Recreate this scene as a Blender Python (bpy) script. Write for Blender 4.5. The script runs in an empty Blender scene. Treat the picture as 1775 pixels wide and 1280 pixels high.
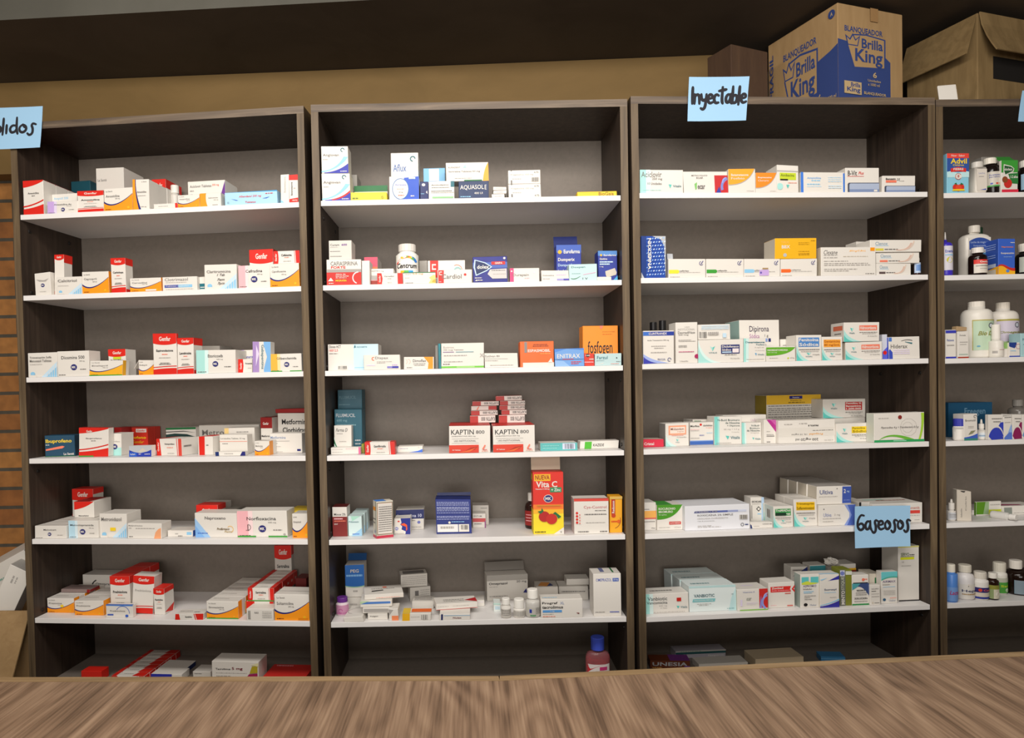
import bpy, bmesh, math, random
from mathutils import Matrix, Vector
random.seed(7)
C = bpy.context.scene.collection
scene = bpy.context.scene
R = math.radians

# ---------------------------------------------------------------- camera, world, lights, exposure
IW, IH, F = 1775, 1280, 1250.0
PITCH, ROLL, CX, CY, EYE = 0.02496, -0.02199, -72.70, 55.77, 1.50
_w = Vector((0, math.cos(PITCH), -math.sin(PITCH)))
_u = Vector((0, math.sin(PITCH), math.cos(PITCH)))
_r = Vector((1, 0, 0))
CR = math.cos(ROLL) * _r + math.sin(ROLL) * _u
CU = -math.sin(ROLL) * _r + math.cos(ROLL) * _u
CAM = Vector((0, 0, EYE))
cd = bpy.data.cameras.new('camera')
cam = bpy.data.objects.new('camera', cd)
C.objects.link(cam)
cam.matrix_world = Matrix(((CR.x, CU.x, -_w.x, 0), (CR.y, CU.y, -_w.y, 0), (CR.z, CU.z, -_w.z, EYE), (0, 0, 0, 1)))
cd.sensor_width = 36
cd.lens = F / IW * 36
cd.shift_x = -CX / IW
cd.shift_y = CY / IW
cd.clip_start = .05
scene.camera = cam

world = bpy.data.worlds.new('room_ambient')
scene.world = world
world.use_nodes = True
world.node_tree.nodes['Background'].inputs[0].default_value = (1.0, .93, .84, 1)
world.node_tree.nodes['Background'].inputs[1].default_value = .13


def area(name, loc, target, sx, sy, power, col):
    l = bpy.data.lights.new(name, 'AREA')
    l.shape = 'RECTANGLE'
    l.size, l.size_y, l.energy, l.color = sx, sy, power, col
    o = bpy.data.objects.new(name, l)
    C.objects.link(o)
    o.location = loc
    o.rotation_euler = (Vector(target) - Vector(loc)).to_track_quat('-Z', 'Y').to_euler()
    return o


WARM = (1.0, .945, .88)
area('ceiling_lamp_behind_counter', (-.1, -.35, 2.46), (-.05, 1.9, 1.2), 1.3, .5, 19, WARM)
area('added_frontal_fill', (-.1, -2.56, 1.55), (-.1, 2, 1.45), 2.2, 1.4, 68, (1.0, .955, .90))  # added soft fill from behind the camera, brightens the shelf fronts
area('ceiling_lamp_over_aisle', (-.1, .82, 2.50), (-.1, 1.85, .75), 2.4, .25, 24, WARM)

scene.view_settings.view_transform = 'Standard'
scene.view_settings.look = 'None'
scene.view_settings.exposure = 0.08
scene.view_settings.gamma = 1.0
scene.view_settings.use_curve_mapping = False

# ---------------------------------------------------------------- materials
PAL = dict(w='#e2ddd5', wl='#d3cec6', k='#1c1a1b', g='#726e6b', gl='#aca7a2', r='#d6261b', rd='#8f1716', o='#f4981c', ol='#f8b95c', or_='#ee6a2c',
           n='#22246f', b='#2c5cc0', bd='#1b2f69', b2='#2f37a8', lb='#8ec6e8', ll='#c3def0', t='#5fc4ba', tl='#a9ded8', td='#1f6a78', tk='#174b58',
           gr='#3d9b38', gd='#1c6b3a', ly='#c4d434', y='#f2cf2a', ye='#eab221', p='#69308a', pk='#f0b4ba', pp='#f7dadb', li='#c5a6df', lp='#e0d3ee', mg='#b22f8a',
           cy='#3a9fd6', br='#7a3a1c', tan='#a98a5c', si='#b9bcc0', ol2='#6d7a1f', hp='#e0457b', sal='#ec7d63', bg='#cdc4b4')
MATS = {}


def lin(h):
    h = h.lstrip('#')
    v = [int(h[i:i + 2], 16) / 255 for i in (0, 2, 4)]
    return tuple(x / 12.92 if x <= .04045 else ((x + .055) / 1.055) ** 2.4 for x in v) + (1,)


def mat(key, rough=.42, metal=0, alpha=None, noise=True):
    k = (key, rough, metal, alpha)
    if k in MATS:
        return MATS[k]
    m = bpy.data.materials.new('printed_card_' + str(key).strip('#') if rough == .42 else 'surface_' + str(key).strip('#'))
    m.use_nodes = True
    nt = m.node_tree
    b = nt.nodes['Principled BSDF']
    col = lin(PAL.get(key, key))
    b.inputs['Base Color'].default_value = col
    b.inputs['Metallic'].default_value = metal
    b.inputs['Roughness'].default_value = rough
    b.inputs['Specular IOR Level'].default_value = .35
    if noise:
        tc = nt.nodes.new('ShaderNodeTexCoord')
        n = nt.nodes.new('ShaderNodeTexNoise')
        n.inputs['Scale'].default_value = 35
        n.inputs['Detail'].default_value = 3
        mr = nt.nodes.new('ShaderNodeMapRange')
        mr.inputs['To Min'].default_value = rough - .07
        mr.inputs['To Max'].default_value = rough + .1
        nt.links.new(tc.outputs['Object'], n.inputs['Vector'])
        nt.links.new(n.outputs['Fac'], mr.inputs['Value'])
        nt.links.new(mr.outputs[0], b.inputs['Roughness'])
    if alpha:
        b.inputs['Transmission Weight'].default_value = alpha
        b.inputs['IOR'].default_value = 1.35
    MATS[k] = m
    return m


def grain(name, stretch, c0, c1, c2, freq=1.0, rough=.45, rings=0):
    m = bpy.data.materials.new(name)
    m.use_nodes = True
    nt = m.node_tree
    N, L = nt.nodes, nt.links
    b = N['Principled BSDF']
    b.inputs['Roughness'].default_value = rough
    b.inputs['Specular IOR Level'].default_value = .3
    tc = N.new('ShaderNodeTexCoord')
    mp = N.new('ShaderNodeMapping')
    mp.inputs['Scale'].default_value = stretch
    L.new(tc.outputs['Object'], mp.inputs['Vector'])
    n1 = N.new('ShaderNodeTexNoise')
    n1.inputs['Scale'].default_value = 1.0 * freq
    n1.inputs['Detail'].default_value = 6
    n1.inputs['Roughness'].default_value = .62
    n1.inputs['Distortion'].default_value = .6
    L.new(mp.outputs[0], n1.inputs['Vector'])
    fac = n1.outputs['Fac']
    if rings:
        big = N.new('ShaderNodeTexNoise')
        big.inputs['Scale'].default_value = rings
        big.inputs['Detail'].default_value = 1.5
        big.inputs['Distortion'].default_value = .5
        mp2 = N.new('ShaderNodeMapping')
        mp2.inputs['Scale'].default_value = (1, .30, 1)
        L.new(tc.outputs['Object'], mp2.inputs['Vector'])
        L.new(mp2.outputs[0], big.inputs['Vector'])
        mul = N.new('ShaderNodeMath')
        mul.operation = 'MULTIPLY'
        mul.inputs[1].default_value = 62
        L.new(big.outputs['Fac'], mul.inputs[0])
        sn = N.new('ShaderNodeMath')
        sn.operation = 'SINE'
        L.new(mul.outputs[0], sn.inputs[0])
        ma = N.new('ShaderNodeMath')
        ma.operation = 'MULTIPLY_ADD'
        ma.inputs[1].default_value = .115
        L.new(sn.outputs[0], ma.inputs[0])
        L.new(n1.outputs['Fac'], ma.inputs[2])
        fac = ma.outputs[0]
    cr = N.new('ShaderNodeValToRGB')
    cr.color_ramp.elements[0].position = .32
    cr.color_ramp.elements[0].color = lin(c0)
    cr.color_ramp.elements[1].position = .70
    cr.color_ramp.elements[1].color = lin(c2)
    e = cr.color_ramp.elements.new(.5)
    e.color = lin(c1)
    L.new(fac, cr.inputs[0])
    L.new(cr.outputs[0], b.inputs['Base Color'])
    bp = N.new('ShaderNodeBump')
    bp.inputs['Strength'].default_value = .08
    L.new(fac, bp.inputs['Height'])
    L.new(bp.outputs[0], b.inputs['Normal'])
    return m


WOOD_V = grain('dark_laminate_upright', (60, 60, 3), '#4a3d2e', '#63533f', '#7a684f')
WOOD_SHADE = grain('shade_painted_laminate', (60, 60, 3), '#2f2620', '#3b3028', '#483c32')  # darker copy of the laminate: grazing shade on the panels put into colour
WOOD_H = grain('dark_laminate_lying', (3, 60, 60), '#4d423a', '#695b4d', '#82715f')
BACKM = grain('grey_brown_backing', (70, 70, 70), '#797067', '#7d746b', '#81776e', rough=.5)
MELA = mat('#e9e6e4', rough=.38)


def desk_mat():
    m = bpy.data.materials.new('walnut_laminate_top')
    m.use_nodes = True
    nt = m.node_tree
    N, L = nt.nodes, nt.links
    b = N['Principled BSDF']
    b.inputs['Roughness'].default_value = .5
    b.inputs['Specular IOR Level'].default_value = .3
    tc = N.new('ShaderNodeTexCoord')

    def noise(sc, det, dist=0.0):
        mp = N.new('ShaderNodeMapping')
        mp.inputs['Scale'].default_value = sc
        L.new(tc.outputs['Object'], mp.inputs['Vector'])
        n = N.new('ShaderNodeTexNoise')
        n.inputs['Scale'].default_value = 1
        n.inputs['Detail'].default_value = det
        n.inputs['Distortion'].default_value = dist
        L.new(mp.outputs[0], n.inputs['Vector'])
        return n.outputs['Fac']

    def math_(op, a, v, c=None):
        q = N.new('ShaderNodeMath')
        q.operation = op
        for k, x in enumerate((a, v, c)):
            if x is None:
                continue
            if isinstance(x, (int, float)):
                q.inputs[k].default_value = x
            else:
                L.new(x, q.inputs[k])
        return q.outputs[0]
    low = noise((7, 1.5, 1), 1.2, .15)
    ring = math_('SINE', math_('MULTIPLY', low, 62), None)
    fib = noise((230, 7, 10), 3)
    med = noise((40, 2.0, 10), 3)
    amp = math_('MULTIPLY', noise((9, 3, 1), 0), .15)
    f = math_('ADD', math_('MULTIPLY_ADD', ring, amp, .5), math_('MULTIPLY', math_('SUBTRACT', fib, .5), .75))
    f = math_('ADD', f, math_('MULTIPLY', math_('SUBTRACT', med, .5), .8))
    cr = N.new('ShaderNodeValToRGB')
    for k, (p, col) in enumerate(((.22, '#5f4a39'), (.5, '#866c56'), (.8, '#a2876e'))):
        e = cr.color_ramp.elements[k] if k < 2 else cr.color_ramp.elements.new(p)
        e.position = p
        e.color = lin(col)
    L.new(f, cr.inputs[0])
    L.new(cr.outputs[0], b.inputs['Base Color'])
    return m


DESK = desk_mat()
EDGE = grain('walnut_edge_strip', (3, 60, 60), '#806849', '#927856', '#a48966')
KRAFT = grain('kraft_cardboard', (40, 40, 6), '#9a7c55', '#a1835b', '#a88a62', rough=.75)
KRAFT_DIM = grain('kraft_cardboard_dimmed', (40, 40, 6), '#77613f', '#826b47', '#8d754f', rough=.75)  # darker copy of the kraft, dimmer light put into the colour
PLASTER = grain('tan_painted_band', (3, 3, 6), '#735b34', '#796038', '#80663d', rough=.7)
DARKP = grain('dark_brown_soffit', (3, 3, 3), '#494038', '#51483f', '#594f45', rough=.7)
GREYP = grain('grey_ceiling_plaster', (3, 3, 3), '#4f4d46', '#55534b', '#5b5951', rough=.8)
WALLP = mat('#b9ae9c', rough=.8)
FLOORM = mat('#8d7f70', rough=.6)


def brick_mat():
    m = bpy.data.materials.new('orange_brick')
    m.use_nodes = True
    nt = m.node_tree
    N, L = nt.nodes, nt.links
    b = N['Principled BSDF']
    b.inputs['Roughness'].default_value = .85
    tc = N.new('ShaderNodeTexCoord')
    sp = N.new('ShaderNodeSeparateXYZ')
    cb = N.new('ShaderNodeCombineXYZ')
    L.new(tc.outputs['Object'], sp.inputs[0])
    L.new(sp.outputs[0], cb.inputs[0])
    L.new(sp.outputs[2], cb.inputs[1])
    br = N.new('ShaderNodeTexBrick')
    br.inputs['Color1'].default_value = lin('#a5713a')
    br.inputs['Color2'].default_value = lin('#8a562b')
    br.inputs['Mortar'].default_value = lin('#4c463b')
    br.inputs['Scale'].default_value = 1
    br.inputs['Brick Width'].default_value = .21
    br.inputs['Row Height'].default_value = .0625
    br.inputs['Mortar Size'].default_value = .006
    br.inputs['Mortar Smooth'].default_value = .2
    L.new(cb.outputs[0], br.inputs['Vector'])
    ns = N.new('ShaderNodeTexNoise')
    ns.inputs['Scale'].default_value = 30
    L.new(tc.outputs['Object'], ns.inputs['Vector'])
    mx = N.new('ShaderNodeMix')
    mx.data_type = 'RGBA'
    mx.blend_type = 'OVERLAY'
    mx.inputs[0].default_value = .45
    L.new(br.outputs['Color'], mx.inputs[6])
    L.new(ns.outputs['Fac'], mx.inputs[7])
    L.new(mx.outputs[2], b.inputs['Base Color'])
    bp = N.new('ShaderNodeBump')
    bp.inputs['Strength'].default_value = .6
    bp.invert = True
    L.new(br.outputs['Fac'], bp.inputs['Height'])
    L.new(bp.outputs[0], b.inputs['Normal'])
    return m


BRICK = brick_mat()


# ---------------------------------------------------------------- mesh helpers
def add_box(bm, x0, x1, y0, y1, z0, z1, mi=0, bev=0):
    vs = [bm.verts.new(p) for p in ((x0, y0, z0), (x1, y0, z0), (x1, y1, z0), (x0, y1, z0), (x0, y0, z1), (x1, y0, z1), (x1, y1, z1), (x0, y1, z1))]
    fs = [bm.faces.new([vs[i] for i in q]) for q in ((3, 2, 1, 0), (4, 5, 6, 7), (0, 1, 5, 4), (1, 2, 6, 5), (2, 3, 7, 6), (3, 0, 4, 7))]
    for f in fs:
        f.material_index = mi
    if bev:
        es = list({e for f in fs for e in f.edges})
        bmesh.ops.bevel(bm, geom=es, offset=bev, segments=2, affect='EDGES', profile=.5)
    return fs


def finish(name, bm, mats, parent=None, M=None, smooth=False, kind=None):
    me = bpy.data.meshes.new(name)
    bm.normal_update()
    bm.to_mesh(me)
    bm.free()
    for m in (mats if isinstance(mats, (list, tuple)) else [mats]):
        me.materials.append(m)
    if smooth:
        for p in me.polygons:
            p.use_smooth = True
    o = bpy.data.objects.new(name, me)
    C.objects.link(o)
    if parent:
        o.parent = parent
    if M is not None:
        o.matrix_basis = M
    if kind:
        o['kind'] = kind
    return o


def tag(o, label, cat, group=None):
    o['label'] = label
    o['category'] = cat
    if group:
        o['group'] = group
    return o


def boxobj(name, x0, x1, y0, y1, z0, z1, m, parent=None, M=None, bev=0, kind=None):
    bm = bmesh.new()
    add_box(bm, x0, x1, y0, y1, z0, z1, 0, bev)
    return finish(name, bm, m, parent, M, kind=kind)


def prism(bm, pts, z0, z1, mi=0):
    a = [bm.verts.new((x, y, z0)) for x, y in pts]
    b = [bm.verts.new((x, y, z1)) for x, y in pts]
    n = len(pts)
    fs = [bm.faces.new(a[::-1]), bm.faces.new(b)]
    for i in range(n):
        fs.append(bm.faces.new((a[i], a[(i + 1) % n], b[(i + 1) % n], b[i])))
    for f in fs:
        f.material_index = mi
    bmesh.ops.recalc_face_normals(bm, faces=fs)


def ray(px, py):
    return ((px - IW / 2 - CX) / F) * CR - ((py - IH / 2 - CY) / F) * CU + _w


def on_z(px, py, z):
    d = ray(px, py)
    t = (z - EYE) / d.z
    return CAM + d * t


def on_y(px, py, y):
    d = ray(px, py)
    return CAM + d * (y / d.y)


# ---------------------------------------------------------------- the room shell (setting)
ZB = EYE + .975            # underside of the beam above the shelves
YW = 2.36
boxobj('floor', -2.6, 3.4, -2.6, 2.5, -.1, 0, FLOORM, kind='structure')
boxobj('ceiling', -2.6, 3.4, -2.6, 2.5, 2.62, 2.72, GREYP, kind='structure')
boxobj('wall_back', -2.6, 3.4, YW, YW + .14, 0, 2.62, BRICK, kind='structure')
boxobj('wall_left', -2.74, -2.6, -2.6, 2.5, 0, 2.62, WALLP, kind='structure')
boxobj('wall_right', 3.4, 3.54, -2.6, 2.5, 0, 2.62, WALLP, kind='structure')
boxobj('wall_front', -2.6, 3.4, -2.74, -2.6, 0, 2.62, WALLP, kind='structure')
bm = bmesh.new()           # added window frame around the fill light, unseen behind the camera
for a in ((-1.28, 1.08, .78, .84), (-1.28, 1.08, 2.26, 2.32), (-1.28, -1.22, .84, 2.26), (1.02, 1.08, .84, 2.26), (-.13, -.07, .84, 2.26)):
    add_box(bm, a[0], a[1], -2.6, -2.575, a[2], a[3])
finish('added_window_frame', bm, mat('#d8d4cc', rough=.5), kind='structure')
bm = bmesh.new()           # tan band high on the wall behind the bookcases
xa, xb = -2.6, .766
ya, yb = 2.29 + .0398 * 1.11, 2.20
prism(bm, [(xa, ya), (xb, yb), (xb, YW - .001), (xa, YW - .001)], EYE + .69, ZB - .001)
finish('trim_1', bm, PLASTER, kind='structure')
bm = bmesh.new()           # dark beam over the bookcases
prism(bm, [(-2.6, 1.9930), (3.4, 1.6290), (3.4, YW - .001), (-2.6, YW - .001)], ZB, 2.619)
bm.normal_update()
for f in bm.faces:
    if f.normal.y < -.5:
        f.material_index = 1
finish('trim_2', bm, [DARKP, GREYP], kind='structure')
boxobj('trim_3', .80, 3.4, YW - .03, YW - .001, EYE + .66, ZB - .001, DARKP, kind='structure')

# ---------------------------------------------------------------- bookcases
WD, DEP, ZT, ZF = .80, .2574, .7116, -.8024
ZS = [.47074, .2567, .03883, -.17876, -.39541, -.60917, ZF]
TH, TP = .0134, .0185
CABS = dict(A=(-.80488, 1.88778, -.09902, .00166, .0016), B=(.01175, 1.84142, .00241, -.00074, .00313),
            C=(.81867, 1.85602, .0667, -.00021, .00016), D=(1.6276, 1.90853, .04339, -.00071, -.00324))
MC, CAML, MCI = {}, {}, {}
for c, (x, y, yaw, zo, ro) in CABS.items():
    cy, sy, cr_, sr = math.cos(yaw), math.sin(yaw), math.cos(ro), math.sin(ro)
    U = Vector((cr_ * cy, cr_ * sy, -sr))
    D = Vector((-sy, cy, 0))
    Z = Vector((sr * cy, sr * sy, cr_))
    x0 = x + .4 * 0
    O = Vector((x, y, zo + EYE)) - U * (WD / 2)
    if c == 'D':
        pass
    MC[c] = Matrix(((U.x, D.x, Z.x, O.x), (U.y, D.y, Z.y, O.y), (U.z, D.z, Z.z, O.z), (0, 0, 0, 1)))
    MCI[c] = MC[c].inverted()
    CAML[c] = MCI[c] @ CAM


def lray(c, px, py):
    return MCI[c].to_3x3() @ ray(px, py)


def P(c, px, py, d):
    v = lray(c, px, py)
    o = CAML[c]
    t = (d - o.y) / v.y
    return o.x + v.x * t, o.z + v.z * t


def PS(c, px, py, z):
    v = lray(c, px, py)
    o = CAML[c]
    t = (z - o.z) / v.z
    return o.x + v.x * t, o.y + v.y * t


def proj(c, u, d, z):
    q = MC[c] @ Vector((u, d, z)) - CAM
    zz = q.dot(_w)
    return IW / 2 + CX + F * q.dot(CR) / zz, IH / 2 + CY - F * q.dot(CU) / zz


CABTXT = dict(A='tall dark wood bookcase beside the brick wall', B='second tall dark bookcase from the brick wall, holding the spired stack of small red cartons',
              C='third tall dark bookcase with the blue printed carton on its top', D='fourth tall dark bookcase, cut by the edge, with bottles on its shelves')
CABTXT['B'] = 'second tall dark wood bookcase from the brick wall'


def bookcase(c):
    r = bpy.data.objects.new('bookcase', None)
    C.objects.link(r)
    fl = -EYE - CABS[c][3] + .004
    r.matrix_world = MC[c] @ Matrix.Translation((WD / 2, DEP / 2, fl))
    tag(r, CABTXT[c], 'bookcase', 'tall dark bookcases along the back wall')
    inv = Matrix.Translation((-WD / 2, -DEP / 2, -fl))
    back = DEP + .012
    for s in (0, 1):
        bm = bmesh.new()
        f = lambda q: (q, -q)[0]
        if s == 0:
            pts = [(0, 0), (TP, 0), (TP, back), (.0065, back)]
        else:
            pts = [(WD - TP, 0), (WD, 0), (WD - .0065, back), (WD - TP, back)]
        prism(bm, pts, fl, ZT - TP)
        finish('side_panel', bm, WOOD_SHADE, r, inv)
        boxobj('lit_edge_strip', 0 if s == 0 else WD - TP, TP if s == 0 else WD, -.0012, -.0001, fl, ZT - TP - .0002, WOOD_V, r, inv)  # lighter strip: light falling on the front edges painted in
    bm = bmesh.new()
    prism(bm, [(0, 0), (WD, 0), (WD - .0065, back), (.0065, back)], ZT - TP, ZT)
    finish('top_panel', bm, WOOD_SHADE, r, inv)
    boxobj('lit_edge_strip', 0, WD, -.0012, -.0001, ZT - TP, ZT, WOOD_H, r, inv)  # same painted-in lighter front edge for the top panel
    boxobj('back_panel', TP, WD - TP, DEP, DEP + .01, fl, ZT - TP, BACKM, r, inv)
    for i in range(6):
        boxobj('shelf', TP + .0008, WD - TP - .0008, .0015, DEP - .0005, ZS[i] - TH, ZS[i], MELA, r, inv, bev=.0008)
    boxobj('bottom_shelf', TP, WD - TP, .0015, DEP - .0005, ZF - .018, ZF, BACKM, r, inv)
    boxobj('plinth', TP, WD - TP, .02, .036, fl, ZF - .018, WOOD_H, r, inv)
    for i in range(6):
        for s in (0, 1):
            for d in (.035, .2):
                for dz in (-.012, .012 if (i + s) % 3 else -.03):
                    bm = bmesh.new()
                    u = TP if s == 0 else WD - TP
                    bmesh.ops.create_cone(bm, cap_ends=True, segments=10, radius1=.0052, radius2=.0045, depth=.0024,
                                          matrix=Matrix.Translation((u + (.0012 if s == 0 else -.0012), d, ZS[i] + dz + (-.0075 if dz < 0 else 0) - (TH if dz < 0 else 0) * .0)) @ Matrix.Rotation(R(90 if s == 0 else -90), 4, 'Y'))
                    if dz > 0 or dz < -.02:
                        finish('shelf_pin', bm, mat('#1a1614', rough=.5), r, inv)
                    else:
                        bm.free()
    return r


CASE = {c: bookcase(c) for c in 'ABCD'}

# ---------------------------------------------------------------- counter
ZK = EYE - .52


fa, fb, fc = on_z(-500, 1184, ZK).xy, on_z(866, 1181, ZK).xy, on_z(2250, 1116, ZK).xy
counter = bpy.data.objects.new('counter', None)
C.objects.link(counter)
counter.location = (fb.x, .8, 0)
tag(counter, 'walnut laminate counter with a bent far edge, standing before the bookcases', 'counter')
CINV = Matrix.Translation((-fb.x, -.8, 0))
for p, q in ((fa, fb), (fb, fc)):
    n = Vector((-(q - p).y, (q - p).x)).normalized()
    bm = bmesh.new()
    prism(bm, [(p.x, .42), (q.x, .42), tuple(q), tuple(p)], ZK - .028, ZK)
    finish('counter_top', bm, DESK, counter, CINV)
    bm = bmesh.new()
    prism(bm, [tuple(p + n * .0005), tuple(q + n * .0005), tuple(q + n * .019), tuple(p + n * .019)], ZK - .30, ZK + .001)
    finish('rear_panel', bm, EDGE, counter, CINV)
    bm = bmesh.new()
    prism(bm, [(p.x, .47), (q.x, .47), tuple(q - n * .02), tuple(p - n * .02)], 0, ZK - .0285)
    finish('cabinet_body', bm, WOOD_V, counter, CINV)

# ---------------------------------------------------------------- printed decoration
TXT = {}


def glyphs(s, st):
    k = (s, 'b' in st, 'i' in st)
    if k not in TXT:
        c = bpy.data.curves.new('print', 'FONT')
        c.body = s
        c.resolution_u = 2
        c.offset = .022 if 'b' in st else .008
        if 'i' in st:
            c.shear = .3
        o = bpy.data.objects.new('print', c)
        m = bpy.data.meshes.new_from_object(o)
        vs = [(v.co.x, v.co.y) for v in m.vertices]
        fs = [tuple(p.vertices) for p in m.polygons]
        bpy.data.objects.remove(o)
        bpy.data.curves.remove(c)
        bpy.data.meshes.remove(m)
        xs = [v[0] for v in vs] or [0, 1]
        ys = [v[1] for v in vs] or [0, 1]
        ax, ay = min(xs), min(ys)
        sx, sy = max(max(xs) - ax, 1e-4), max(max(ys) - ay, 1e-4)
        TXT[k] = ([((x - ax) / sx, (y - ay) / sy) for x, y in vs], fs)
    return TXT[k]


class Paint:
    """adds printed shapes to a mesh over a surface given by a mapping (x, y, layer) -> point"""

    def __init__(s, bm, mats, fn, asp, nsub=1):
        s.bm, s.mats, s.fn, s.asp, s.n, s.layer = bm, mats, fn, asp, nsub, 0

    def mi(s, col):
        m = mat(col)
        if m not in s.mats:
            s.mats.append(m)
        return s.mats.index(m)

    def poly(s, pts, col):
        try:
            f = s.bm.faces.new([s.bm.verts.new(s.fn(min(max(x, 0), 1), min(max(y, 0), 1), s.layer)) for x, y in pts])
            f.material_index = s.mi(col)
        except ValueError:
            pass

    def rect(s, x0, y0, x1, y1, col):
        k = max(1, int(math.ceil(s.n * abs(x1 - x0)))) if s.n > 1 else 1
        for i in range(k):
            a, b = x0 + (x1 - x0) * i / k, x0 + (x1 - x0) * (i + 1) / k
            s.poly([(a, y0), (b, y0), (b, y1), (a, y1)], col)

    def text(s, t, x0, y0, x1, y1, col, st=''):
        vs, fs = glyphs(t, st)
        w, h = x1 - x0, y1 - y0
        if 'v' in st:
            q = [(x0 + (1 - b) * w, y0 + a * h) for a, b in vs]
        elif 'd' in st:
            q = [(x0 + b * w, y1 - a * h) for a, b in vs]
        elif 'u' in st:
            q = [(x1 - a * w, y1 - b * h) for a, b in vs]
        else:
            q = [(x0 + a * w, y0 + b * h) for a, b in vs]
        bv = [s.bm.verts.new(s.fn(x, y, s.layer)) for x, y in q]
        mi = s.mi(col)
        for f in fs:
            try:
                s.bm.faces.new([bv[i] for i in f]).material_index = mi
            except ValueError:
                pass

    def run(s, art):
        rnd = random.Random(len(art))
        for a in art:
            s.layer += 1
            k = a[0]
            if k == 'r':
                s.rect(*a[1:6])
            elif k == 'p':
                s.poly(a[1], a[2])
            elif k == 'c':
                _, cx, cy, r, col = a[:5]
                ry = r * (a[5] if len(a) > 5 else 1)
                s.poly([(cx + r / s.asp * math.cos(t * math.pi / 12), cy + ry * math.sin(t * math.pi / 12)) for t in range(24)], col)
            elif k == 't':
                s.text(*a[1:])
            elif k == 'l':                       # small unreadable print: x0, x1, y, height, colour
                _, x0, x1, y, h, col = a
                x = x0
                while x < x1:
                    w = (.02 + .06 * rnd.random()) * (1 if s.asp > .7 else 1.8)
                    e = min(x + w, x1)
                    s.rect(x, y, e, y + h, col)
                    x = e + .012
            elif k == 'a':                       # arc band: cx, cy, r (of height), width, from, to (deg), colour
                _, cx, cy, r, wd, t0, t1, col = a
                n = 10
                for i in range(n):
                    ta, tb = R(t0 + (t1 - t0) * i / n), R(t0 + (t1 - t0) * (i + 1) / n)
                    q = [(cx + rr / s.asp * math.cos(t), cy + rr * math.sin(t)) for rr, t in ((r, ta), (r + wd, ta), (r + wd, tb), (r, tb))]
                    s.poly(q, col)


# ---------------------------------------------------------------- medicine boxes
PLACED = {}
SH = ['top', 'second', 'third', 'fourth', 'fifth', 'sixth', 'bottom']
CASEW = dict(A='brick-side bookcase', B='second bookcase', C='third bookcase', D='fourth bookcase')
LABELS = set()
WARN = []


def where(c, s):
    return SH[s - 1] + ' shelf of ' + CASEW[c]


def label(o, c, s, desc, cat, group=None, own=False):
    t = desc if own else desc + ', ' + where(c, s)
    if t in LABELS:
        WARN.append('DUP ' + t)
    n = len(t.replace(',', ' ').replace('-', ' ').split())
    if n > 16:
        WARN.append('LONG %d %s' % (n, t))
    LABELS.add(t)
    tag(o, t, cat, group or ('items on the ' + where(c, s)))


class B:
    pass


def aabb(q):
    c, s = math.cos(q.yaw), math.sin(q.yaw)
    pts = [(0, 0), (q.w * c, q.w * s), (-q.dep * s, q.dep * c), (q.w * c - q.dep * s, q.w * s + q.dep * c)]
    us = [q.u + a for a, b in pts]
    ds = [q.d + b for a, b in pts]
    return min(us), max(us), min(ds), max(ds), q.z, q.z + q.h


def face_paint(bm, mats, q, face, art, J):
    hw, hd, h = q.w / 2, q.dep / 2, q.h
    (a00, a10, a01, a11, n, asp) = {
        'F': (J[0], J[1], J[4], J[5], Vector((0, -1, 0)), q.w / h),
        'R': (J[1], J[2], J[5], J[6], Vector((1, 0, 0)), q.dep / h),
        'L': (J[3], J[0], J[7], J[4], Vector((-1, 0, 0)), q.dep / h),
        'T': (J[4], J[5], J[7], J[6], Vector((0, 0, 1)), q.w / q.dep)}[face]

    def fn(x, y, layer):
        return (a00 * (1 - x) + a10 * x) * (1 - y) + (a01 * (1 - x) + a11 * x) * y + n * (.00018 * (layer + 1))
    Paint(bm, mats, fn, asp).run(art)


def carton(name, q, body, art, sides=None, jit=.0012, bev=.0008):
    """one carton mesh, origin at the centre of its base"""
    rnd = random.Random(int(q.w * 1e6) + int(q.h * 1e5))
    hw, hd, h = q.w / 2, q.dep / 2, q.h
    J = [Vector(p) for p in ((-hw, -hd, 0), (hw, -hd, 0), (hw, hd, 0), (-hw, hd, 0), (-hw, -hd, h), (hw, -hd, h), (hw, hd, h), (-hw, hd, h))]
    sk, up = (rnd.random() - .5) * 2 * jit, (rnd.random() - .5) * 2 * jit
    for i in (4, 5, 6, 7):
        J[i].x += sk
        J[i].z += up * (1 if i in (5, 6) else -1) * .5
    mats = [mat(body)]
    sides = sides or {}

    def mi(k):
        m = mat(sides.get(k, body))
        if m not in mats:
            mats.append(m)
        return mats.index(m)
    bm = bmesh.new()
    vs = [bm.verts.new(p) for p in J]
    for k, idx in (('D', (3, 2, 1, 0)), ('T', (4, 5, 6, 7)), ('F', (0, 1, 5, 4)), ('R', (1, 2, 6, 5)), ('K', (2, 3, 7, 6)), ('L', (3, 0, 4, 7))):
        f = bm.faces.new([vs[i] for i in idx])
        f.material_index = mi(k) if k in sides else 0
    bmesh.ops.bevel(bm, geom=list(bm.edges), offset=min(bev, h * .1), segments=1, affect='EDGES')
    if isinstance(art, list):
        art = {'F': art}
    for k, a in art.items():
        face_paint(bm, mats, q, k, a, J)
    return finish(name, bm, mats)


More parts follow.
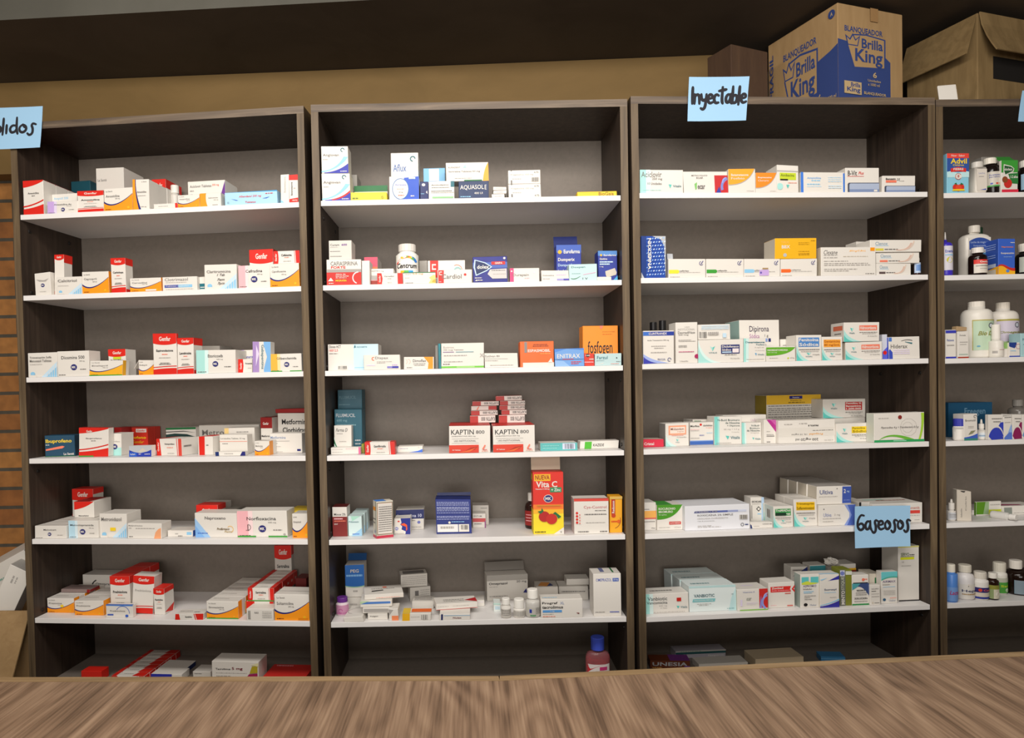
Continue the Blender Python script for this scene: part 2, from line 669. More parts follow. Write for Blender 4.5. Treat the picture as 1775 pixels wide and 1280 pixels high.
def bx(c, s, x0, x1, yt, desc, body='w', art=(), d=None, yb=None, dep=.07, on=None, yaw=0, side=None, name='medicine_box', cat='medicine box',
       jit=.0012, group=None, tilt=0, lean=0, zb=None, zpx=None, free=False, lab=True):
    q = B()
    z = ZS[s - 1] + .0003
    if on is not None:
        z = on.z + on.h + .0008
    if zb is not None:
        z = zb
    if zpx is not None:
        z = P(c, (x0 + x1) / 2, zpx, d)[1]
    q.yaw = R(yaw)
    if yb is not None and on is None:
        d = PS(c, (x0 + x1) / 2 if abs(yaw) < 8 else x0, yb, z)[1]
        d = max(d, .003)
    if d is None:
        d = .010 + random.random() * .006
    q.c, q.s, q.z, q.dep, q.d = c, s, z, dep, d
    for it in range(6):
        ym = yt + 20
        q.u = P(c, x0, ym, q.d)[0]
        v = lray(c, x1, ym)
        o = CAML[c]
        cs, sn = math.cos(q.yaw), math.sin(q.yaw)
        # u + w cs = o.x + t v.x ; d + w sn = o.y + t v.y
        det = cs * -v.y + v.x * sn
        du, dd = o.x - q.u, o.y - q.d
        q.w = (du * -v.y + v.x * dd) / det
        dm = q.d + q.w * sn / 2
        q.h = P(c, (x0 + x1) / 2, yt, dm)[1] - z
        if free or yaw:
            break
        moved = False
        for p in PLACED.get((c, s), []):
            a, b = aabb(p), aabb(q)
            ou, oz = min(a[1], b[1]) - max(a[0], b[0]), min(a[5], b[5]) - max(a[4], b[4])
            od = min(a[3], b[3]) - max(a[2], b[2])
            if ou > .0004 and oz > .0012 and od > .0004:
                if ou < .005:
                    if b[0] < a[0]:
                        q.w -= ou
                    else:
                        q.u += ou + .0004
                        q.w -= ou + .0004
                elif q.d >= a[2] - .001:
                    q.d = a[3] + .0012
                    moved = True
                    break
                else:
                    q.dep = max(.008, a[2] - q.d - .0012)
        if not moved:
            break
    if q.u < TP + .0038:
        q.w -= TP + .0038 - q.u
        q.u = TP + .0038
    if q.u + q.w > WD - TP - .0038:
        q.w = WD - TP - .0038 - q.u
    if q.d + q.dep > DEP - .001 and not yaw:
        q.dep = DEP - .001 - q.d
    top = (ZS[s - 2] - TH if s > 1 else ZT - TP) - .002
    if z + q.h > top:
        q.h = top - z
    if q.dep < .006 or q.h < .004 or q.w < .004:
        WARN.append('THIN %s d=%.3f dep=%.3f h=%.3f w=%.3f' % (desc, q.d, q.dep, q.h, q.w))
        q.dep, q.h, q.w = max(q.dep, .008), max(q.h, .008), max(q.w, .008)
    PLACED.setdefault((c, s), []).append(q)
    ob = carton(name, q, body, list(art) if not isinstance(art, dict) else art, side, jit)
    q.o = ob
    up = abs(math.sin(R(tilt))) * q.w / 2
    ob.matrix_world = MC[c] @ Matrix.Translation((q.u, q.d, z + up)) @ Matrix.Rotation(q.yaw, 4, 'Z') @ Matrix.Translation((q.w / 2, q.dep / 2, 0)) \
        @ Matrix.Rotation(R(tilt), 4, 'Y') @ Matrix.Rotation(R(lean), 4, 'X')
    if lab:
        label(ob, c, s, desc, cat, group)
    return q


ORD = ['second', 'third', 'fourth', 'fifth', 'sixth', 'seventh', 'eighth', 'ninth']


def row(q, n, what, du=0, dz=0, gap=.0012, group=None, step=None):
    """copies of a carton lined up behind it"""
    out = []
    st = (q.dep + gap) if step is None else step
    for i in range(n):
        dd = q.d + st * (i + 1)
        if dd + q.dep > DEP - .0005:
            WARN.append('ROW over %s %d' % (what, i))
            break
        o = q.o.copy()
        C.objects.link(o)
        o.matrix_world = MC[q.c] @ Matrix.Translation((du * (i + 1) + random.uniform(-.001, .001), st * (i + 1), dz * (i + 1))) @ MCI[q.c] @ q.o.matrix_world
        label(o, q.c, q.s, ORD[i] + ' of ' + what, 'medicine box', group or ('row of ' + what))
        for ch in q.o.children:
            k = ch.copy()
            C.objects.link(k)
            k.parent = o
        p = B()
        p.__dict__.update(q.__dict__)
        p.u, p.d, p.z, p.o = q.u + du * (i + 1), dd, q.z + dz * (i + 1), o
        PLACED[(q.c, q.s)].append(p)
        out.append(p)
    q.o['group'] = group or ('row of ' + what)
    return out


def flap(q, kind, col, length, ang, name='flap', col2=None, edge='back'):
    """an open closing flap hinged on a top edge of a carton"""
    hw, hd, h = q.w / 2, q.dep / 2, q.h
    bm = bmesh.new()
    e = .0008
    if edge in ('back', 'front'):
        add_box(bm, -hw * .98, hw * .98, 0, length, -e / 2, e / 2, 0)
        sgn = 1 if edge == 'back' else -1
        M = Matrix.Translation((0, sgn * hd, h + e)) @ Matrix.Rotation(0 if sgn > 0 else math.pi, 4, 'Z') @ Matrix.Rotation(R(ang), 4, 'X')
    else:
        sgn = 1 if edge == 'right' else -1
        add_box(bm, 0, length, -hd * .95, hd * .95, -e / 2, e / 2, 0)
        M = Matrix.Translation((sgn * hw, 0, h + e)) @ Matrix.Rotation(0 if sgn > 0 else math.pi, 4, 'Z') @ Matrix.Rotation(R(-ang), 4, 'Y')
    mats = [mat(col)]
    if col2:
        mats.append(mat(col2))
        bm.normal_update()
        for f in bm.faces:
            if f.normal.z < -.5:
                f.material_index = 1
    return finish(name, bm, mats, q.o, M)


# ---------------------------------------------------------------- bottles
def loft(prof, rx, ry, n=2.0, seg=28):
    """stacked rings (z, scale) with a superellipse outline"""
    bm = bmesh.new()
    rings = []
    for z, k, nn in prof:
        ring = []
        for i in range(seg):
            t = 2 * math.pi * i / seg
            ct, st = math.cos(t), math.sin(t)
            x = abs(ct) ** (2 / nn) * (1 if ct >= 0 else -1)
            y = abs(st) ** (2 / nn) * (1 if st >= 0 else -1)
            ring.append(bm.verts.new((x * k * rx, y * k * (ry if nn > 2.01 or ry == rx else ry), z)))
        rings.append(ring)
    for a, b in zip(rings, rings[1:]):
        for i in range(seg):
            bm.faces.new((a[i], a[(i + 1) % seg], b[(i + 1) % seg], b[i]))
    bm.faces.new(rings[0][::-1])
    bm.faces.new(rings[-1])
    return bm


def bottle(c, s, x0, x1, yt, desc, capx, ycap, ysh, body, cap, lab=None, yb=None, d=None, rect=0, depf=1.0, name='medicine_bottle', cat='bottle',
           glass=False, capr=.4, neck=None, lean=None, group=None, ridge=True, liquid=None, nozzle=None, z=None):
    """lab: (y0, y1, colour, art) with pixel rows of the label; ysh: pixel row where the shoulder meets the straight body"""
    z0 = ZS[s - 1] + .0003 if z is None else z
    xm = (x0 + x1) / 2
    if yb is not None:
        d = PS(c, xm, yb, z0)[1]
    if d is None:
        d = .03
    d = max(d, .004)
    ua, ub = P(c, x0, yt + 20, d)[0], P(c, x1, yt + 20, d)[0]
    r = (ub - ua) / 2
    ry = r * depf
    dc = d + ry
    ua, ub = P(c, x0, yt + 20, dc)[0], P(c, x1, yt + 20, dc)[0]
    r, um = (ub - ua) / 2, (ua + ub) / 2
    ry = r * depf
    H = min(P(c, xm, yt, dc)[1] - z0, (ZS[s - 2] - TH if s > 1 else ZT - TP) - .002 - z0)
    um = max(um, TP + r + .0035)
    hc = P(c, xm, ycap, dc)[1] - z0
    hs = P(c, xm, ysh, dc)[1] - z0
    ca, cb = P(c, capx[0], yt + 5, dc)[0], P(c, capx[1], yt + 5, dc)[0]
    rc = (cb - ca) / 2
    cxo = (ca + cb) / 2 - um
    if abs(cxo) < .004:
        cxo = 0
    root = bpy.data.objects.new(name, None)
    C.objects.link(root)
    M = MC[c] @ Matrix.Translation((um, dc, z0))
    if lean:
        M = M @ lean
    root.matrix_world = M
    label(root, c, s, desc, cat, group)
    nn = 5.0 if rect else 2.0
    nk = (neck or .86) * rc / r
    prof = [(0, .90, nn), (.003, .97, nn), (.006, 1, nn), (hs, 1, nn)]
    for i in range(1, 6):
        t = i / 5
        k = nk + (1 - nk) * math.cos(t * math.pi / 2) ** .8
        prof.append((hs + (hc - .004 - hs) * math.sin(t * math.pi / 2) ** .9, max(k, nk), nn + (2 - nn) * t))
    prof.append((hc + .002, nk, 2.0))
    bmat = mat(body, rough=.12 if glass else .3, alpha=.75 if glass == 2 else None)
    finish('bottle_body', loft(prof, r, ry if rect else r * depf, nn), bmat, root, smooth=True)
    if liquid:
        hl = P(c, xm, liquid[0], dc)[1] - z0
        finish('liquid', loft([(.003, .9, nn), (.006, .96, nn), (hl, .96, nn)], r, ry, nn), mat(liquid[1], rough=.2), root, smooth=False)
    if cap:
        bm = bmesh.new()
        seg = 36
        rings = []
        for z, k in ((hc, .97), (hc + .0006, 1), (H - .0015, 1), (H, .93)):
            rings.append([bm.verts.new((cxo + rc * k * (1 - (.018 if ridge and i % 2 else 0)) * math.cos(2 * math.pi * i / seg), rc * k * (1 - (.018 if ridge and i % 2 else 0)) * math.sin(2 * math.pi * i / seg), z)) for i in range(seg)])
        for a, b in zip(rings, rings[1:]):
            for i in range(seg):
                bm.faces.new((a[i], a[(i + 1) % seg], b[(i + 1) % seg], b[i]))
        bm.faces.new(rings[0][::-1])
        bm.faces.new(rings[-1])
        finish('cap', bm, mat(cap, rough=.35), root)
    if nozzle:
        bm = loft([(H, .5, 2), (H + nozzle * .4, .42, 2), (H + nozzle, .25, 2)], rc, rc)
        finish('nozzle', bm, mat('w', rough=.35), root, smooth=True)
    if lab:
        ly0, ly1, lcol, art = lab[:4]
        span = lab[4] if len(lab) > 4 else 150
        la, lb = P(c, xm, ly1, dc)[1] - z0, P(c, xm, ly0, dc)[1] - z0
        la = max(la, .004)
        bm = bmesh.new()
        mats = [mat(lcol)]
        e = .0006
        if rect:
            def fn(x, y, ly):
                return Vector(((x - .5) * 2 * r * .84, -ry - e - ly * .00015, la + (lb - la) * y))
            asp = 2 * r * .84 / (lb - la)
            sub = 1
        else:
            def fn(x, y, ly):
                t = R(-90 + (x - .5) * span)
                return Vector(((r + e + ly * .00015) * math.cos(t), (ry + e + ly * .00015) * math.sin(t), la + (lb - la) * y))
            asp = r * R(span) / (lb - la)
            sub = 16
        pt = Paint(bm, mats, fn, asp, sub)
        pt.rect(0, 0, 1, 1, lcol)
        pt.run(art)
        finish('label', bm, mats, root)
    q = B()
    q.c, q.s, q.u, q.d, q.w, q.dep, q.z, q.h, q.yaw, q.o = c, s, um - r, dc - ry, 2 * r, 2 * ry, z0, H, 0, root
    PLACED.setdefault((c, s), []).append(q)
    return q


# ---------------------------------------------------------------- print designs
def curve(pts, n=10):
    """points along a quadratic curve through three points"""
    (a, b), (c, d), (e, f) = pts
    return [((1 - t) ** 2 * a + 2 * t * (1 - t) * c + t * t * e, (1 - t) ** 2 * b + 2 * t * (1 - t) * d + t * t * f) for t in [i / n for i in range(n + 1)]]


def red_up(nm, sub='', foot=True, deep=.22):
    a = [('p', [(0, 1), (0, 1 - deep + .03)] + curve([(0, 1 - deep + .03), (.5, 1 - deep - .05), (1, 1 - deep + .03)])[1:-1] + [(1, 1 - deep + .03), (1, 1)], 'r'),
         ('t', 'Genfar', .26, 1 - deep * .68, .76, 1 - deep * .28, 'w', 'b')]
    if foot:
        a += [('p', [(0, 0), (1, 0), (1, .15)] + curve([(1, .15), (.5, .155), (0, .12)])[1:], 'r'),
              ('p', curve([(0, .16), (.5, .19), (1, .19)]) + curve([(1, .21), (.5, .21), (0, .18)]), 'r')]
    if nm:
        a += [('t', nm, .14, .54, .86, .61, 'k', 'b'), ('l', .38, .62, .48, .02, 'sal'), ('l', .25, .75, .40, .015, 'gl'), ('l', .3, .7, .27, .015, 'g'), ('l', .25, .76, .24, .015, 'g')]
    return {'F': a, 'T': [('r', 0, 0, 1, 1, 'r')], 'R': [('r', 0, .8, 1, 1, 'r'), ('r', 0, 0, 1, .1, 'r')], 'L': [('r', 0, .8, 1, 1, 'r'), ('r', 0, 0, 1, .1, 'r')]}


def red_side(nm, ln=True):
    return {'F': [('p', [(0, 0), (.17, 0)] + curve([(.17, 0), (.21, .5), (.17, 1)])[1:] + [(0, 1)], 'r'), ('t', 'Genfar', .055, .2, .125, .8, 'w', 'bv'),
                  ('p', [(.86, 0), (1, 0), (1, 1), (.84, 1)], 'r'), ('p', [(.815, 0), (.83, 0), (.81, 1), (.795, 1)], 'r'),
                  ('t', nm, .30, .58, .70, .75, 'k', 'b'), ('l', .42, .60, .45, .05, 'sal'), ('l', .38, .66, .16, .05, 'gl')],
            'T': [('r', 0, 0, .19, 1, 'r'), ('r', .84, 0, 1, 1, 'r'), ('l', .4, .7, .5, .06, 'gl')], 'R': [('r', 0, 0, 1, 1, 'r'), ('t', 'Genfar', .3, .4, .7, .65, 'w', 'b')], 'L': [('r', 0, 0, 1, 1, 'r')]}


def red_swoosh(nm, br='Genfar'):
    return {'F': [('p', [(0, 1), (0, .80)] + curve([(0, .80), (.55, .83), (1, .97)])[1:] + [(1, 1)], 'r'),
                  ('p', [(0, 0), (1, 0), (1, .30)] + curve([(1, .30), (.5, .19), (0, .17)])[1:], 'r'),
                  ('p', curve([(0, .22), (.5, .25), (1, .40)]) + curve([(1, .44), (.5, .29), (0, .26)]), 'r'),
                  ('t', nm, .24, .60, .78, .655, 'k'), ('l', .42, .58, .54, .02, 'g')], 'T': [('r', 0, 0, 1, 1, 'r')]}


def orange(nm, mg=True, foot=None, co='o', yel=None):
    a = [('p', [(0, 0), (1, 0), (1, .72)] + curve([(1, .72), (.35, .0), (0, .36)], 14)[1:], co),
         ('p', curve([(0, .36), (.35, .0), (1, .72)], 14) + curve([(1, .74), (.33, .045), (0, .44)], 14), 'n'),
         ('t', 'La Santé', .07, .84, .30, .90, 'g'), ('t', nm, .07, .60, .55, .71, 'g'), ('l', .06, .26, .05, .035, 'br'), ('c', .86, .13, .055, 'ye')]
    if mg:
        a.append(('t', '500 mg', .40, .50, .56, .56, 'g'))
    if foot:
        a.append(('r', 0, 0, 1, .06, foot))
    if yel:
        a.append(('c', .56, .47, .12, 'y', .8))
    return {'F': a, 'R': [('r', 0, 0, .5, 1, co)], 'T': [('l', .1, .6, .5, .06, 'gl')]}


def mkoval(x, y, r):
    return [('c', x, y, r, 'n', .92), ('t', 'MK', 0, 0, 0, 0, 'w', 'b', x, y, r)]


def fix(art, asp):
    """resolves marks whose width depends on the face's aspect"""
    out = []
    for a in art:
        if a[0] == 't' and len(a) == 11:
            x, y, r = a[8:]
            out.append(('t', a[1], x - r * .68 / asp, y - r * .38, x + r * .68 / asp, y + r * .38, a[6], a[7]))
        else:
            out.append(a)
    return out


_run = Paint.run
Paint.run = lambda s, art: _run(s, fix(art, s.asp))


def mk(nm, col='w', col2='w', mg=True, foot=None, orv=(.5, .38, .17), ty=.62, tx=(.34, .86)):
    a = [('r', 0, 0, .22, 1, col), ('r', .22, 0, .31, 1, col2)] if col != 'w' else []
    a += [('t', nm, tx[0], ty, tx[1], ty + .13, 'k')]
    if mg:
        a += [('t', '500 mg', tx[1] - .16, ty - .12, tx[1], ty - .06, 'g')]
    a += mkoval(*orv)
    a += [('l', .04, .26, .05, .03, 'g'), ('l', .72, .9, .26, .03, 'g')]
    if foot:
        a += [('r', 0, 0, .37, .055, foot), ('r', .62, 0, 1, .055, foot)]
    return {'F': a}


def dots(nm, y=.62, hand=None, blue='lb', size=.11, lines=True, nm2=None):
    a = [('p', [(.46, 0), (1, 0), (1, .62)], 'll'), ('p', [(.62, 0), (1, 0), (1, .42)], blue)]
    for i in range(5):
        a.append(('p', [(.99 - .075 * i - .015, 0), (.99 - .075 * i, 0), (.99 - .075 * i, .6 - .11 * i), (.99 - .075 * i - .015, .58 - .11 * i)], 'w'))
    a += [('c', .17, .14, .10, blue, .8), ('r', .05, .0, .30, .085, 'w'), ('t', nm, .08, y, .82, y + size, 'g')]
    if nm2:
        a.append(('t', nm2, .08, y - .12, .82, y - .12 + size * .9, 'g'))
    if lines:
        a.append(('l', .08, .5, y - .22, .02, 'gl'))
    a += hand or []
    return {'F': a}


def shield(x, y, h, asp_w, txt=True, col='t', ty=None):
    """teal shield mark with its name under or beside it"""
    a = [('p', [(x - asp_w, y + h), (x, y + h * .75), (x, y - h)], col), ('p', [(x, y + h * .75), (x + asp_w, y + h), (x, y - h)], 'tl')]
    if txt:
        a.append(('t', 'Vitalis', x - asp_w * 1.5, y - h * 2.1, x + asp_w * 1.5, y - h * 1.35, 'td'))
    return a


def corner(col='t', col2='tl', w=.5, h=.62):
    return [('p', [(0, 0), (w, 0)] + curve([(w, 0), (.12, .12), (0, h)])[1:], col2), ('p', [(0, 0), (w * .55, 0)] + curve([(w * .55, 0), (.06, .1), (0, h * .6)])[1:], col)]


def vit(block, nms, bw=(.50, .92), by=(.60, .90), sx=.22, sy=.62, narrow=False, amp=True, tcol='w'):
    a = corner()
    a.append(('r', bw[0], by[0], bw[1], by[1], block))
    k = (by[1] - by[0]) / len(nms)
    for i, t in enumerate(nms):
        y1 = by[1] - k * i - k * .15
        a.append(('t', t, bw[0] + .02, y1 - k * .68, bw[1] - .03, y1, tcol, 'b'))
    a += shield(sx, sy, .10 if not narrow else .055, .05 if not narrow else .09)
    a += [('l', bw[0], bw[1], by[0] - .12, .03, 'g'), ('l', bw[0] + .08, bw[1] - .03, by[0] - .19, .025, 'gl'), ('t', '10 Ampollas', bw[1] - .27, by[0] - .34, bw[1], by[0] - .28, 'g')]
    return {'F': a}


def barcode(x0, y0, x1, y1, n=14):
    rnd = random.Random(n)
    return [('r', x0, y0, x1, y1, 'w')] + [('r', x0 + (x1 - x0) * (i + .1) / n, y0 + .01, x0 + (x1 - x0) * (i + .25 + .5 * rnd.random()) / n, y1, 'k') for i in range(n)]


def lines(x0, x1, ys, h=.025, col='gl'):
    return [('l', x0, x1, y, h, col) for y in ys]
# ================================================================ bookcase A (beside the brick wall)
# --- top shelf
c = 'A'
q = bx(c, 1, 40, 75, 313, 'tall white carton with red swooshes at the brick end', art=red_swoosh('Amoxicilina'), d=.008, dep=.05)
row(q, 3, 'tall red-white cartons at the brick end', group='red and white cartons in a row')
bx(c, 1, 82.5, 134.5, 349, 'low white carton with a lilac end and blue oval', art=mk('Amoxicilina Ac', 'li', 'lp', ty=.66, tx=(.22, .80), orv=(.52, .30, .17)), d=.006, dep=.03)
bx(c, 1, 90.5, 134, 336, 'plain white carton behind the lilac-ended one', art=[('t', 'Ampicil 500', .08, .72, .66, .86, 'lb'), ('l', .1, .8, .62, .03, 'gl')], d=.04, dep=.07)
bx(c, 1, 134.5, 179.5, 331, 'squarish white carton with red top and red foot', art=red_up('Amoxicilina', deep=.24), d=.008, dep=.06)
bx(c, 1, 180, 229.5, 326, 'white carton with orange curve before a taller one', art=orange('Amoxicilina'), d=.007, dep=.06)
q = bx(c, 1, 230, 258, 311, 'upright white carton with orange and navy stripe', art=[('p', [(0, 0), (.36, 0)] + curve([(.36, 0), (.12, .5), (.16, 1)])[1:] + [(0, 1)], 'o'), ('p', curve([(.36, 0), (.12, .5), (.16, 1)]) + curve([(.2, 1), (.16, .5), (.5, 0)]), 'n'), ('t', 'La Santé', .55, .9, .86, .935, 'g'), ('t', 'Amoxicilina', .26, .55, .84, .62, 'g'), ('l', .3, .8, .45, .02, 'gl'), ('t', '500 mg', .5, .07, .82, .11, 'g')], d=.007, dep=.045)
row(q, 2, 'orange striped upright cartons lined up', group='orange striped upright cartons')
bx(c, 1, 166, 214, 291, 'tall plain white carton standing behind the orange one', body='wl', art=[('t', 'La Santé', .06, .74, .38, .79, 'g'), ('t', 'Amoxicilina', .07, .42, .62, .50, 'g'), ('t', '500 mg', .46, .33, .64, .37, 'g')], d=.09, dep=.1)
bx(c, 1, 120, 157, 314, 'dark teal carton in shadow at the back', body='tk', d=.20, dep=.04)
bx(c, 1, 267, 308.5, 353, 'flat white carton with a small red end', art=[('r', .9, 0, 1, 1, 'r'), ('l', .2, .6, .4, .1, 'gl')], d=.005, dep=.04, side={'R': 'r'})
bx(c, 1, 264, 288, 311, 'white carton with red top behind the flat one', art=red_up('', deep=.3, foot=False), d=.1, dep=.09)
bottle(c, 1, 296, 311, 322, 'small white jar between the boxes', (297, 310), 336, 341, 'wl', 'w', d=.12)
bx(c, 1, 309, 346.5, 337.7, 'small white carton with orange curve beside flat one', art=orange('Ampicilina'), d=.006, dep=.05)
bx(c, 1, 347, 383, 334.6, 'white carton with an orange upright band', art=[('p', [(0, 0), (.36, 0)] + curve([(.36, 0), (.24, .5), (.30, 1)])[1:] + [(0, 1)], 'o'), ('t', 'Azitromicina', .40, .58, .86, .68, 'g'), ('t', '500 mg', .66, .42, .88, .50, 'g'), ('l', .6, .85, .08, .04, 'g')], d=.006, dep=.05)
bx(c, 1, 326, 390.5, 313.5, 'wide white carton with a purple and orange corner', art=[('p', [(1, .97), (1, .52), (.86, .46)], 'p'), ('p', [(.86, .46), (1, .52), (1, .2), (.9, .3)], 'ol'), ('t', 'Aciclovir Tabletas', .06, .80, .64, .88, 'g'), ('t', '200 mg', .66, .81, .84, .89, 'sal'), ('l', .06, .16, .68, .04, 'gl'), ('t', '12', .06, .50, .14, .60, 'n')], d=.07, dep=.08)
bx(c, 1, 390, 481, 332, 'long light blue carton with red wording', body='#a9d3ee', art=[('p', [(0, 1), (1, .92), (1, 1)], 'cy'), ('t', 'Albendazol 200 mg', .27, .52, .70, .72, 'r', 'i'), ('p', [(.12, .50), (.26, .36), (.22, .34)], 'b'), ('p', [(.72, .42), (.86, .54), (.80, .42)], 'b'), ('t', 'Tabletas', .39, .12, .59, .26, 'r'), ('t', '12', .05, .14, .08, .28, 'g'), ('l', .78, .92, .76, .05, 'r')], d=.006, dep=.075, side={'T': 'cy'})
bx(c, 1, 486, 500.5, 302.5, 'slim white upright carton beside the post', art=[('t', 'Betametasona', .38, .36, .62, .92, 'gl', 'v'), ('p', [(0, 0), (.5, 0), (.0, .12)], 'lb')], d=.006, dep=.09)
bx(c, 1, 501, 521, 303, 'red-ended upright carton half hidden by the post', art=[('p', [(0, 1), (0, .82), (1, .80), (1, 1)], 'r'), ('p', [(0, 0), (1, 0), (1, .17), (0, .13)], 'r'), ('t', 'Genfar', .3, .05, .9, .10, 'w', 'bu'), ('t', 'Betametasona', .2, .26, .38, .74, 'k', 'v'), ('l', .5, .7, .5, .03, 'gl')], d=.006, dep=.09)

# --- second shelf
bx(c, 2, 61, 88, 473, 'crumpled white carton with a blue oval', jit=.004, art=mkoval(.5, .44, .09) + [('p', [(.1, .72), (.3, .62), (.7, .6), (.9, .72), (.6, .66)], 'gl'), ('l', .3, .7, .15, .02, 'gl')], d=.008, dep=.05)
q = bx(c, 2, 92, 109.5, 442, 'tall thin white carton with a red top, leaning slightly', art=red_up('', deep=.13, foot=False), d=.022, dep=.035, tilt=2)
bx(c, 2, 98, 142, 480, 'low pale-blue-cornered carton before the thin one', art=dots('Calcitriol', .70, size=.15) , d=.004, dep=.016)
bx(c, 2, 143, 189, 471, 'white and orange carton beside the tall red-topped one', art=orange('Captopril'), d=.007, dep=.06)
bx(c, 2, 192.5, 217.5, 447.5, 'upright white carton with red top and foot', art=red_up('Carbidopa', deep=.2), d=.007, dep=.035)
bx(c, 2, 226, 280, 482, 'wide low white and orange carton with a sticker', art={'F': orange('Carvedilol')['F'] + [('r', .50, .04, .84, .16, 'w')], 'R': orange('x')['R']}, d=.006, dep=.06)
bx(c, 2, 282, 342, 480, 'white carton with a blue and navy bar', art=[('t', 'Clotrimazol', .07, .70, .74, .92, 'g'), ('r', .06, .22, .46, .42, '#4a58a6'), ('r', .46, .22, .86, .42, 'lb'), ('t', 'Tabletas vaginales', .09, .27, .76, .37, 'w'), ('l', .1, .7, .58, .03, 'gl'), ('l', .1, .9, .08, .03, 'gl')], d=.006, dep=.07)
bx(c, 2, 345, 356, 480, 'small white and teal carton squeezed in a gap', art=[('r', 0, .1, 1, .5, 'td'), ('l', .1, .9, .2, .06, 'w')], d=.02, dep=.06)
bx(c, 2, 354, 410, 458.6, 'white carton with handwritten dosing notes on it', art=dots('Claritromicina', .66, hand=[('t', '1 Tab', .40, .53, .64, .62, 'k', 'i'), ('t', '7am', .40, .34, .63, .43, 'k', 'i'), ('t', '7pm', .42, .16, .63, .28, 'k', 'i')], lines=False), d=.006, dep=.07)
bx(c, 2, 413.5, 468, 460, 'white carton with a pink end and blue oval', art=mk('Cefradina', 'pk', 'pp', orv=(.50, .38, .15), tx=(.23, .76), ty=.68), d=.006, dep=.065)
q0 = bx(c, 2, 468.5, 519, 457, 'white carton with orange curve at the post', art=orange('Ciprofloxacina', foot=None), d=.006, dep=.05)
bx(c, 2, 474.6, 520, 435, 'red-ended carton lying on the orange-curved one', art=red_side('Cefalexina'), on=q0, d=.012, dep=.045)
bx(c, 2, 432, 473, 432.7, 'arched red-topped carton behind the pink-ended one', art=red_up('Cefradina', deep=.33), d=.08, dep=.06)

# --- third shelf
bx(c, 3, 48, 99, 611.7, 'pale-blue-cornered white carton at the brick end', art=dots('Trimetoprim Sulfa', .74, nm2='Metoxazol Tabletas'), d=.006, dep=.06)
q = bx(c, 3, 99.5, 154.5, 608.7, 'large white carton with blue oval and torn end', art=mk('Diosmina 500', orv=(.52, .36, .13), tx=(.13, .86), ty=.68), d=.006, dep=.05)
q = bx(c, 3, 155, 212, 625.4, 'torn white and yellow carton with a green foot', jit=.003, art=orange('Enalapril', co='#f0b02a', foot='gr'), d=.005, dep=.03)
bx(c, 3, 188, 218, 605.6, 'small carton with red top behind the torn one', art={'F': red_up('Ibuprofeno', deep=.28)['F'] + [('r', .3, .62, .75, .71, 'ly')], 'T': [('r', 0, 0, 1, 1, 'r')]}, d=.06, dep=.05)
q = bx(c, 3, 241, 268, 624.6, 'small white carton with its end flap hanging open', art=orange('Enalapril', mg=False), d=.014, dep=.05)
flap(q, 'w', 'w', .026, -58, edge='left', name='end_flap')
bx(c, 3, 265, 305.5, 578.5, 'tallest red-topped white carton of the shelf', art=red_up('Espironolactona', deep=.27), d=.004, dep=.009)
bx(c, 3, 307, 335, 586, 'slimmer red-topped upright carton beside the tallest', art=red_up('Levotiroxina', deep=.19), d=.006, dep=.05)
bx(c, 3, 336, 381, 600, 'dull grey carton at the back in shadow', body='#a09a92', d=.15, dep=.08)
bx(c, 3, 340, 408, 607, 'white carton with pale teal end and blue oval', art=mk('Etoricoxib', 'tl', '#d5efec', orv=(.49, .40, .13), tx=(.30, .68), ty=.68), d=.005, dep=.07)
bx(c, 3, 411, 437, 623, 'small carton with a red end behind purple one', art=[('p', [(0, 0), (.34, 0), (.38, .5), (.34, 1), (0, 1)], 'r'), ('t', 'Genfar', .12, .25, .26, .75, 'w', 'bv'), ('t', 'Furosemida', .52, .62, 1, .74, 'k', 'b'), ('l', .7, .95, .3, .05, 'gl')], d=.02, dep=.012)
bx(c, 3, 411, 446, 607, 'white carton with lilac top behind the red-ended one', art=[('r', 0, .52, .36, 1, 'li'), ('t', 'Flunarizina', .32, .64, .98, .76, 'b2')], d=.036, dep=.06)
bx(c, 3, 437.5, 468.5, 592.7, 'upright purple and blue carton with sideways lettering', jit=.002, art=[('r', 0, 0, .36, 1, '#a88cc4'), ('r', .36, 0, .62, 1, 'w'), ('r', .62, 0, 1, 1, '#7db4e6'), ('p', [(.62, .1), (.8, .5), (.62, .9)], 'w'), ('p', [(.18, .2), (.36, .6), (.2, .9)], 'lp'), ('t', 'Gabapentina', .45, .10, .64, .90, 'td', 'd')], d=.005, dep=.028)
bx(c, 3, 469, 523, 613.5, 'white carton with yellow-orange end and green foot', art=mk('Glibenclamida', '#f3b646', '#f8dda4', orv=(.52, .40, .15), tx=(.20, .84), ty=.68, foot='gr', mg=False), d=.006, dep=.07)

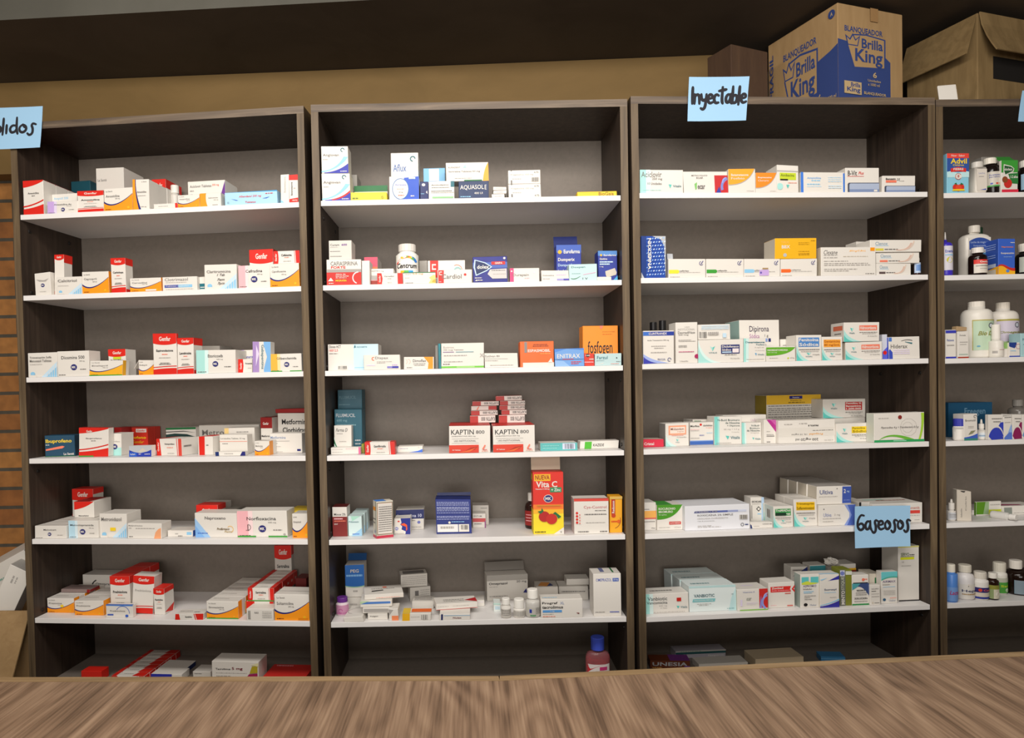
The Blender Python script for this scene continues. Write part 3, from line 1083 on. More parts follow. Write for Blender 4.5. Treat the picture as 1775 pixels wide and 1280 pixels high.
# --- fourth shelf
bx(c, 4, 78, 130, 755, 'dark petrol-blue carton with yellow lettering', body='#1d4760', art={'F': [('t', 'Ibuprofeno', .03, .60, .90, .82, 'y', 'b'), ('p', [(.03, .28), (.58, .38), (.66, .46), (.58, .50), (.03, .36)], 'sal'), ('t', 'La Santé', .62, .06, .96, .17, 'w', 'b'), ('r', 0, 0, 1, .03, 'gd'), ('l', .03, .15, .54, .03, 'w')]}, yb=792.5, yaw=14, dep=.05)
bx(c, 4, 136, 187, 742, 'torn red and white carton with red swooshes', art={**red_swoosh('Ibuprofeno'), 'F': red_swoosh('Ibuprofeno')['F'] + [('r', 0, 0, .5, .04, 'gr'), ('t', 'Genfar', .26, .84, .46, .92, 'w', 'b')]}, jit=.003, yb=792, dep=.024)
bx(c, 4, 187.5, 210, 752, 'white carton with a pale teal foot and blue oval', art=[('r', 0, 0, 1, .36, 'tl'), ('t', 'Ibuprofeno', .12, .58, .9, .68, 'gl')] + mkoval(.5, .40, .13), yb=790, dep=.06)
bx(c, 4, 224, 262.5, 773, 'low blue and silver foil carton set out in front', art=[('r', 0, 0, 1, .62, '#2a3fa6'), ('r', 0, 0, .34, .4, 'b'), ('p', [(0, 1), (0, .62), (.2, .45), (.5, .32), (.8, .45), (1, .62), (1, 1)], 'si'), ('p', [(.4, .4), (.6, .8), (.8, .5)], 'bg'), ('t', 'Ibuflash', .06, .16, .28, .30, 'w'), ('l', .44, .54, .2, .06, 'w'), ('l', .7, .95, .2, .06, 'w')], yb=792, dep=.022)
q = bx(c, 4, 210.5, 256, 741.6, 'bright red carton with yellow lettering behind the foil one', body='#cf3324', art=[('t', 'Ibuprofeno', .04, .50, .94, .64, 'y', 'b'), ('t', 'Genfar', .40, .34, .86, .46, 'ye', 'i'), ('r', .56, .80, .96, .95, 'w'), ('t', 'Genfar', .60, .84, .92, .91, 'r', 'b'), ('l', .06, .6, .2, .03, 'pk'), ('r', 0, .28, .4, .32, 'or_'), ('l', .05, .5, .78, .03, 'pk')], yb=783, dep=.035, group='bright red cartons')
row(q, 3, 'bright red cartons behind the foil one', du=.0, group='bright red cartons')
bx(c, 4, 199, 211, 741.6, 'dark red carton edge beside the bright red one', body='rd', d=.12, dep=.06)
q = bx(c, 4, 272, 315.5, 761, 'white carton with red bands, turned outward at front', art={'F': [('p', [(0, 0), (.18, 0), (.13, 1), (0, 1)], 'r'), ('t', 'Genfar', .04, .25, .10, .8, 'w', 'bv'), ('r', .87, 0, 1, 1, '#d84a3e'), ('p', [(.82, 0), (.84, 0), (.82, 1), (.80, 1)], 'r'), ('t', 'Ketoprofeno', .34, .62, .72, .74, 'k', 'b'), ('l', .42, .66, .46, .04, 'sal'), ('l', .44, .7, .12, .04, 'gl')], 'R': [('l', .1, .5, .5, .1, 'g')], 'T': [('r', 0, 0, .2, 1, 'r')]}, yb=790, yaw=-12, dep=.075)
bx(c, 4, 344, 368.5, 757, 'white-ended carton with a broad red band', art=[('r', 0, 0, .44, 1, 'r'), ('p', [(-.0, 0), (.06, 0), (.03, 1), (0, 1)], 'w'), ('l', .55, .7, .5, .06, 'g')], yb=789, yaw=-6, dep=.07, side={'T': 'r'})
bx(c, 4, 374, 426, 783.5, 'flat white ointment carton with navy ends, lying in front', art=[('r', 0, 0, .12, 1, 'bd'), ('p', [(.82, 0), (.9, 1), (1, 1), (1, 0)], 'n'), ('l', .3, .6, .4, .2, 'gl')], yb=790.5, dep=.02)
bx(c, 4, 381, 429, 753.8, 'white carton with a fine red rule across', art=[('t', 'Loratadina Tableta 10 mg', .04, .74, .92, .84, 'g'), ('r', .0, .64, 1, .66, 'sal'), ('l', .1, .3, .52, .03, 'g')], yb=787.5, dep=.035)
bx(c, 4, 442, 467.5, 765, 'small white and orange carton beside the blue-lettered one', art=orange('Metformina'), yb=789.5, dep=.05)
bx(c, 4, 467.5, 523.5, 751.5, 'large white carton with blue-grey lettering by the post', art=[('t', 'Metformina', .03, .72, .50, .86, '#7c8fb4'), ('r', .02, .60, .62, .615, 'g'), ('l', .04, .26, .48, .03, 'gl'), ('l', .05, .35, .32, .025, 'gl'), ('r', .85, .10, .96, .2, 'n'), ('l', .02, .4, .06, .02, 'gl')], yb=788, dep=.06)
bx(c, 4, 389, 441, 742, 'white carton with a yellow end, behind the ruled one', art=[('p', [(0, 0), (.14, 0), (.14, 1), (0, 1)], '#ecd08a'), ('l', .4, .8, .8, .05, 'gl')], d=.13, dep=.04)
q = bx(c, 4, 452, 472, 724, 'red-topped upright carton behind the orange one', art={'F': [('r', 0, .68, 1, 1, 'rd'), ('t', 'Genfar', .2, .78, .7, .86, 'w', 'b'), ('t', 'Metformina', .06, .42, .94, .48, 'k', 'b'), ('c', .4, .22, .05, 'y')], 'T': [('r', 0, 0, 1, 1, 'rd')]}, d=.075, dep=.045)
row(q, 1, 'red-topped upright cartons behind the orange one', du=.012, group='red-topped upright cartons')
q = bx(c, 4, 480, 540, 716.5, 'big shadowed white carton with heavy black lettering', body='wl', art=[('t', 'Metformina', .12, .70, .92, .84, 'k', 'b'), ('t', 'Clorhidrato', .14, .48, .92, .62, 'k', 'b'), ('t', '850 mg', .36, .28, .7, .38, 'r', 'b')], d=.15, dep=.06)
bx(c, 4, 478, 530, 709, 'dark red flat carton lying on the big shadowed one', body='rd', on=q, d=.155, dep=.05)
bx(c, 4, 288, 340, 741.6, 'white carton with dark green waves at the back', body='wl', art=[('r', 0, .92, 1, 1, 'gd'), ('p', [(0, .72), (.3, .76), (.7, .72), (1, .60), (1, .48), (.5, .55), (0, .60)], '#1e3a38'), ('p', [(0, .84), (.6, .86), (1, .78), (.6, .83), (0, .81)], 'k')], d=.16, dep=.06)
bx(c, 4, 343, 450, 737, 'very wide grey-white carton along the back', body='wl', art=[('t', 'Metronidazol', .05, .60, .84, .82, '#75716d')], d=.18, dep=.06)

# --- fifth shelf
q = bx(c, 5, 60, 115, 912, 'low white carton with blue oval at the brick end', art=mk('Meloxicam', orv=(.47, .34, .15), ty=.62, tx=(.28, .68), mg=False), yb=934, dep=.036)
r5 = row(q, 5, 'low white cartons at the brick end', du=.001, group='low white cartons in a row')
q2 = bx(c, 5, 117, 170, 903, 'pale blue and white carton with blue oval', art=mk('Metoclopramida', '#b9dcec', '#d9ebf2', orv=(.48, .36, .17), tx=(.06, .86), ty=.66), yb=933, dep=.07)
bx(c, 5, 129, 163, 870, 'red-swooshed white carton lying on the pale blue one', art={'F': [('p', [(0, 1), (0, .50)] + curve([(0, .5), (.6, .6), (1, 1)])[1:], 'r'), ('t', 'Metocarbamol', .22, .08, .72, .16, 'k', 'b')], 'T': [('r', 0, 0, .8, 1, 'rd')]}, on=q2, d=.055, dep=.08)
bx(c, 5, 125, 161, 848, 'tall red-topped carton behind, in shadow', body='wl', art=red_up('', deep=.42, foot=False), on=r5[2], d=.14, dep=.05, free=True)
bx(c, 5, 172, 220, 891, 'white carton with yellow sticker and pale blue corner', art=dots('Metronidazol', .70, hand=[('r', .40, .28, .60, .42, 'y')], size=.15, lines=False), yb=932, dep=.07)
bx(c, 5, 221, 280, 907.6, 'long low white carton with an orange lick', art=[('p', [(.78, 0), (.98, 0), (.98, .7), (.9, .62), (.82, .4)], '#f1a878'), ('t', 'Metilprednisolona', .03, .78, .44, .88, 'g'), ('l', .24, .8, .64, .05, 'gl'), ('l', .04, .12, .66, .05, 'gl'), ('l', .05, .16, .1, .05, 'g')], yb=934, dep=.05)
bx(c, 5, 291, 334.5, 920, 'small flat white carton with blue end, lying down', art=[('r', .76, .3, .95, .75, 'lb'), ('l', .3, .42, .4, .15, 'gl'), ('l', .42, .6, .08, .12, 'g')], yb=931, dep=.05, side={'R': 'b'})
q3 = bx(c, 5, 338.5, 411, 890, 'white carton with a blue corner and gold script', art=[('p', [(0, 0), (.36, 0), (.0, .8)], '#9cc4ec'), ('p', [(0, 0), (.22, 0), (0, .5)], '#7fb2ea'), ('t', 'Naproxeno', .24, .70, .74, .86, 'g', 'b'), ('t', 'Profármaco', .52, .30, .82, .40, '#6d5524', 'bi'), ('t', 'Pharma', .7, .2, .88, .28, '#a88a3c', 'i'), ('a', .84, .34, .12, .02, -60, 140, 'ye'), ('l', .06, .3, .16, .03, 'b')], yb=932, dep=.06)
bx(c, 5, 341, 378, 876, 'red-topped carton behind the blue-cornered one', art=red_up('', deep=.45, foot=False), d=.08, dep=.05)
bx(c, 5, 352, 388, 872, 'white carton with dark red end farther behind', body='wl', art=[('r', .8, 0, 1, 1, 'rd'), ('r', 0, .88, 1, 1, 'rd'), ('r', .4, 0, .6, .88, 'gl')], d=.15, dep=.05)
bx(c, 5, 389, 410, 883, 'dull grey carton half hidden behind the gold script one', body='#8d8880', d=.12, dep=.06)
bx(c, 5, 412, 498, 886, 'largest white carton with pink end and a pen letter', art=mk('Norfloxacina', 'pk', 'pp', orv=(.50, .32, .145), tx=(.19, .78), ty=.64, foot='gr', mg=True)['F'] + [('a', .215, .38, .10, .015, -90, 90, 'k'), ('r', .208, .27, .22, .49, 'k'), ('r', .17, .26, .24, .275, 'k'), ('t', 'G', .925, .08, .965, .15, 'k')], yb=931.5, dep=.06)
bx(c, 5, 499, 534, 885.6, 'yellow carton behind the orange-curved one', body='#e6c433', art=[('r', .1, .2, .4, .36, 'p'), ('r', 0, .5, .4, .62, 'bg'), ('r', .1, .78, .3, .86, 'r')], d=.06, dep=.08)
bx(c, 5, 507, 536, 891, 'white and orange carton hard by the post', art=orange('Omeprazol', mg=False), yb=933, dep=.05)

# --- sixth shelf
q = bx(c, 6, 79, 129, 1037.6, 'white and orange carton with yellow spot at brick end', art=orange('Prazosina', yel=True), yb=1062.5, dep=.045)
rr = row(q, 2, 'orange-curved cartons at the brick end', du=.0005, group='orange-curved cartons in two rows')
q = bx(c, 6, 130, 180, 1042, 'white and orange carton beside the yellow-spotted one', art=orange('Prednisona', mg=False), yb=1067, dep=.06)
row(q, 1, 'orange-curved cartons next along', du=.0005, group='orange-curved cartons in two rows')
bx(c, 6, 184, 230.5, 1049, 'small white carton with blue top line and arc', art={'F': [('p', [(0, .92), (1, .9), (1, 1), (0, 1)], '#4a7fd0'), ('a', .62, .32, .55, .04, 0, 150, 'b'), ('t', 'Prednisolona', .16, .46, .72, .58, 'g'), ('r', .06, .16, .28, .28, '#4a63b8'), ('c', .78, .14, .13, 'b', .8)], 'T': [('r', 0, 0, 1, .3, 'b')]}, yb=1071, dep=.016)
q = bx(c, 6, 191.5, 225.5, 999.5, 'tall red-topped white carton behind the blue-lined one', art=red_up('Prednisolona', deep=.24, foot=False), yb=1063, dep=.05)
row(q, 2, 'tall red-topped cartons running back', du=.0, group='tall red-topped cartons in a row')
bx(c, 6, 227, 263.5, 1000, 'tall red-topped carton leaning, with glare on it', art=red_up('', deep=.22)['F'] + [('t', 'Prednisolona', .12, .58, .88, .64, 'gl')], yb=1065, dep=.045, tilt=4, yaw=3)
bx(c, 6, 267, 285.5, 1021, 'small red-topped carton standing apart', art={**red_up('Ranitidina', deep=.23, foot=False), 'R': [('p', [(.0, .1), (.8, 0), (1, .3)], 'r'), ('r', 0, .82, 1, 1, 'r')]}, yb=1066, dep=.05)
bx(c, 6, 106, 156, 1022, 'dark red and grey carton lying on the row behind', body='#8d7a76', side={'R': 'rd'}, art=[('r', .9, 0, 1, 1, 'rd')], on=rr[1], d=.10, dep=.045, free=True)
bx(c, 6, 144, 200, 997, 'large grey-white carton with round black arc behind', body='wl', art=[('a', .5, .46, .30, .05, 110, 250, 'k'), ('t', 'Omeprazol', .40, .52, .96, .66, 'k'), ('l', .6, .9, .36, .03, 'g')], d=.165, dep=.06)
bx(c, 6, 304, 352.5, 1064.5, 'flat red-ended white carton lying on the shelf edge', art={'F': [('p', [(0, 0), (.18, 0), (.13, 1), (0, 1)], 'r'), ('p', [(.78, 0), (1, 0), (1, 1), (.7, 1)], 'r'), ('p', [(.72, 0), (.75, 0), (.68, 1), (.65, 1)], 'r'), ('t', 'Ranitidina', .36, .36, .60, .62, 'k', 'b')], 'T': [('l', .05, .5, .5, .1, 'gl'), ('l', .6, .8, .3, .1, 'g')]}, d=.002, yaw=3, dep=.04, side={'R': 'w'})
q = bx(c, 6, 358.6, 413.5, 1043, 'white and orange carton with a green foot', art=orange('Simvastatina', foot='gr'), yb=1073, dep=.045)
row(q, 4, 'green-footed orange and white cartons', du=.0, group='green-footed orange and white cartons')
bx(c, 6, 427.5, 474, 1056, 'white carton end with a barcode and blue sticker', art=[('t', 'NAX', .30, .58, .46, .76, 'g', 'b')] + barcode(.06, .12, .16, .85, 8) + lines(.6, .95, (.3, .45, .6, .75), .05), yb=1077, dep=.045)
qs = bx(c, 6, 428, 475, 1043, 'red-ended carton behind the barcode one', art=[('r', 0, 0, .3, 1, 'r'), ('r', .86, 0, 1, 1, 'r'), ('l', .4, .8, .3, .08, 'gl')], yb=1070, dep=.06)
q = bx(c, 6, 430, 475, 1020, 'red-ended carton with green foot, on the stacked row', art={**red_side('Sertralina'), 'F': red_side('Sertralina')['F'] + [('r', 0, 0, 1, .07, 'gr')]}, on=qs, d=.05, dep=.030)
row(q, 5, 'red-ended stacked cartons running back', du=.0, group='red-ended stacked cartons')
bx(c, 6, 476, 536.5, 1031, 'large white and orange carton beside the post', art={'F': orange('Sultamicilina')['F'] + [('r', .68, .02, .96, .1, '#d9820f')], 'T': [('r', 0, .4, 1, .44, 'gl')]}, yb=1076, dep=.07)
bx(c, 6, 476, 505, 946, 'tall red-topped carton in shadow at the back', body='wl', art=red_up('Sertralina', deep=.28, foot=False), d=.215, dep=.03)
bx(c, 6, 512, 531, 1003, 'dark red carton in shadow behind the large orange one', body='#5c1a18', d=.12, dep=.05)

# --- bottom shelf
bx(c, 7, 141, 176, 1164, 'small red and pink carton shining at the brick end', body='r', d=.062, dep=.035)
q = bx(c, 7, 195, 251, 1172.5, 'front red-ended flat carton of a receding row', art={'F': red_side('Tramadol')['F'], 'T': [('r', 0, 0, .14, 1, 'r'), ('p', [(.62, 0), (1, 0), (1, 1), (.7, 1)], 'r'), ('l', .3, .6, .5, .08, 'gl')]}, d=.055, dep=.0265, side={'R': 'r', 'L': 'r'})
row(q, 6, 'red-ended flat cartons in a receding row', du=.0005, dz=.0, group='red-ended flat cartons in a slanting row')
bx(c, 7, 262, 315, 1169, 'low white carton with blue sides', art=[('r', 0, 0, .68, 1, 'b2')], d=.068, dep=.045)
bx(c, 7, 271, 322, 1159, 'white carton with blue sides farther in', art=[('r', 0, 0, 1, .9, 'b2')], d=.12, dep=.06, side={'R': 'bd'})
bx(c, 7, 335, 366, 1165, 'small grey-white carton between blue-sided and tall ones', body='wl', art=[('l', .1, .5, .7, .08, 'g'), ('l', .1, .9, .3, .06, 'gl')], d=.085, dep=.05)
q = bx(c, 7, 367, 448, 1147.5, 'big white carton with burgundy and olive shapes', art=[('t', 'Tacrolimus', .08, .62, .40, .70, 'k', 'b'), ('t', '5 mg', .43, .60, .66, .75, '#7a2033', 'b'), ('l', .09, .75, .48, .02, 'gl'), ('l', .1, .4, .34, .03, 'gl'), ('p', [(.86, .80), (.98, .84), (.98, .52), (.81, .48)], '#b8a52c'), ('p', [(.72, .02), (.74, .30), (.80, .46), (.98, .50), (.98, .02)], '#a3285a'), ('p', [(.84, .86), (1, .96), (1, .8)], '#e3dcae')], d=.06, dep=.06)
bx(c, 7, 455, 529, 1175, 'flat bright red carton beside the big white one', body='#d2302a', art={'F': [('r', .1, 0, .78, .6, 'w'), ('t', 'Genfar', .82, .3, .94, .7, 'w', 'b')], 'T': [('l', .1, .5, .85, .06, 'pk')]}, d=.07, dep=.09)
# ================================================================ bookcase B
c = 'B'
# --- top shelf
swo = lambda red: [('p', curve([(0, .09), (.55, .12), (.84, .62)]) + [(1, .60)] + curve([(1, .58), (.62, .1), (0, .03)])[1:], 'lb'), ('p', curve([(.1, .03), (.62, .05), (1, .36)]) + [(1, 0), (.1, 0)], 'b2')] + ([('p', curve([(.35, .06), (.7, .1), (1, .38)]) + curve([(1, .30), (.7, .04), (.35, .02)]), 'r')] if red else []) + [('t', 'Angiovan', .06, .60, .66, .72, 'g'), ('a', .80, .86, .05, .03, 0, 270, 'td'), ('l', .06, .25, .5, .02, 'gl'), ('l', .7, .94, .05, .03, 'w')]
q = bx(c, 1, 557, 607, 300.7, 'blue-swooshed carton with red line, base of pair', art=swo(True), d=.006, dep=.05)
bx(c, 1, 557, 603.5, 253.6, 'white carton with blue swoosh, stacked on its twin', art=swo(False), on=q, d=.007, dep=.05)
bx(c, 1, 600, 619, 303, 'grey-wrapped carton behind the swoosh pair', body='#9a9690', d=.07, dep=.07)
bx(c, 1, 608.5, 671, 333.4, 'flat bright yellow carton lying in front', body='#f0dc3c', art=[('l', .04, .2, .15, .2, 'ol2'), ('t', 'G', .84, .15, .90, .5, 'k')], d=.006, dep=.05)
bx(c, 1, 614, 672, 322, 'white carton with green top and black slot', art={'F': [('r', 0, .70, 1, 1, 'gd'), ('p', [(.1, .3), (.95, .38), (.95, .46), (.1, .38)], 'k')]}, d=.062, dep=.06)
bx(c, 1, 674.5, 726, 306, 'white and blue carton with a big white disc', art=[('p', [(.44, 0), (1, 0), (1, 1), (.5, .94)], '#2d57c4'), ('c', .38, .46, .36, '#2a6fae', 1.28), ('c', .38, .46, .335, 'w', 1.28), ('t', 'Atorvastatina', .20, .60, .58, .68, 'b'), ('t', '40 mg', .32, .28, .46, .34, 'k'), ('l', .26, .5, .44, .02, 'sal'), ('l', .3, .5, .16, .04, 'sal'), ('r', .66, .88, .88, .96, 'll'), ('l', .72, .84, .12, .05, 'w')], d=.006, dep=.05)
bx(c, 1, 677, 724.5, 265, 'tall white carton behind the one with the disc', art=[('t', 'Aflux', .08, .64, .56, .78, '#3d66a8'), ('r', .70, .36, 1, .54, 'lb'), ('r', .70, .54, 1, .64, 'll'), ('a', .80, .88, .035, .02, 0, 270, 'td'), ('l', .08, .5, .5, .02, 'gl')], d=.06, dep=.07)
bx(c, 1, 728, 742.5, 315, 'narrow navy carton with a white moon', body='#1c2a62', art=[('c', .42, .82, .10, 'w', .8), ('l', .1, .5, .3, .03, 'lb'), ('p', [(.7, .4), (.9, .3), (.85, .5)], 'w')], d=.008, dep=.05)
qa = bx(c, 1, 743, 787.5, 314, 'white carton with a teal square and green line', art=[('r', .86, .66, 1, .98, 'td'), ('t', 'Amlodipino', .10, .72, .78, .82, 'g', 'b'), ('l', .12, .8, .62, .03, 'g'), ('l', .1, .9, .42, .04, 'g'), ('l', .1, .98, .34, .02, 'g'), ('r', .14, .04, .96, .13, '#8cc08a')], d=.007, dep=.05)
bx(c, 1, 734, 771.5, 291.6, 'sky blue carton behind, with a pale window', body='#7db9e0', art=[('r', .26, .66, .72, .98, '#e8dfe0'), ('r', .2, .20, .8, .42, 'w'), ('t', 'Amoxal', .24, .28, .74, .38, 'r', 'b')], d=.075, dep=.05)
qb = bx(c, 1, 795, 847, 314, 'navy carton with white capital lettering', body='#22365f', art=[('t', 'AQUASOL', .05, .48, .84, .78, 'w'), ('t', 'E', .87, .5, .93, .76, 'w'), ('t', '400 UI', .52, .24, .80, .36, 'w'), ('l', .06, .4, .08, .05, 'lb')], d=.007, dep=.05)
bx(c, 1, 773.5, 847, 281.7, 'white carton with yellow-orange edge resting on navy one', art=[('p', [(.86, 0)] + curve([(.86, 0), (.9, .7), (1, .98)])[1:] + [(1, 0)], '#f6a93a'), ('t', 'KURADENT', .06, .70, .34, .78, 'g'), ('t', 'Sertralina Tabletas 50 mg', .06, .46, .80, .56, 'g'), ('r', .42, 0, .84, .07, 'gd'), ('p', [(.4, .72), (.46, .9), (.48, .72)], 'tl'), ('l', .2, .6, .15, .02, 'gl')], on=qb, d=.01, dep=.05)
for i, (yt, yb_, x0, x1) in enumerate(((336.4, 0, 853, 875), (330.3, 0, 855, 878), (324, 0, 855, 878))):
    qq = bx(c, 1, x0, x1, yt, ['lowest', 'middle', 'topmost'][i] + ' of three tiny flat white cartons', art=[('l', .2, .8, .4, .15, 'gl')], on=None if i == 0 else qq, d=.01, dep=.05)
ph = lambda bc: [('t', 'Pregabalina 150 mg', .08, .60, .78, .72, 'gl'), ('l', .12, .4, .34, .04, 'gl'), ('t', '4.75', .80, .76, .94, .88, 'g'), ('r', .08, .0, .12, .26, 'g'), ('r', .08, .94, .12, 1, 'g')] + (barcode(.72, .14, .95, .44) if bc else [('t', '4.75', .80, .06, .94, .2, 'g')])
q = bx(c, 1, 882, 938, 319, 'lower white carton of a stacked pair', art=ph(False), d=.007, dep=.08)
bx(c, 1, 881, 937, 295, 'upper white carton of a stacked pair, with barcode', art=ph(True), on=q, d=.008, dep=.08)
bx(c, 1, 1001, 1069.5, 332, 'slim yellow carton lying alone near the post', body='#f4c52c', art=[('t', 'BioGaia', .54, .12, .92, .86, '#6b5413')], d=.007, dep=.05)

# --- second shelf
q = bx(c, 2, 566, 626, 450, 'red and white carton with a glowing head outline', art=[('r', 0, 0, 1, .50, '#c9281f'), ('r', 0, .50, 1, .62, '#a39d97'), ('t', 'CAFIASPIRINA', .12, .76, .90, .92, 'g'), ('t', 'FORTE', .13, .645, .55, .74, 'r', 'b'), ('a', .92, .28, .20, .045, 90, 250, 'pp'), ('p', [(.04, .16), (.12, .30), (.20, .16)], 'w'), ('t', 'Alivio de', .26, .40, .55, .45, 'w', 'b'), ('t', 'dolores fuertes', .26, .33, .64, .38, 'w', 'b'), ('t', 'de cabeza y', .26, .26, .58, .31, 'w', 'b'), ('t', 'MIGRAÑA', .26, .14, .58, .23, 'y', 'b'), ('l', .06, .2, .06, .03, 'w')], d=.008, dep=.07)
bx(c, 2, 570, 609.5, 417, 'white carton with small purple figures, stacked on red one', body='wl', art=[('t', 'Curam', .06, .72, .46, .82, 'k'), ('t', '600', .56, .72, .80, .83, 'p', 'b'), ('l', .06, .4, .64, .02, 'gl'), ('l', .06, .5, .42, .025, 'g'), ('l', .06, .56, .16, .025, 'g')], on=q, d=.014, dep=.06)
bx(c, 2, 627, 640.5, 452, 'plain white narrow carton beside the red one', d=.009, dep=.06)
bx(c, 2, 641, 682, 466, 'white carton with red foot behind the red-ended one', art=[('t', 'AZITRO mg', .02, .80, .56, .90, 'g'), ('r', 0, .0, .5, .3, '#a3362c'), ('r', 0, .3, .5, .34, 'pk'), ('r', 0, .34, .5, .6, 'gl')], d=.03, dep=.05)
bx(c, 2, 654.5, 698.5, 473.7, 'small red-ended white carton in front', art={'F': [('p', [(0, 0), (.17, 0), (.21, .5), (.17, 1), (0, 1)], 'r'), ('t', 'Genfar', .055, .18, .13, .8, 'w', 'bv'), ('r', .80, 0, 1, 1, 'r'), ('t', 'Carvedilol', .28, .66, .66, .76, 'k'), ('l', .4, .56, .48, .04, 'gl'), ('l', .4, .56, .12, .04, 'gl')]}, d=.004, dep=.022)
bx(c, 2, 699, 755.5, 472, 'white carton with orange blossom and green top edge', art={'F': [('r', 0, .93, 1, 1, 'gd'), ('t', 'Cabergolina', .06, .78, .26, .86, 'g'), ('t', '0,5 mg', .30, .76, .62, .92, '#e8a85a'), ('p', [(.78, 0), (.86, .35), (.8, .5), (.94, .75), (1, .7), (1, 0)], '#f6cf7c'), ('p', [(.88, .1), (.92, .3), (1, .36), (1, .05)], '#f0ad3e'), ('l', .06, .2, .5, .03, 'gl'), ('l', .06, .3, .05, .04, 'g')]}, d=.004, dep=.018)
cen = [('p', [(0, .70), (1, .55), (1, 1), (0, 1)], '#b9d889'), ('p', [(.3, .84), (1, .80), (1, 1), (.3, 1)], 'w'), ('p', curve([(.10, .60), (.3, .92), (.6, .92)]) + curve([(.6, .84), (.34, .84), (.16, .58)]), '#e6452e'), ('p', curve([(.3, .88), (.5, .96), (.66, .90)]) + curve([(.66, .80), (.5, .86), (.34, .80)]), '#efb92c'), ('p', curve([(.5, .93), (.62, .93), (.76, .84)]) + curve([(.74, .72), (.6, .84), (.5, .86)]), '#6db43c'), ('p', curve([(.68, .90), (.80, .86), (.88, .68)]) + [(.80, .64), (.72, .76)], '#3a7fd0'), ('t', 'Centrum', .15, .40, .85, .62, 'k', 'bi'), ('r', .3, .20, .42, .30, '#efb92c'), ('r', .42, .20, .56, .30, '#58b04a'), ('r', .56, .20, .70, .30, 'cy')]
bottle(c, 2, 687, 725, 425, 'white vitamin jar with rainbow arc label', (690.7, 721), 437.5, 450, '#f0eee8', 'w', lab=(444, 484, '#f2efe8', cen, 160), d=.04, neck=.9, name='vitamin_jar', cat='jar')
bx(c, 2, 631, 654, 446, 'red and pink carton behind the red-footed one', body='wl', art=[('r', 0, .7, 1, 1, '#e0506a'), ('r', 0, .5, 1, .7, '#ee7a4a'), ('t', 'Bicobr', .1, .14, .84, .26, 'k', 'b')], d=.10, dep=.09)
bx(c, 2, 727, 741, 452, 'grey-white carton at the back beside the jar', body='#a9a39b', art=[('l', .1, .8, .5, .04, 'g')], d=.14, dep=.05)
bx(c, 2, 758.5, 818, 467.6, 'white carton with red square and dark lettering in front', art=[('r', .02, 0, .18, .96, 'r'), ('r', .05, .60, .13, .86, 'w'), ('r', .07, .66, .13, .80, 'r'), ('t', 'Cardiol', .12, .32, .70, .66, 'g'), ('c', .80, .62, .10, 'r', .9), ('l', .04, .12, .08, .04, 'pk')], d=.004, dep=.03)
bx(c, 2, 741.5, 806, 451.6, 'white carton with a ringed circle, behind its twin', art=[('r', .06, .3, .28, 1, 'r'), ('r', .11, .62, .22, .86, 'w'), ('r', .14, .68, .22, .80, 'r'), ('a', .78, .60, .20, .025, 200, 480, 'sal'), ('a', .80, .56, .11, .06, 0, 360, '#8db8b8')], d=.038, dep=.06)
bx(c, 2, 820, 879.5, 445, 'navy carton with a white-edged shield and red tag', body='#2b2f86', art={'F': [('r', 0, .55, 1, .78, '#4c66b4'), ('p', [(.05, .90), (.02, .60), (.08, .26), (.40, .44), (.56, .60), (.36, .78)], 'll'), ('p', [(.08, .86), (.06, .60), (.10, .31), (.38, .47), (.52, .60), (.34, .75)], '#1b2b5c'), ('t', 'dolex', .12, .53, .47, .68, 'w', 'b'), ('r', .54, .68, .94, .80, 'r'), ('t', 'GRIPA', .64, .705, .86, .775, 'w', 'b'), ('p', [(.42, .32), (.56, .14), (.98, .14), (.98, .52), (.5, .50)], '#cfc9c6'), ('l', .54, .95, .44, .03, 'g'), ('l', .58, .95, .3, .025, 'gl'), ('c', .92, .92, .045, 'w'), ('l', .05, .25, .16, .03, 'w'), ('p', [(.05, .06), (.1, .12), (.12, .05)], 'w'), ('l', .12, .28, .07, .03, 'w')]}, d=.005, dep=.055)
bx(c, 2, 884, 935, 465, 'low white carton with hot pink end', art=[('r', 0, 0, .13, 1, 'hp'), ('c', .06, .78, .06, 'w'), ('t', 'Durapain', .10, .36, .64, .60, 'g'), ('c', .82, .66, .05, 'lp'), ('l', .5, .66, .24, .05, 'pk')], d=.006, dep=.05)
bx(c, 2, 939, 986.5, 469, 'low white carton with a violet bar', art=[('t', 'Duloxetina', .05, .48, .46, .60, 'g'), ('l', .55, .9, .55, .05, 'li'), ('r', .56, .06, .80, .22, '#9a94d4'), ('r', .80, .06, 1, .22, '#4a44b0'), ('l', .05, .3, .2, .05, 'gl')], d=.006, dep=.045)
bx(c, 2, 986.5, 1035, 458, 'pale teal carton with green wave', body='#bfdcdc', art=[('t', 'Doxpen', .08, .74, .58, .88, 'td'), ('p', curve([(.06, .16), (.2, .06), (.4, .28)]) + curve([(.4, .26), (.2, 0), (.06, .13)]), 'gd'), ('p', [(.5, .38), (.95, .50), (.95, .46), (.5, .34)], '#d9a9c4'), ('l', .1, .4, .42, .03, '#8fb4b4'), ('t', '1 V', .48, .06, .66, .18, 'k')], d=.006, dep=.04)
bx(c, 2, 1035.5, 1060, 480, 'slim plain white carton lying before the blue one', d=.004, dep=.03)
q = bx(c, 2, 964, 1007, 424.7, 'tall royal blue carton with its lid torn open', body='#2a3b9a', art=[('r', 0, .80, 1, 1, '#3f5fb6'), ('c', .14, .82, .05, 'ye'), ('t', 'Eurofarma', .30, .78, .95, .88, 'w', 'b'), ('t', 'Domperix', .07, .56, .74, .67, 'w', 'b'), ('t', 'Domperidona', .07, .43, .82, .52, 'll'), ('t', '1 mg/mL', .07, .29, .42, .37, 'w', 'b')], d=.065, dep=.05)
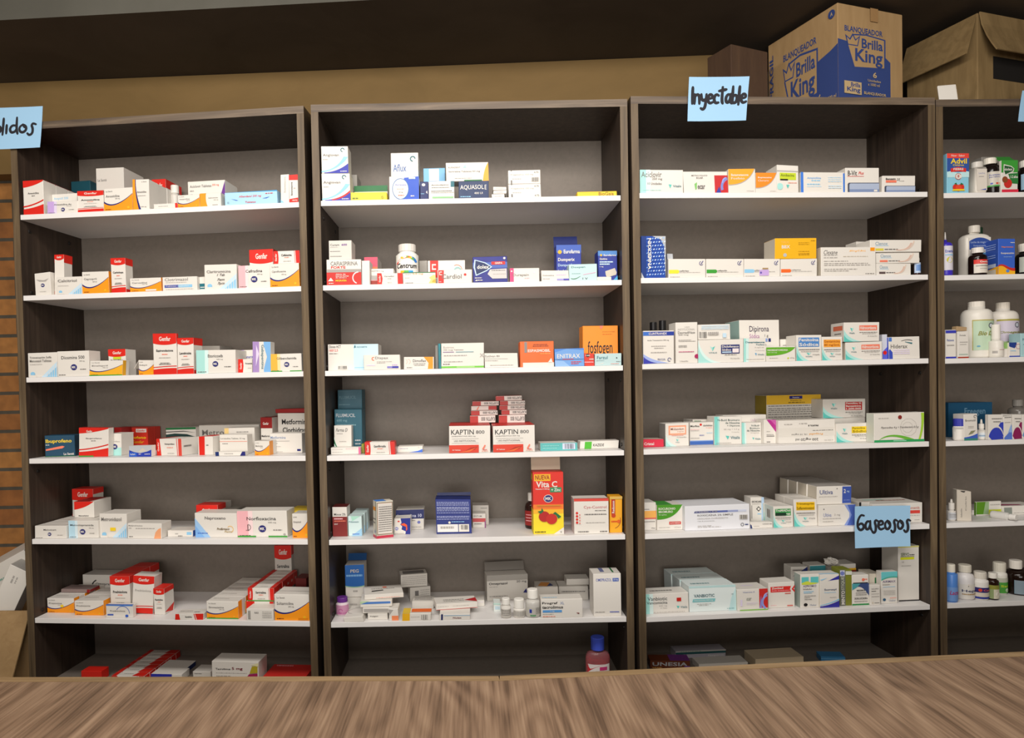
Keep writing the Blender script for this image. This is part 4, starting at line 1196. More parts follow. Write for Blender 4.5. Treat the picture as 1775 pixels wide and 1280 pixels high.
flap(q, 0, '#1e2a66', .035, 70, name='torn_lid', edge='back')
bx(c, 2, 1037, 1070, 435, 'royal blue carton with a pale tablet, by the post', body='#2a3b96', art=[('r', 0, .84, 1, 1, '#4f86c8'), ('c', .16, .86, .035, 'ye'), ('t', 'Eurofarma', .30, .83, .94, .89, 'w', 'b'), ('t', 'Quitina', .08, .70, .48, .77, 'w', 'b'), ('l', .08, .78, .62, .04, 'll'), ('l', .08, .6, .55, .04, 'll'), ('t', '1 mg', .08, .46, .26, .51, 'w', 'b'), ('p', [(.36, .34), (.86, .44), (.96, .30), (.92, .22), (.44, .14), (.38, .22)], 'bg'), ('p', [(.7, 0), (1, .2), (1, 0)], '#47a8d8')], d=.036, dep=.05)

# --- third shelf
bx(c, 3, 565, 655.5, 597, 'big carton half white, half pale blue', art=[('r', .51, 0, 1, 1, '#c2dfea'), ('t', 'Diovan HCT', .03, .86, .26, .96, 'k'), ('t', '160/12.5', .03, .73, .20, .82, 'r'), ('t', 'NOVARTIS', .58, .86, .78, .92, 'td'), ('l', .03, .2, .64, .02, 'g'), ('r', .53, .1, 1, .12, 'lb'), ('p', [(.54, .98), (.56, .88), (.52, .86)], 'td')] + barcode(.2, .06, .38, .18, 12), d=.03, dep=.07)
bx(c, 3, 631, 694, 615.4, 'low white carton with violet bar and orange mark', art=[('t', 'Dispax', .32, .66, .68, .88, 'g'), ('a', .27, .74, .07, .05, 60, 300, 'or_'), ('l', .36, .78, .52, .04, 'gl'), ('l', .36, .6, .44, .04, 'gl'), ('l', .08, .32, .28, .07, 'lp'), ('r', .64, .1, .78, .23, '#8a86cc'), ('r', .78, .1, .95, .23, '#3a38a8'), ('l', .78, .92, .30, .05, 'li')], d=.004, dep=.024)
bx(c, 3, 700, 752, 619, 'small white carton with an orange curved end', art=[('p', [(.66, 1), (.82, .5), (.8, 0), (.97, 0), (.97, 1)], 'o'), ('a', .04, .62, .18, .012, -70, 70, 'or_'), ('a', .14, .62, .18, .012, -70, 100, 'or_'), ('t', 'Dimoflax', .30, .58, .74, .80, 'g'), ('l', .32, .72, .42, .04, 'g'), ('l', .34, .7, .30, .04, 'g'), ('l', .1, .28, .12, .04, 'g')], d=.006, dep=.05)
bx(c, 3, 760, 764.5, 596, 'teal carton edge seen behind the green-footed one', body='#2b8a94', art=[('r', 0, 0, .4, 1, 'td')], d=.022, dep=.06)
bx(c, 3, 754.5, 759.5, 599, 'grey carton edge seen beside the teal one', body='#86807a', d=.03, dep=.06)
bx(c, 3, 764.5, 838.5, 595, 'large white carton with a bright green foot', art=[('r', 0, .02, 1, .09, '#6ec23a'), ('r', .36, .035, .78, .075, '#a8dc84'), ('t', 'Eutirox', .05, .80, .30, .88, 'gl'), ('t', '100 mcg Tabletas', .05, .70, .52, .76, 'g'), ('r', .04, .64, .30, .66, 'p'), ('r', .34, .64, .76, .66, '#3d8f9e'), ('l', .06, .6, .50, .03, 'gl'), ('l', .06, .5, .26, .025, 'gl'), ('l', .04, .2, .16, .03, 'g'), ('t', 'X', .9, .44, 1, .58, 'gl')], d=.006, dep=.07)
bx(c, 3, 840.5, 898, 612.4, 'low white carton with a thin grey rule', art=[('t', 'Eutilvan 80', .02, .72, .46, .86, 'g'), ('r', 0, .60, .70, .615, 'g'), ('l', .02, .4, .46, .05, 'gl'), ('l', .16, .86, .14, .05, 'gl')], d=.007, dep=.06)
bx(c, 3, 901.5, 960, 592, 'vivid orange carton with white foot and capitals', body='#ea6a2c', art={'F': [('r', .08, 0, 1, .17, 'w'), ('r', .13, .56, .21, .98, '#8a8380'), ('t', 'ESPASMOBIL', .23, .58, .90, .69, 'w', 'b'), ('l', .4, .82, .86, .03, 'br'), ('l', .38, .84, .80, .03, 'br'), ('l', .6, .9, .5, .02, 'ol'), ('p', [(.82, .17), (.92, .34), (.96, .17)], 'w')]}, d=.007, dep=.06)
bx(c, 3, 962, 1013, 604.5, 'sky blue carton with white serif capitals', body='#6fa0de', art=[('p', [(0, .8), (.4, 1), (1, .9), (1, 1), (0, 1)], '#4d86d6'), ('t', 'ENITRAX', .08, .46, .86, .70, 'w'), ('r', 0, .38, 1, .41, '#51719c'), ('r', .26, .37, .64, .43, '#a44d6a'), ('p', [(0, 0), (.5, 0), (.3, .3), (0, .34)], '#8fb8e8'), ('l', .55, .9, .22, .05, 'r'), ('l', .55, .8, .12, .05, 'r')], d=.006, dep=.05)
bx(c, 3, 1013.5, 1030.5, 613, 'little red carton with a black disc', body='#d43a2c', art=[('c', .36, .84, .15, 'k', .9), ('t', '100', .14, .79, .58, .89, 'w', 'b'), ('l', .5, .95, .5, .08, 'w'), ('l', 0, .9, .26, .08, 'pk')], d=.006, dep=.03)
bx(c, 3, 1031, 1079, 613, 'pale teal-grey carton with dark initial lettering', body='#b9d4d6', art=[('t', 'Farzul', .08, .54, .48, .80, 'td'), ('p', [(.80, .70), (.86, .60), (.80, .56)], 'k'), ('p', [(.14, .10), (.34, .26), (.3, .16)], 'w'), ('l', .06, .36, .4, .04, '#86a4a6'), ('l', .8, .96, .3, .04, 'g'), ('l', .6, .9, .12, .04, 'sal')], d=.006, dep=.025)
bx(c, 3, 1010, 1071.5, 565, 'tall orange carton with lean black lettering', body='#f5902a', art={'F': [('t', 'fosfogen', .14, .22, .84, .62, 'k'), ('l', .56, .92, .84, .015, '#c7701a'), ('l', .56, .84, .78, .015, '#c7701a'), ('p', [(.48, 1), (.58, 1), (.55, .93), (.50, .92)], 'sal')]}, d=.045, dep=.06)

# --- fourth shelf
bx(c, 4, 574, 625.5, 776, 'flat white carton with a pink end, lying in front', art=[('r', .93, 0, 1, 1, '#d86a98'), ('l', .05, .4, .7, .05, 'gl'), ('l', .5, .9, .75, .08, 'pk'), ('l', .05, .4, .3, .05, 'gl')], yb=788, dep=.028)
bx(c, 4, 579, 609, 738, 'white carton with a green and blue point', art=[('p', [(0, .60)] + curve([(0, .60), (.12, .15), (.5, .08)])[1:] + [(.3, 0), (0, 0)], '#c9e0da'), ('p', curve([(0, .52), (.14, .14), (.5, .06)]) + [(.28, .03), (0, .36)], 'gd'), ('p', curve([(.3, .06), (.8, 0), (.94, .2)]) + [(.9, .06), (.6, 0)], 'b'), ('t', 'Farma D', .10, .78, .78, .90, 'g', 'i'), ('l', .14, .5, .70, .02, 'gl'), ('l', .3, .7, .42, .02, 'gl')], d=.044, dep=.03)
q = bx(c, 4, 579.5, 627, 710, 'petrol blue carton behind the pointed white one', body='#245a6b', art=[('t', 'FLUIMUCIL', .06, .82, .76, .90, 'si'), ('t', '600 mg', .08, .70, .46, .77, '#6f97a2'), ('l', .08, .78, .62, .03, '#6f97a2'), ('l', .74, .94, .26, .03, 'si'), ('l', .74, .94, .18, .025, 'si')], d=.09, dep=.05)
bx(c, 4, 585, 627, 676, 'taller petrol blue carton in shadow behind its match', body='#245a6b', art=[('t', 'FLUIMUCIL', .06, .85, .76, .90, '#5d8490'), ('l', .04, .5, .75, .012, '#5d8490')], d=.15, dep=.06)
bx(c, 4, 626.5, 632, 770, 'olive green carton edge beside the pink-ended one', body='#8d8f2c', d=.05, dep=.03)
bx(c, 4, 633, 685, 766.5, 'small white carton with red ends, lying lengthwise', art=red_side('Gemfibrozilo'), yb=788.5, dep=.035)
bx(c, 4, 689, 732.5, 774, 'flat white carton with a blue swoosh', art=[('p', [(.46, 0), (.8, .2), (1, .5), (1, 0)], '#3e6fd6'), ('t', 'Glimepirida', .1, .54, .42, .72, '#7c8fb4'), ('c', .84, .76, .07, 'bg')], yb=784.5, dep=.05)
kap = lambda: {'F': [('t', 'KAPTIN', .05, .68, .60, .86, 'k'), ('t', '800', .65, .70, .86, .83, 'g', 'b'), ('t', 'GABAPENTINA 800 mg', .06, .59, .64, .64, 'g'), ('r', .07, .525, .72, .532, 'g'), ('t', 'USO INSTITUCIONAL', .12, .42, .65, .48, 'g'), ('r', .07, .365, .72, .372, 'g'), ('r', 0, .01, .72, .30, '#d93c22'), ('p', [(.36, .06), (.52, .20), (.70, .24), (.62, .12)], '#b02c12'), ('p', [(.25, .02), (.5, .12), (.66, .2), (.5, .05)], '#e8682a'), ('t', '30 Tabletas', .08, .10, .28, .14, 'w', 'b'), ('p', [(.80, .14), (.86, .30), (.89, .28), (.84, .13)], 'sal'), ('r', .82, .11, .92, .13, 'r'), ('l', .79, .94, .06, .02, 'sal')], 'T': [('r', 0, 0, 1, 1, '#c4302a')], 'R': [('r', .25, .62, 1, 1, 'r'), ('l', .3, .8, .2, .03, 'g')]}
qk1 = bx(c, 4, 778, 849.5, 738.4, 'large red and white carton reading 800, nearer the brick wall', art=kap(), yb=786, dep=.17)
qk2 = bx(c, 4, 854.5, 927, 738, 'large red and white carton reading 800, farther from wall', art=kap(), yb=784.5, dep=.17)
kk = lambda flip: {'F': ([('r', 0, 0, .32, .95, '#b5322c'), ('t', 'KAPTIN 800', .44, .25, .98, .8, 'g', 'bu')] if not flip else [('r', .68, .1, 1, .95, '#b5322c'), ('p', [(.2, .1), (.28, .9), (.32, .9), (.26, .1)], 'sal')]), 'T': [('r', 0, 0, 1, 1, '#b5322c')]}
for k, (base, rows_) in enumerate(((qk1, ((815, 859, 720.6, 0), (817, 863, 712, 0), (817, 861, 704, 1), (819, 865, 696, 0))), (qk2, ((865, 910, 719.5, 0), (869.6, 913, 711, 0), (866, 910, 703, 0), (867, 910.6, 695, 0), (860, 905, 686.5, 0))))):
    pv = base
    for i, (a, b_, yt, fl) in enumerate(rows_):
        pv = bx(c, 4, a, b_, yt, ['lowest', 'second lowest', 'middle', 'fourth', 'topmost'][i if not (k == 0 and i == 3) else 4] + (' small red carton of the four-high stack' if k == 0 else ' small red carton of the five-high stack'), art=kk(fl), on=pv, d=.115, dep=.07, group='small red cartons stacked on the large ones', jit=.0004, free=True)
bx(c, 4, 937, 1001, 768, 'flat teal carton with barcode, lying', body='w', art=[('r', 0, 0, 1, 1, '#5db5b4'), ('r', .60, .16, .94, .92, '#cfd6ea')] + barcode(.66, .2, .9, .86, 9)[1:] + [('l', .06, .5, .62, .05, 'tl'), ('l', .06, .44, .3, .05, 'tl')], yb=781.5, dep=.06)
bx(c, 4, 1005, 1074, 764.6, 'flat white carton with a bright green band', jit=.002, art=[('r', .12, .0, .30, .92, '#4fb52e'), ('t', 'KAZIDE', .34, .30, .62, .64, 'k')], yb=778, dep=.045)

# --- fifth shelf
bx(c, 5, 574, 602, 879.4, 'dark red and white upright carton at the post', art={'F': [('r', 0, 0, 1, .67, '#7d1f1d'), ('t', 'Minox 2%', .12, .71, .90, .79, 'k'), ('l', .12, .7, .58, .04, 'pk'), ('l', .12, .9, .51, .03, 'sal'), ('t', '60ml', .12, .40, .34, .45, 'w')], 'T': [('r', 0, 0, 1, 1, '#5c1c1a')]}, yb=930.4, dep=.05)
q = bx(c, 5, 604, 627.5, 895.4, 'pale teal upright carton beside the dark red one', body='#cfe4e4', art=[('p', [(.3, .75), (.9, 1), (.2, 1)], '#a9dcc8'), ('t', 'Naxen', .06, .68, .78, .76, 'td'), ('p', [(.2, 0), (1, .4), (1, 0)], '#9cc8e4'), ('l', .3, .8, .08, .04, 'b')], yb=929.6, dep=.04)
row(q, 2, 'pale teal upright cartons running back', du=.002, dz=0, group='pale teal upright cartons')
bx(c, 5, 652, 681, 869, 'cream carton turned corner-on with a red foot', body='#ded6c6', art={'F': [('r', 0, 0, 1, .07, '#c23a50'), ('r', .02, .09, .98, .97, '#8a8f80'), ('r', .06, .11, .94, .95, '#cf7f5a'), ('r', .075, .117, .925, .943, 'w')] + lines(.12, .9, [.18 + .06 * i for i in range(12)], .018, 'g'), 'L': [('r', 0, 0, 1, .07, '#c23a50'), ('r', .1, .74, .8, .84, 'o'), ('p', [(.5, .14), (.7, .14), (.6, .26)], 'b'), ('r', .9, .07, 1, 1, '#77857c'), ('l', .1, .8, .5, .03, 'g'), ('l', .1, .7, .4, .03, 'g')], 'T': [('r', 0, 0, .6, 1, '#4a86d8')]}, yb=934.3, yaw=24, dep=.03)
bx(c, 5, 683, 711, 899, 'white and navy carton with a nose profile', art=[('p', [(.40, 1), (.46, .72), (.38, .62), (.50, .5), (.46, .3), (.72, .18), (.7, 0), (1, 0), (1, 1)], '#1f2a86'), ('p', [(.4, .64), (.62, .70), (.80, .58), (.82, .3), (.74, .2), (.74, .46), (.5, .56)], '#e8562a'), ('c', .16, .36, .11, '#6f78c8', .9), ('t', 'MK', .08, .31, .25, .41, 'w', 'b'), ('r', .22, .78, .34, .86, 'r'), ('l', .05, .6, .05, .03, 'gl')], yb=926.6, dep=.05)
bx(c, 5, 686, 734.5, 884, 'carton with sloping navy top, behind the nose one', body='wl', art=[('r', 0, .54, 1, 1, '#22295e'), ('t', 'Loratadina 10', .06, .62, .92, .78, '#c9cbe0'), ('c', .82, .36, .08, '#6a6fae', .9), ('l', .3, .9, .1, .05, 'gl'), ('l', .5, .7, .44, .03, 'g')], d=.115, dep=.06)
q = bx(c, 5, 756, 817, 865.7, 'large navy carton back with white text panels', body='#27357f', art={'F': lines(.03, .95, (.90, .86, .82, .76, .73, .70, .66, .60, .50, .47, .42), .016, '#aeb6e0') + [('r', .03, .06, .62, .28, '#e4e2e0'), ('r', .64, .06, .93, .28, 'w'), ('c', .38, .33, .035, 'w'), ('l', .44, .8, .34, .02, 'lb'), ('l', .12, .5, .16, .06, 'gl')] + barcode(.70, .12, .9, .26, 12), 'T': [('r', 0, 0, 1, 1, '#1d2a66')]}, yb=925.8, dep=.06, jit=.002)
flap(q, 0, '#1d2a66', .008, 75, name='lid', edge='back')
bx(c, 5, 819.5, 842, 891, 'small white carton with a pinkish-red band', body='wl', art=[('r', 0, .42, 1, .68, '#b8484a'), ('t', 'ENTUM', .1, .78, .7, .88, 'g'), ('l', .1, .7, .26, .06, 'g'), ('r', .92, 0, 1, .5, '#8a3a7a')], yb=915.6, dep=.04)
bx(c, 5, 819, 847, 876.4, 'grey-white carton behind the pink-banded one', body='wl', art=[('l', .5, .9, .84, .03, 'g')], d=.14, dep=.05)
bottle(c, 5, 909.3, 937, 854, 'dark syrup bottle with a red label, half hidden', (914, 930), 868, 884, '#2a1713', 'w', lab=(884, 909, '#8f2522', [('l', .1, .9, .7, .05, 'pk'), ('l', .1, .9, .5, .05, 'pk'), ('l', .1, .9, .3, .05, 'pk')]), yb=918, glass=True)
vc = [('r', 0, 0, 1, .33, '#f2d92c'), ('r', 0, .33, 1, .40, '#f3b42a'), ('r', 0, .40, 1, .48, '#ee7c2a'), ('r', 0, .48, 1, 1, '#d92f22'), ('r', .04, .86, .58, .97, 'ye'), ('t', 'NUEVA', .08, .88, .55, .955, 'rd', 'b'), ('t', 'Vita C', .10, .755, .80, .855, 'w', 'b'), ('t', 'Vitamina C 500mg', .08, .715, .54, .74, 'w', 'b'), ('r', .56, .675, .94, .755, '#2f8a5a'), ('t', '+ Zinc', .60, .69, .91, .74, 'w', 'b'), ('c', .50, .575, .075, 'w', .85), ('c', .50, .575, .066, 'n', .85), ('t', 'MK', .40, .55, .60, .60, 'w', 'b'), ('c', .36, .285, .09, '#b31f1c', .95), ('c', .60, .245, .09, '#c3271f', .95), ('p', [(.14, .37), (.26, .38), (.28, .43), (.34, .37), (.24, .33)], 'gd'), ('p', [(.64, .33), (.72, .36), (.92, .28), (.82, .25), (.74, .31)], 'gd'), ('p', [(.66, 0), (1, 0), (1, .11)], 'w'), ('r', .12, .455, .9, .47, '#c78a2a'), ('l', .04, .4, .03, .015, 'k'), ('t', 'G', .88, .02, .93, .045, 'k')]
q = bx(c, 5, 923.5, 976, 819, 'tall red and yellow vitamin carton with two strawberries', body='#d92f22', art={'F': vc, 'L': [('r', 0, 0, 1, .4, '#f2d92c'), ('r', 0, .86, 1, .97, 'ye')]}, yb=926, dep=.05)
flap(q, 0, '#cdbda4', .034, 82, name='open_lid', col2='#cdbda4', edge='back')
bx(c, 5, 995, 1055, 865, 'white carton with column of red dots and red top edge', art={'F': [('r', 0, .93, 1, 1, '#d8483c'), ('t', 'Cys-Control', .28, .70, .94, .80, '#c06a70'), ('l', .6, .92, .65, .02, 'g'), ('l', .3, .94, .54, .03, 'g'), ('l', .34, .9, .31, .02, 'gl'), ('l', .1, .42, .05, .03, 'g'), ('l', .74, .95, .05, .03, 'g')] + [('c', .08, .60 - .09 * i, .034, 'r') for i in range(4)] + [('c', .16, .55 - .08 * i, .02, '#dd8078') for i in range(4)], 'T': [('r', 0, 0, 1, .1, 'r')]}, yb=925.8, dep=.055)
bx(c, 5, 1056.5, 1080, 861, 'yellow-orange carton with upright red tab', body='#f0a922', art=[('r', .12, .50, .44, .92, '#b23218'), ('t', 'Redoxon', .18, .54, .38, .88, 'w', 'bv'), ('c', .30, .47, .06, '#c2401c', .9), ('l', .12, .7, .29, .04, '#d8501c'), ('c', .72, .31, .05, '#e0641c'), ('a', .2, .34, .22, .012, -70, 20, 'br'), ('r', 0, .93, 1, 1, '#d9b25a')], yb=923.8, dep=.04)

# --- sixth shelf
bottle(c, 6, 582, 603.5, 1035, 'small pink jar with a purple lid at the post', (582.5, 601), 1043, 1046, '#e6d5dc', 'p', lab=(1047, 1067, '#c98fb0', [('p', [(0, .6), (.5, .9), (1, .5), (1, 1), (0, 1)], 'w'), ('a', .45, .4, .18, .05, 0, 300, 'mg'), ('l', .2, .8, .15, .05, 'mg')], 170), yb=1069, neck=.95, name='pill_jar', cat='jar')
bx(c, 6, 597.5, 631, 1070, 'crumpled white carton lying end-on at the edge', jit=.004, art={'T': [('a', .5, .5, .22, .02, 0, 250, 'gl'), ('l', .3, .6, .8, .03, 'gl')]}, d=.004, dep=.10, yaw=-3)
qp = bx(c, 6, 600, 633, 1036.5, 'grey-white carton under the blue and white pack', body='wl', art=[('l', .2, .6, .3, .15, 'gl')], d=.115, dep=.06)
q = bx(c, 6, 598.5, 631.5, 979.7, 'rounded blue and white pack with its lid open', art=[('p', [(0, .36)] + curve([(0, .36), (.5, .28), (1, .36)])[1:] + [(1, 1), (0, 1)], '#2566b4'), ('p', curve([(0, .33), (.5, .25), (1, .33)]) + curve([(1, .36), (.5, .28), (0, .36)]), '#9cc7a2'), ('t', 'PEG', .28, .76, .72, .86, 'bg', 'b'), ('l', .06, .9, .64, .06, '#7fb0e0'), ('l', .4, .64, .16, .05, 'gl')], on=qp, d=.118, dep=.05)
flap(q, 0, '#1a4a80', .02, 60, name='lid', edge='back')
q1 = bx(c, 6, 638, 672.5, 1064, 'low white carton at the bottom of the jumble', art=[('t', 'Kaigen', .12, .40, .52, .66, 'g', 'b')], yb=1074.7, dep=.06)
q2_ = bx(c, 6, 629, 675, 1054, 'open-ended white carton of the jumble, above the low one', art=[('r', .04, .2, .96, .8, 'gl')], on=q1, d=.018, dep=.06, free=True)
q3_ = bx(c, 6, 625, 680, 1042, 'white carton with a blue edge in the jumble', art={'F': [('r', 0, .5, .95, .85, '#4f80c8'), ('p', [(0, .5), (.3, 1), (0, 1)], '#b8d0a8')]}, on=q2_, d=.02, dep=.07, yaw=4, free=True)
q4_ = bx(c, 6, 632, 700, 1030, 'topmost white carton of the jumble, with a dark slot', art={'F': [('l', .3, .9, .2, .08, 'sal')], 'T': [('p', [(.2, .3), (.5, .4), (.5, .5), (.2, .42)], 'k'), ('r', .5, .7, .6, .85, 'sal'), ('l', .2, .8, .6, .04, 'g')]}, on=q3_, d=.03, dep=.08, yaw=10, free=True)
bx(c, 6, 673.5, 691, 1056, 'white carton with an orange patch in the jumble', art=[('r', .3, 0, 1, .4, '#ee8a5a'), ('p', [(0, .4), (.5, .9), (0, 1)], 'gl')], yb=1076, dep=.05)
bx(c, 6, 697.5, 747, 1064, 'yellow-ended white carton with an orange top stripe', art={'F': [('r', 0, 0, .26, 1, 'ye'), ('l', .3, .6, .5, .06, 'gl')] + barcode(.66, .14, .9, .84, 7), 'T': [('r', .0, 0, .26, 1, '#e8c23a'), ('r', .30, .25, 1, .85, '#ee6e2a')]}, yb=1076.5, dep=.045)
qg = bx(c, 6, 711, 746.5, 1018, 'lower grey-white carton of the pair at the back', body='wl', art={'F': [('r', .24, .4, .42, .75, 'g')] + lines(.5, .95, (.3, .45, .6, .75), .05), 'T': [('r', 0, 0, 1, 1, 'gl')]}, d=.165, dep=.05, yaw=12)
bx(c, 6, 695, 741, 996, 'upper grey-white carton of the pair at the back', body='wl', art={'F': lines(.05, .95, (.2, .35, .5, .65, .8), .05), 'T': [('r', .1, .2, .9, .8, 'g')]}, on=qg, d=.165, dep=.05, yaw=10)
bx(c, 6, 714, 752, 1043, 'flat grey leaflet carton behind the yellow-ended one', body='wl', art={'T': [('l', .1, .9, .3, .1, 'g'), ('l', .1, .9, .6, .1, 'g')]}, d=.1, dep=.045)
qn = bx(c, 6, 762, 815, 1065, 'white carton with a navy end and blue line', art={'F': [('r', .05, 0, .11, 1, '#20285c'), ('r', .14, .7, 1, .8, '#8fb4d0'), ('t', 'Nutax', .44, .24, .72, .5, '#6a2a2c', 'b')]}, yb=1077.5, dep=.05)
bx(c, 6, 756, 828, 1046, 'red-edged white carton lying tilted on the navy-ended one', art={'F': [('r', 0, 0, 1, .06, 'r'), ('l', .04, .3, .5, .06, 'gl'), ('l', .4, .8, .5, .06, 'gl')], 'T': [('p', [(.7, .4), (1, .7), (1, .1)], '#b8242a'), ('l', .2, .7, .3, .05, 'g'), ('l', .2, .7, .5, .05, 'g')]}, on=qn, d=.035, dep=.06, yaw=9, free=True)
bx(c, 6, 817, 840, 1041.5, 'small plain white carton beside the tilted one', art=[('l', .5, .9, .7, .06, 'lp')], yb=1060, dep=.05)
q = bx(c, 6, 844, 915, 997, 'large grey-white carton standing open behind the small bottles', body='wl', art=[('r', 0, .78, 1, 1, '#a39e97'), ('t', 'Omeprazol', .05, .60, .50, .72, 'k', 'b'), ('t', '20 mg', .72, .66, .97, .77, 'g', 'b'), ('l', .06, .26, .53, .025, 'gl'), ('l', .06, .5, .16, .02, 'g'), ('p', [(.88, .28), (.96, .44), (.98, .26)], 'n')], yb=1042, yaw=6, dep=.05)
flap(q, 0, '#7d7770', .025, 65, name='open_lid', edge='back')
bottle(c, 6, 868.5, 885.5, 1037, 'smallest clear vial with a white cap', (869, 883), 1047.5, 1050, '#d8d4cd', '#f2efe8', lab=(1054, 1068, '#cfcac2', lines(.1, .9, (.2, .4, .6, .8), .08, 'g')), yb=1074, glass=True, name='vial', cat='vial')
bottle(c, 6, 890, 909.5, 1038, 'squat white pill bottle between vial and clear bottle', (890.5, 908), 1053.5, 1055, '#efebe4', '#f4f1ea', lab=(1056, 1069, '#e4dfd6', [('l', .04 + .06 * i, .06 + .06 * i, .1, .8, 'g') for i in range(15)]), yb=1075, neck=.93)
bottle(c, 6, 910.5, 936, 1021, 'clear glass bottle with white cap and printed label', (914, 932), 1036.5, 1046, '#c9c6c0', '#f4f1ea', lab=(1050, 1068, '#bdbab2', [('r', .3, .4, .42, .8, '#2a3a9a'), ('r', .34, .05, .62, .2, '#5f9a6a')] + lines(.62, .95, (.3, .45, .6, .75, .9), .05, 'g')), yb=1073.5, glass=True)
bx(c, 6, 856, 868, 1046, 'small white and pale teal carton behind the vial', body='#dfe6e2', art=[('l', .2, .9, .3, .08, 'lb'), ('l', .2, .9, .5, .08, 'lb'), ('r', 0, .8, 1, 1, '#b9d6cc')], yb=1061, dep=.04)
bx(c, 6, 937, 1010, 1039, 'white carton with bold black name and blue bar', art={'F': [('t', 'Prograf', .03, .70, .40, .86, 'k', 'b'), ('t', 'XL', .46, .72, .56, .86, '#7c8fb4'), ('t', 'tacrolimus', .03, .50, .53, .66, 'k', 'b'), ('r', .04, .30, .50, .43, '#5b9ad8'), ('t', '1 mg', .22, .33, .32, .40, 'w'), ('l', .04, .3, .2, .03, 'gl'), ('l', .04, .34, .08, .03, 'sal'), ('c', .90, .24, .04, '#7a2a24', .7), ('p', [(.84, .28), (.92, .26), (.9, .2)], '#7a2a24')], 'T': [('l', .05, .4, .3, .1, 'lb')]}, yb=1072.3, dep=.045)
bx(c, 6, 930, 968, 1018, 'grey carton with an orange and blue picture, behind', body='#b4aea6', art={'F': [('l', .1, .9, .4, .08, 'gl')], 'T': [('p', [(.1, .2), (.5, .1), (.7, .7), (.3, .8)], '#c9853a'), ('p', [(.5, .1), (.8, .2), (.7, .6)], 'bd')]}, d=.11, dep=.06)
qz = bx(c, 6, 969, 1020, 1017, 'long grey-white carton behind the bold-named one', body='wl', art=[('l', .1, .9, .6, .06, 'g')], d=.15, dep=.06)
bx(c, 6, 982, 1021, 1004, 'grey-white carton stacked on the long one behind', body='wl', on=qz, d=.16, dep=.05)
bx(c, 6, 1028.5, 1076.5, 995, 'tall plain white carton with blue capitals by the post', art={'F': [('t', 'OMEPRAZOL', .10, .82, .66, .89, '#4a5fb0'), ('r', .70, .815, .92, .895, '#4a68b8'), ('t', '20 mg', .73, .83, .89, .88, 'w'), ('l', .06, .4, .09, .02, 'gl'), ('r', .58, .09, .92, .11, '#5a66b8')], 'T': [('r', .3, .3, .45, .95, '#6a7098'), ('r', .72, .2, .78, .95, 'gd')]}, yb=1068.5, dep=.06)
# --- bottom shelf
bottle(c, 7, 1014.6, 1057, 1104, 'red mouthwash bottle with a blue cap, standing alone', (1023, 1046), 1125.5, 1142, '#e39aa0', '#4a5fd8', lab=(1148, 1190, '#e9e2e0', [('p', [(0, 0), (0, .6), (.1, 0)], '#c8343c'), ('p', [(0, 1), (0, .5)] + curve([(0, .5), (.4, .95), (.75, .98)])[1:] + [(.75, 1)], '#c8343c'), ('r', .52, .66, .84, .86, '#c93a78'), ('p', curve([(.3, .50), (.5, .68), (.72, .62)]) + curve([(.72, .58), (.5, .62), (.3, .46)]), 'gd'), ('t', 'Clor', .14, .24, .62, .44, '#5a4a6a')], 120), d=.05, glass=2, depf=.6, neck=.92, name='mouthwash_bottle', liquid=(1139, '#c0262c'))
# ================================================================ bookcase C
c = 'C'
# --- top shelf
bx(c, 1, 1104, 1184, 294.6, 'white carton with pale teal end and large dark name', art=[('r', 0, 0, .14, 1, 'tl'), ('r', .14, 0, .24, 1, '#d9ece9'), ('t', 'Aciclovir', .03, .68, .50, .92, 'g'), ('t', '250 mg', .28, .54, .51, .66, 'g'), ('t', '10 Unidades', .17, .36, .50, .46, 'g'), ('p', [(.66, .38), (.73, .36), (.695, .20)], 't'), ('t', 'Vitalis', .76, .25, .95, .35, 'td'), ('l', .08, .48, .12, .03, 'tl')], d=.006, dep=.07)
bx(c, 1, 1185.5, 1262, 297.5, 'white carton with leaf mark and red-blue print', jit=.003, art=[('r', .70, 0, 1, .82, '#c22a2c'), ('a', 1.06, .28, .36, .12, 110, 200, '#7f86cc'), ('a', .98, .5, .18, .06, 100, 190, '#9aa2e0'), ('p', [(.72, 0), (.80, .3), (.84, 0)], '#3a3f9a'), ('p', [(.24, .42), (.30, .50), (.29, .2), (.26, .14)], '#7fbf6a'), ('t', 'ecar', .31, .18, .48, .36, 'g', 'b'), ('t', 'METRO FOLICO', .18, .78, .54, .84, 'g'), ('t', 'ECAR', .29, .66, .44, .74, 'g')], d=.006, dep=.06)
orq = lambda l1, l2, col, h=.18: [('p', [(0, 1), (0, h)] + curve([(0, h), (.72, h + .0), (.97, 1)], 12)[1:], col), ('p', curve([(0, h), (.72, h), (.97, 1)], 12) + curve([(.985, 1), (.73, h - .05), (0, h - .03)], 12), 'gl'), ('t', l1, .10, .70, .74, .80, 'w', 'b'), ('t', l2, .10, .56, .60, .65, 'w'), ('t', 'VITALIS', .66, .04, .92, .09, 'gl')]
bx(c, 1, 1262, 1309.6, 293, 'white carton with a big amber quarter curve', art=orq('Betametasona', 'Fosfato', '#f5a62e', .34), d=.004, dep=.07)
bx(c, 1, 1310, 1347, 299.7, 'smaller carton with a deep orange quarter curve', art=orq('Bupivacaina', 'Cloruro', '#f08c28', .24), d=.004, dep=.06)
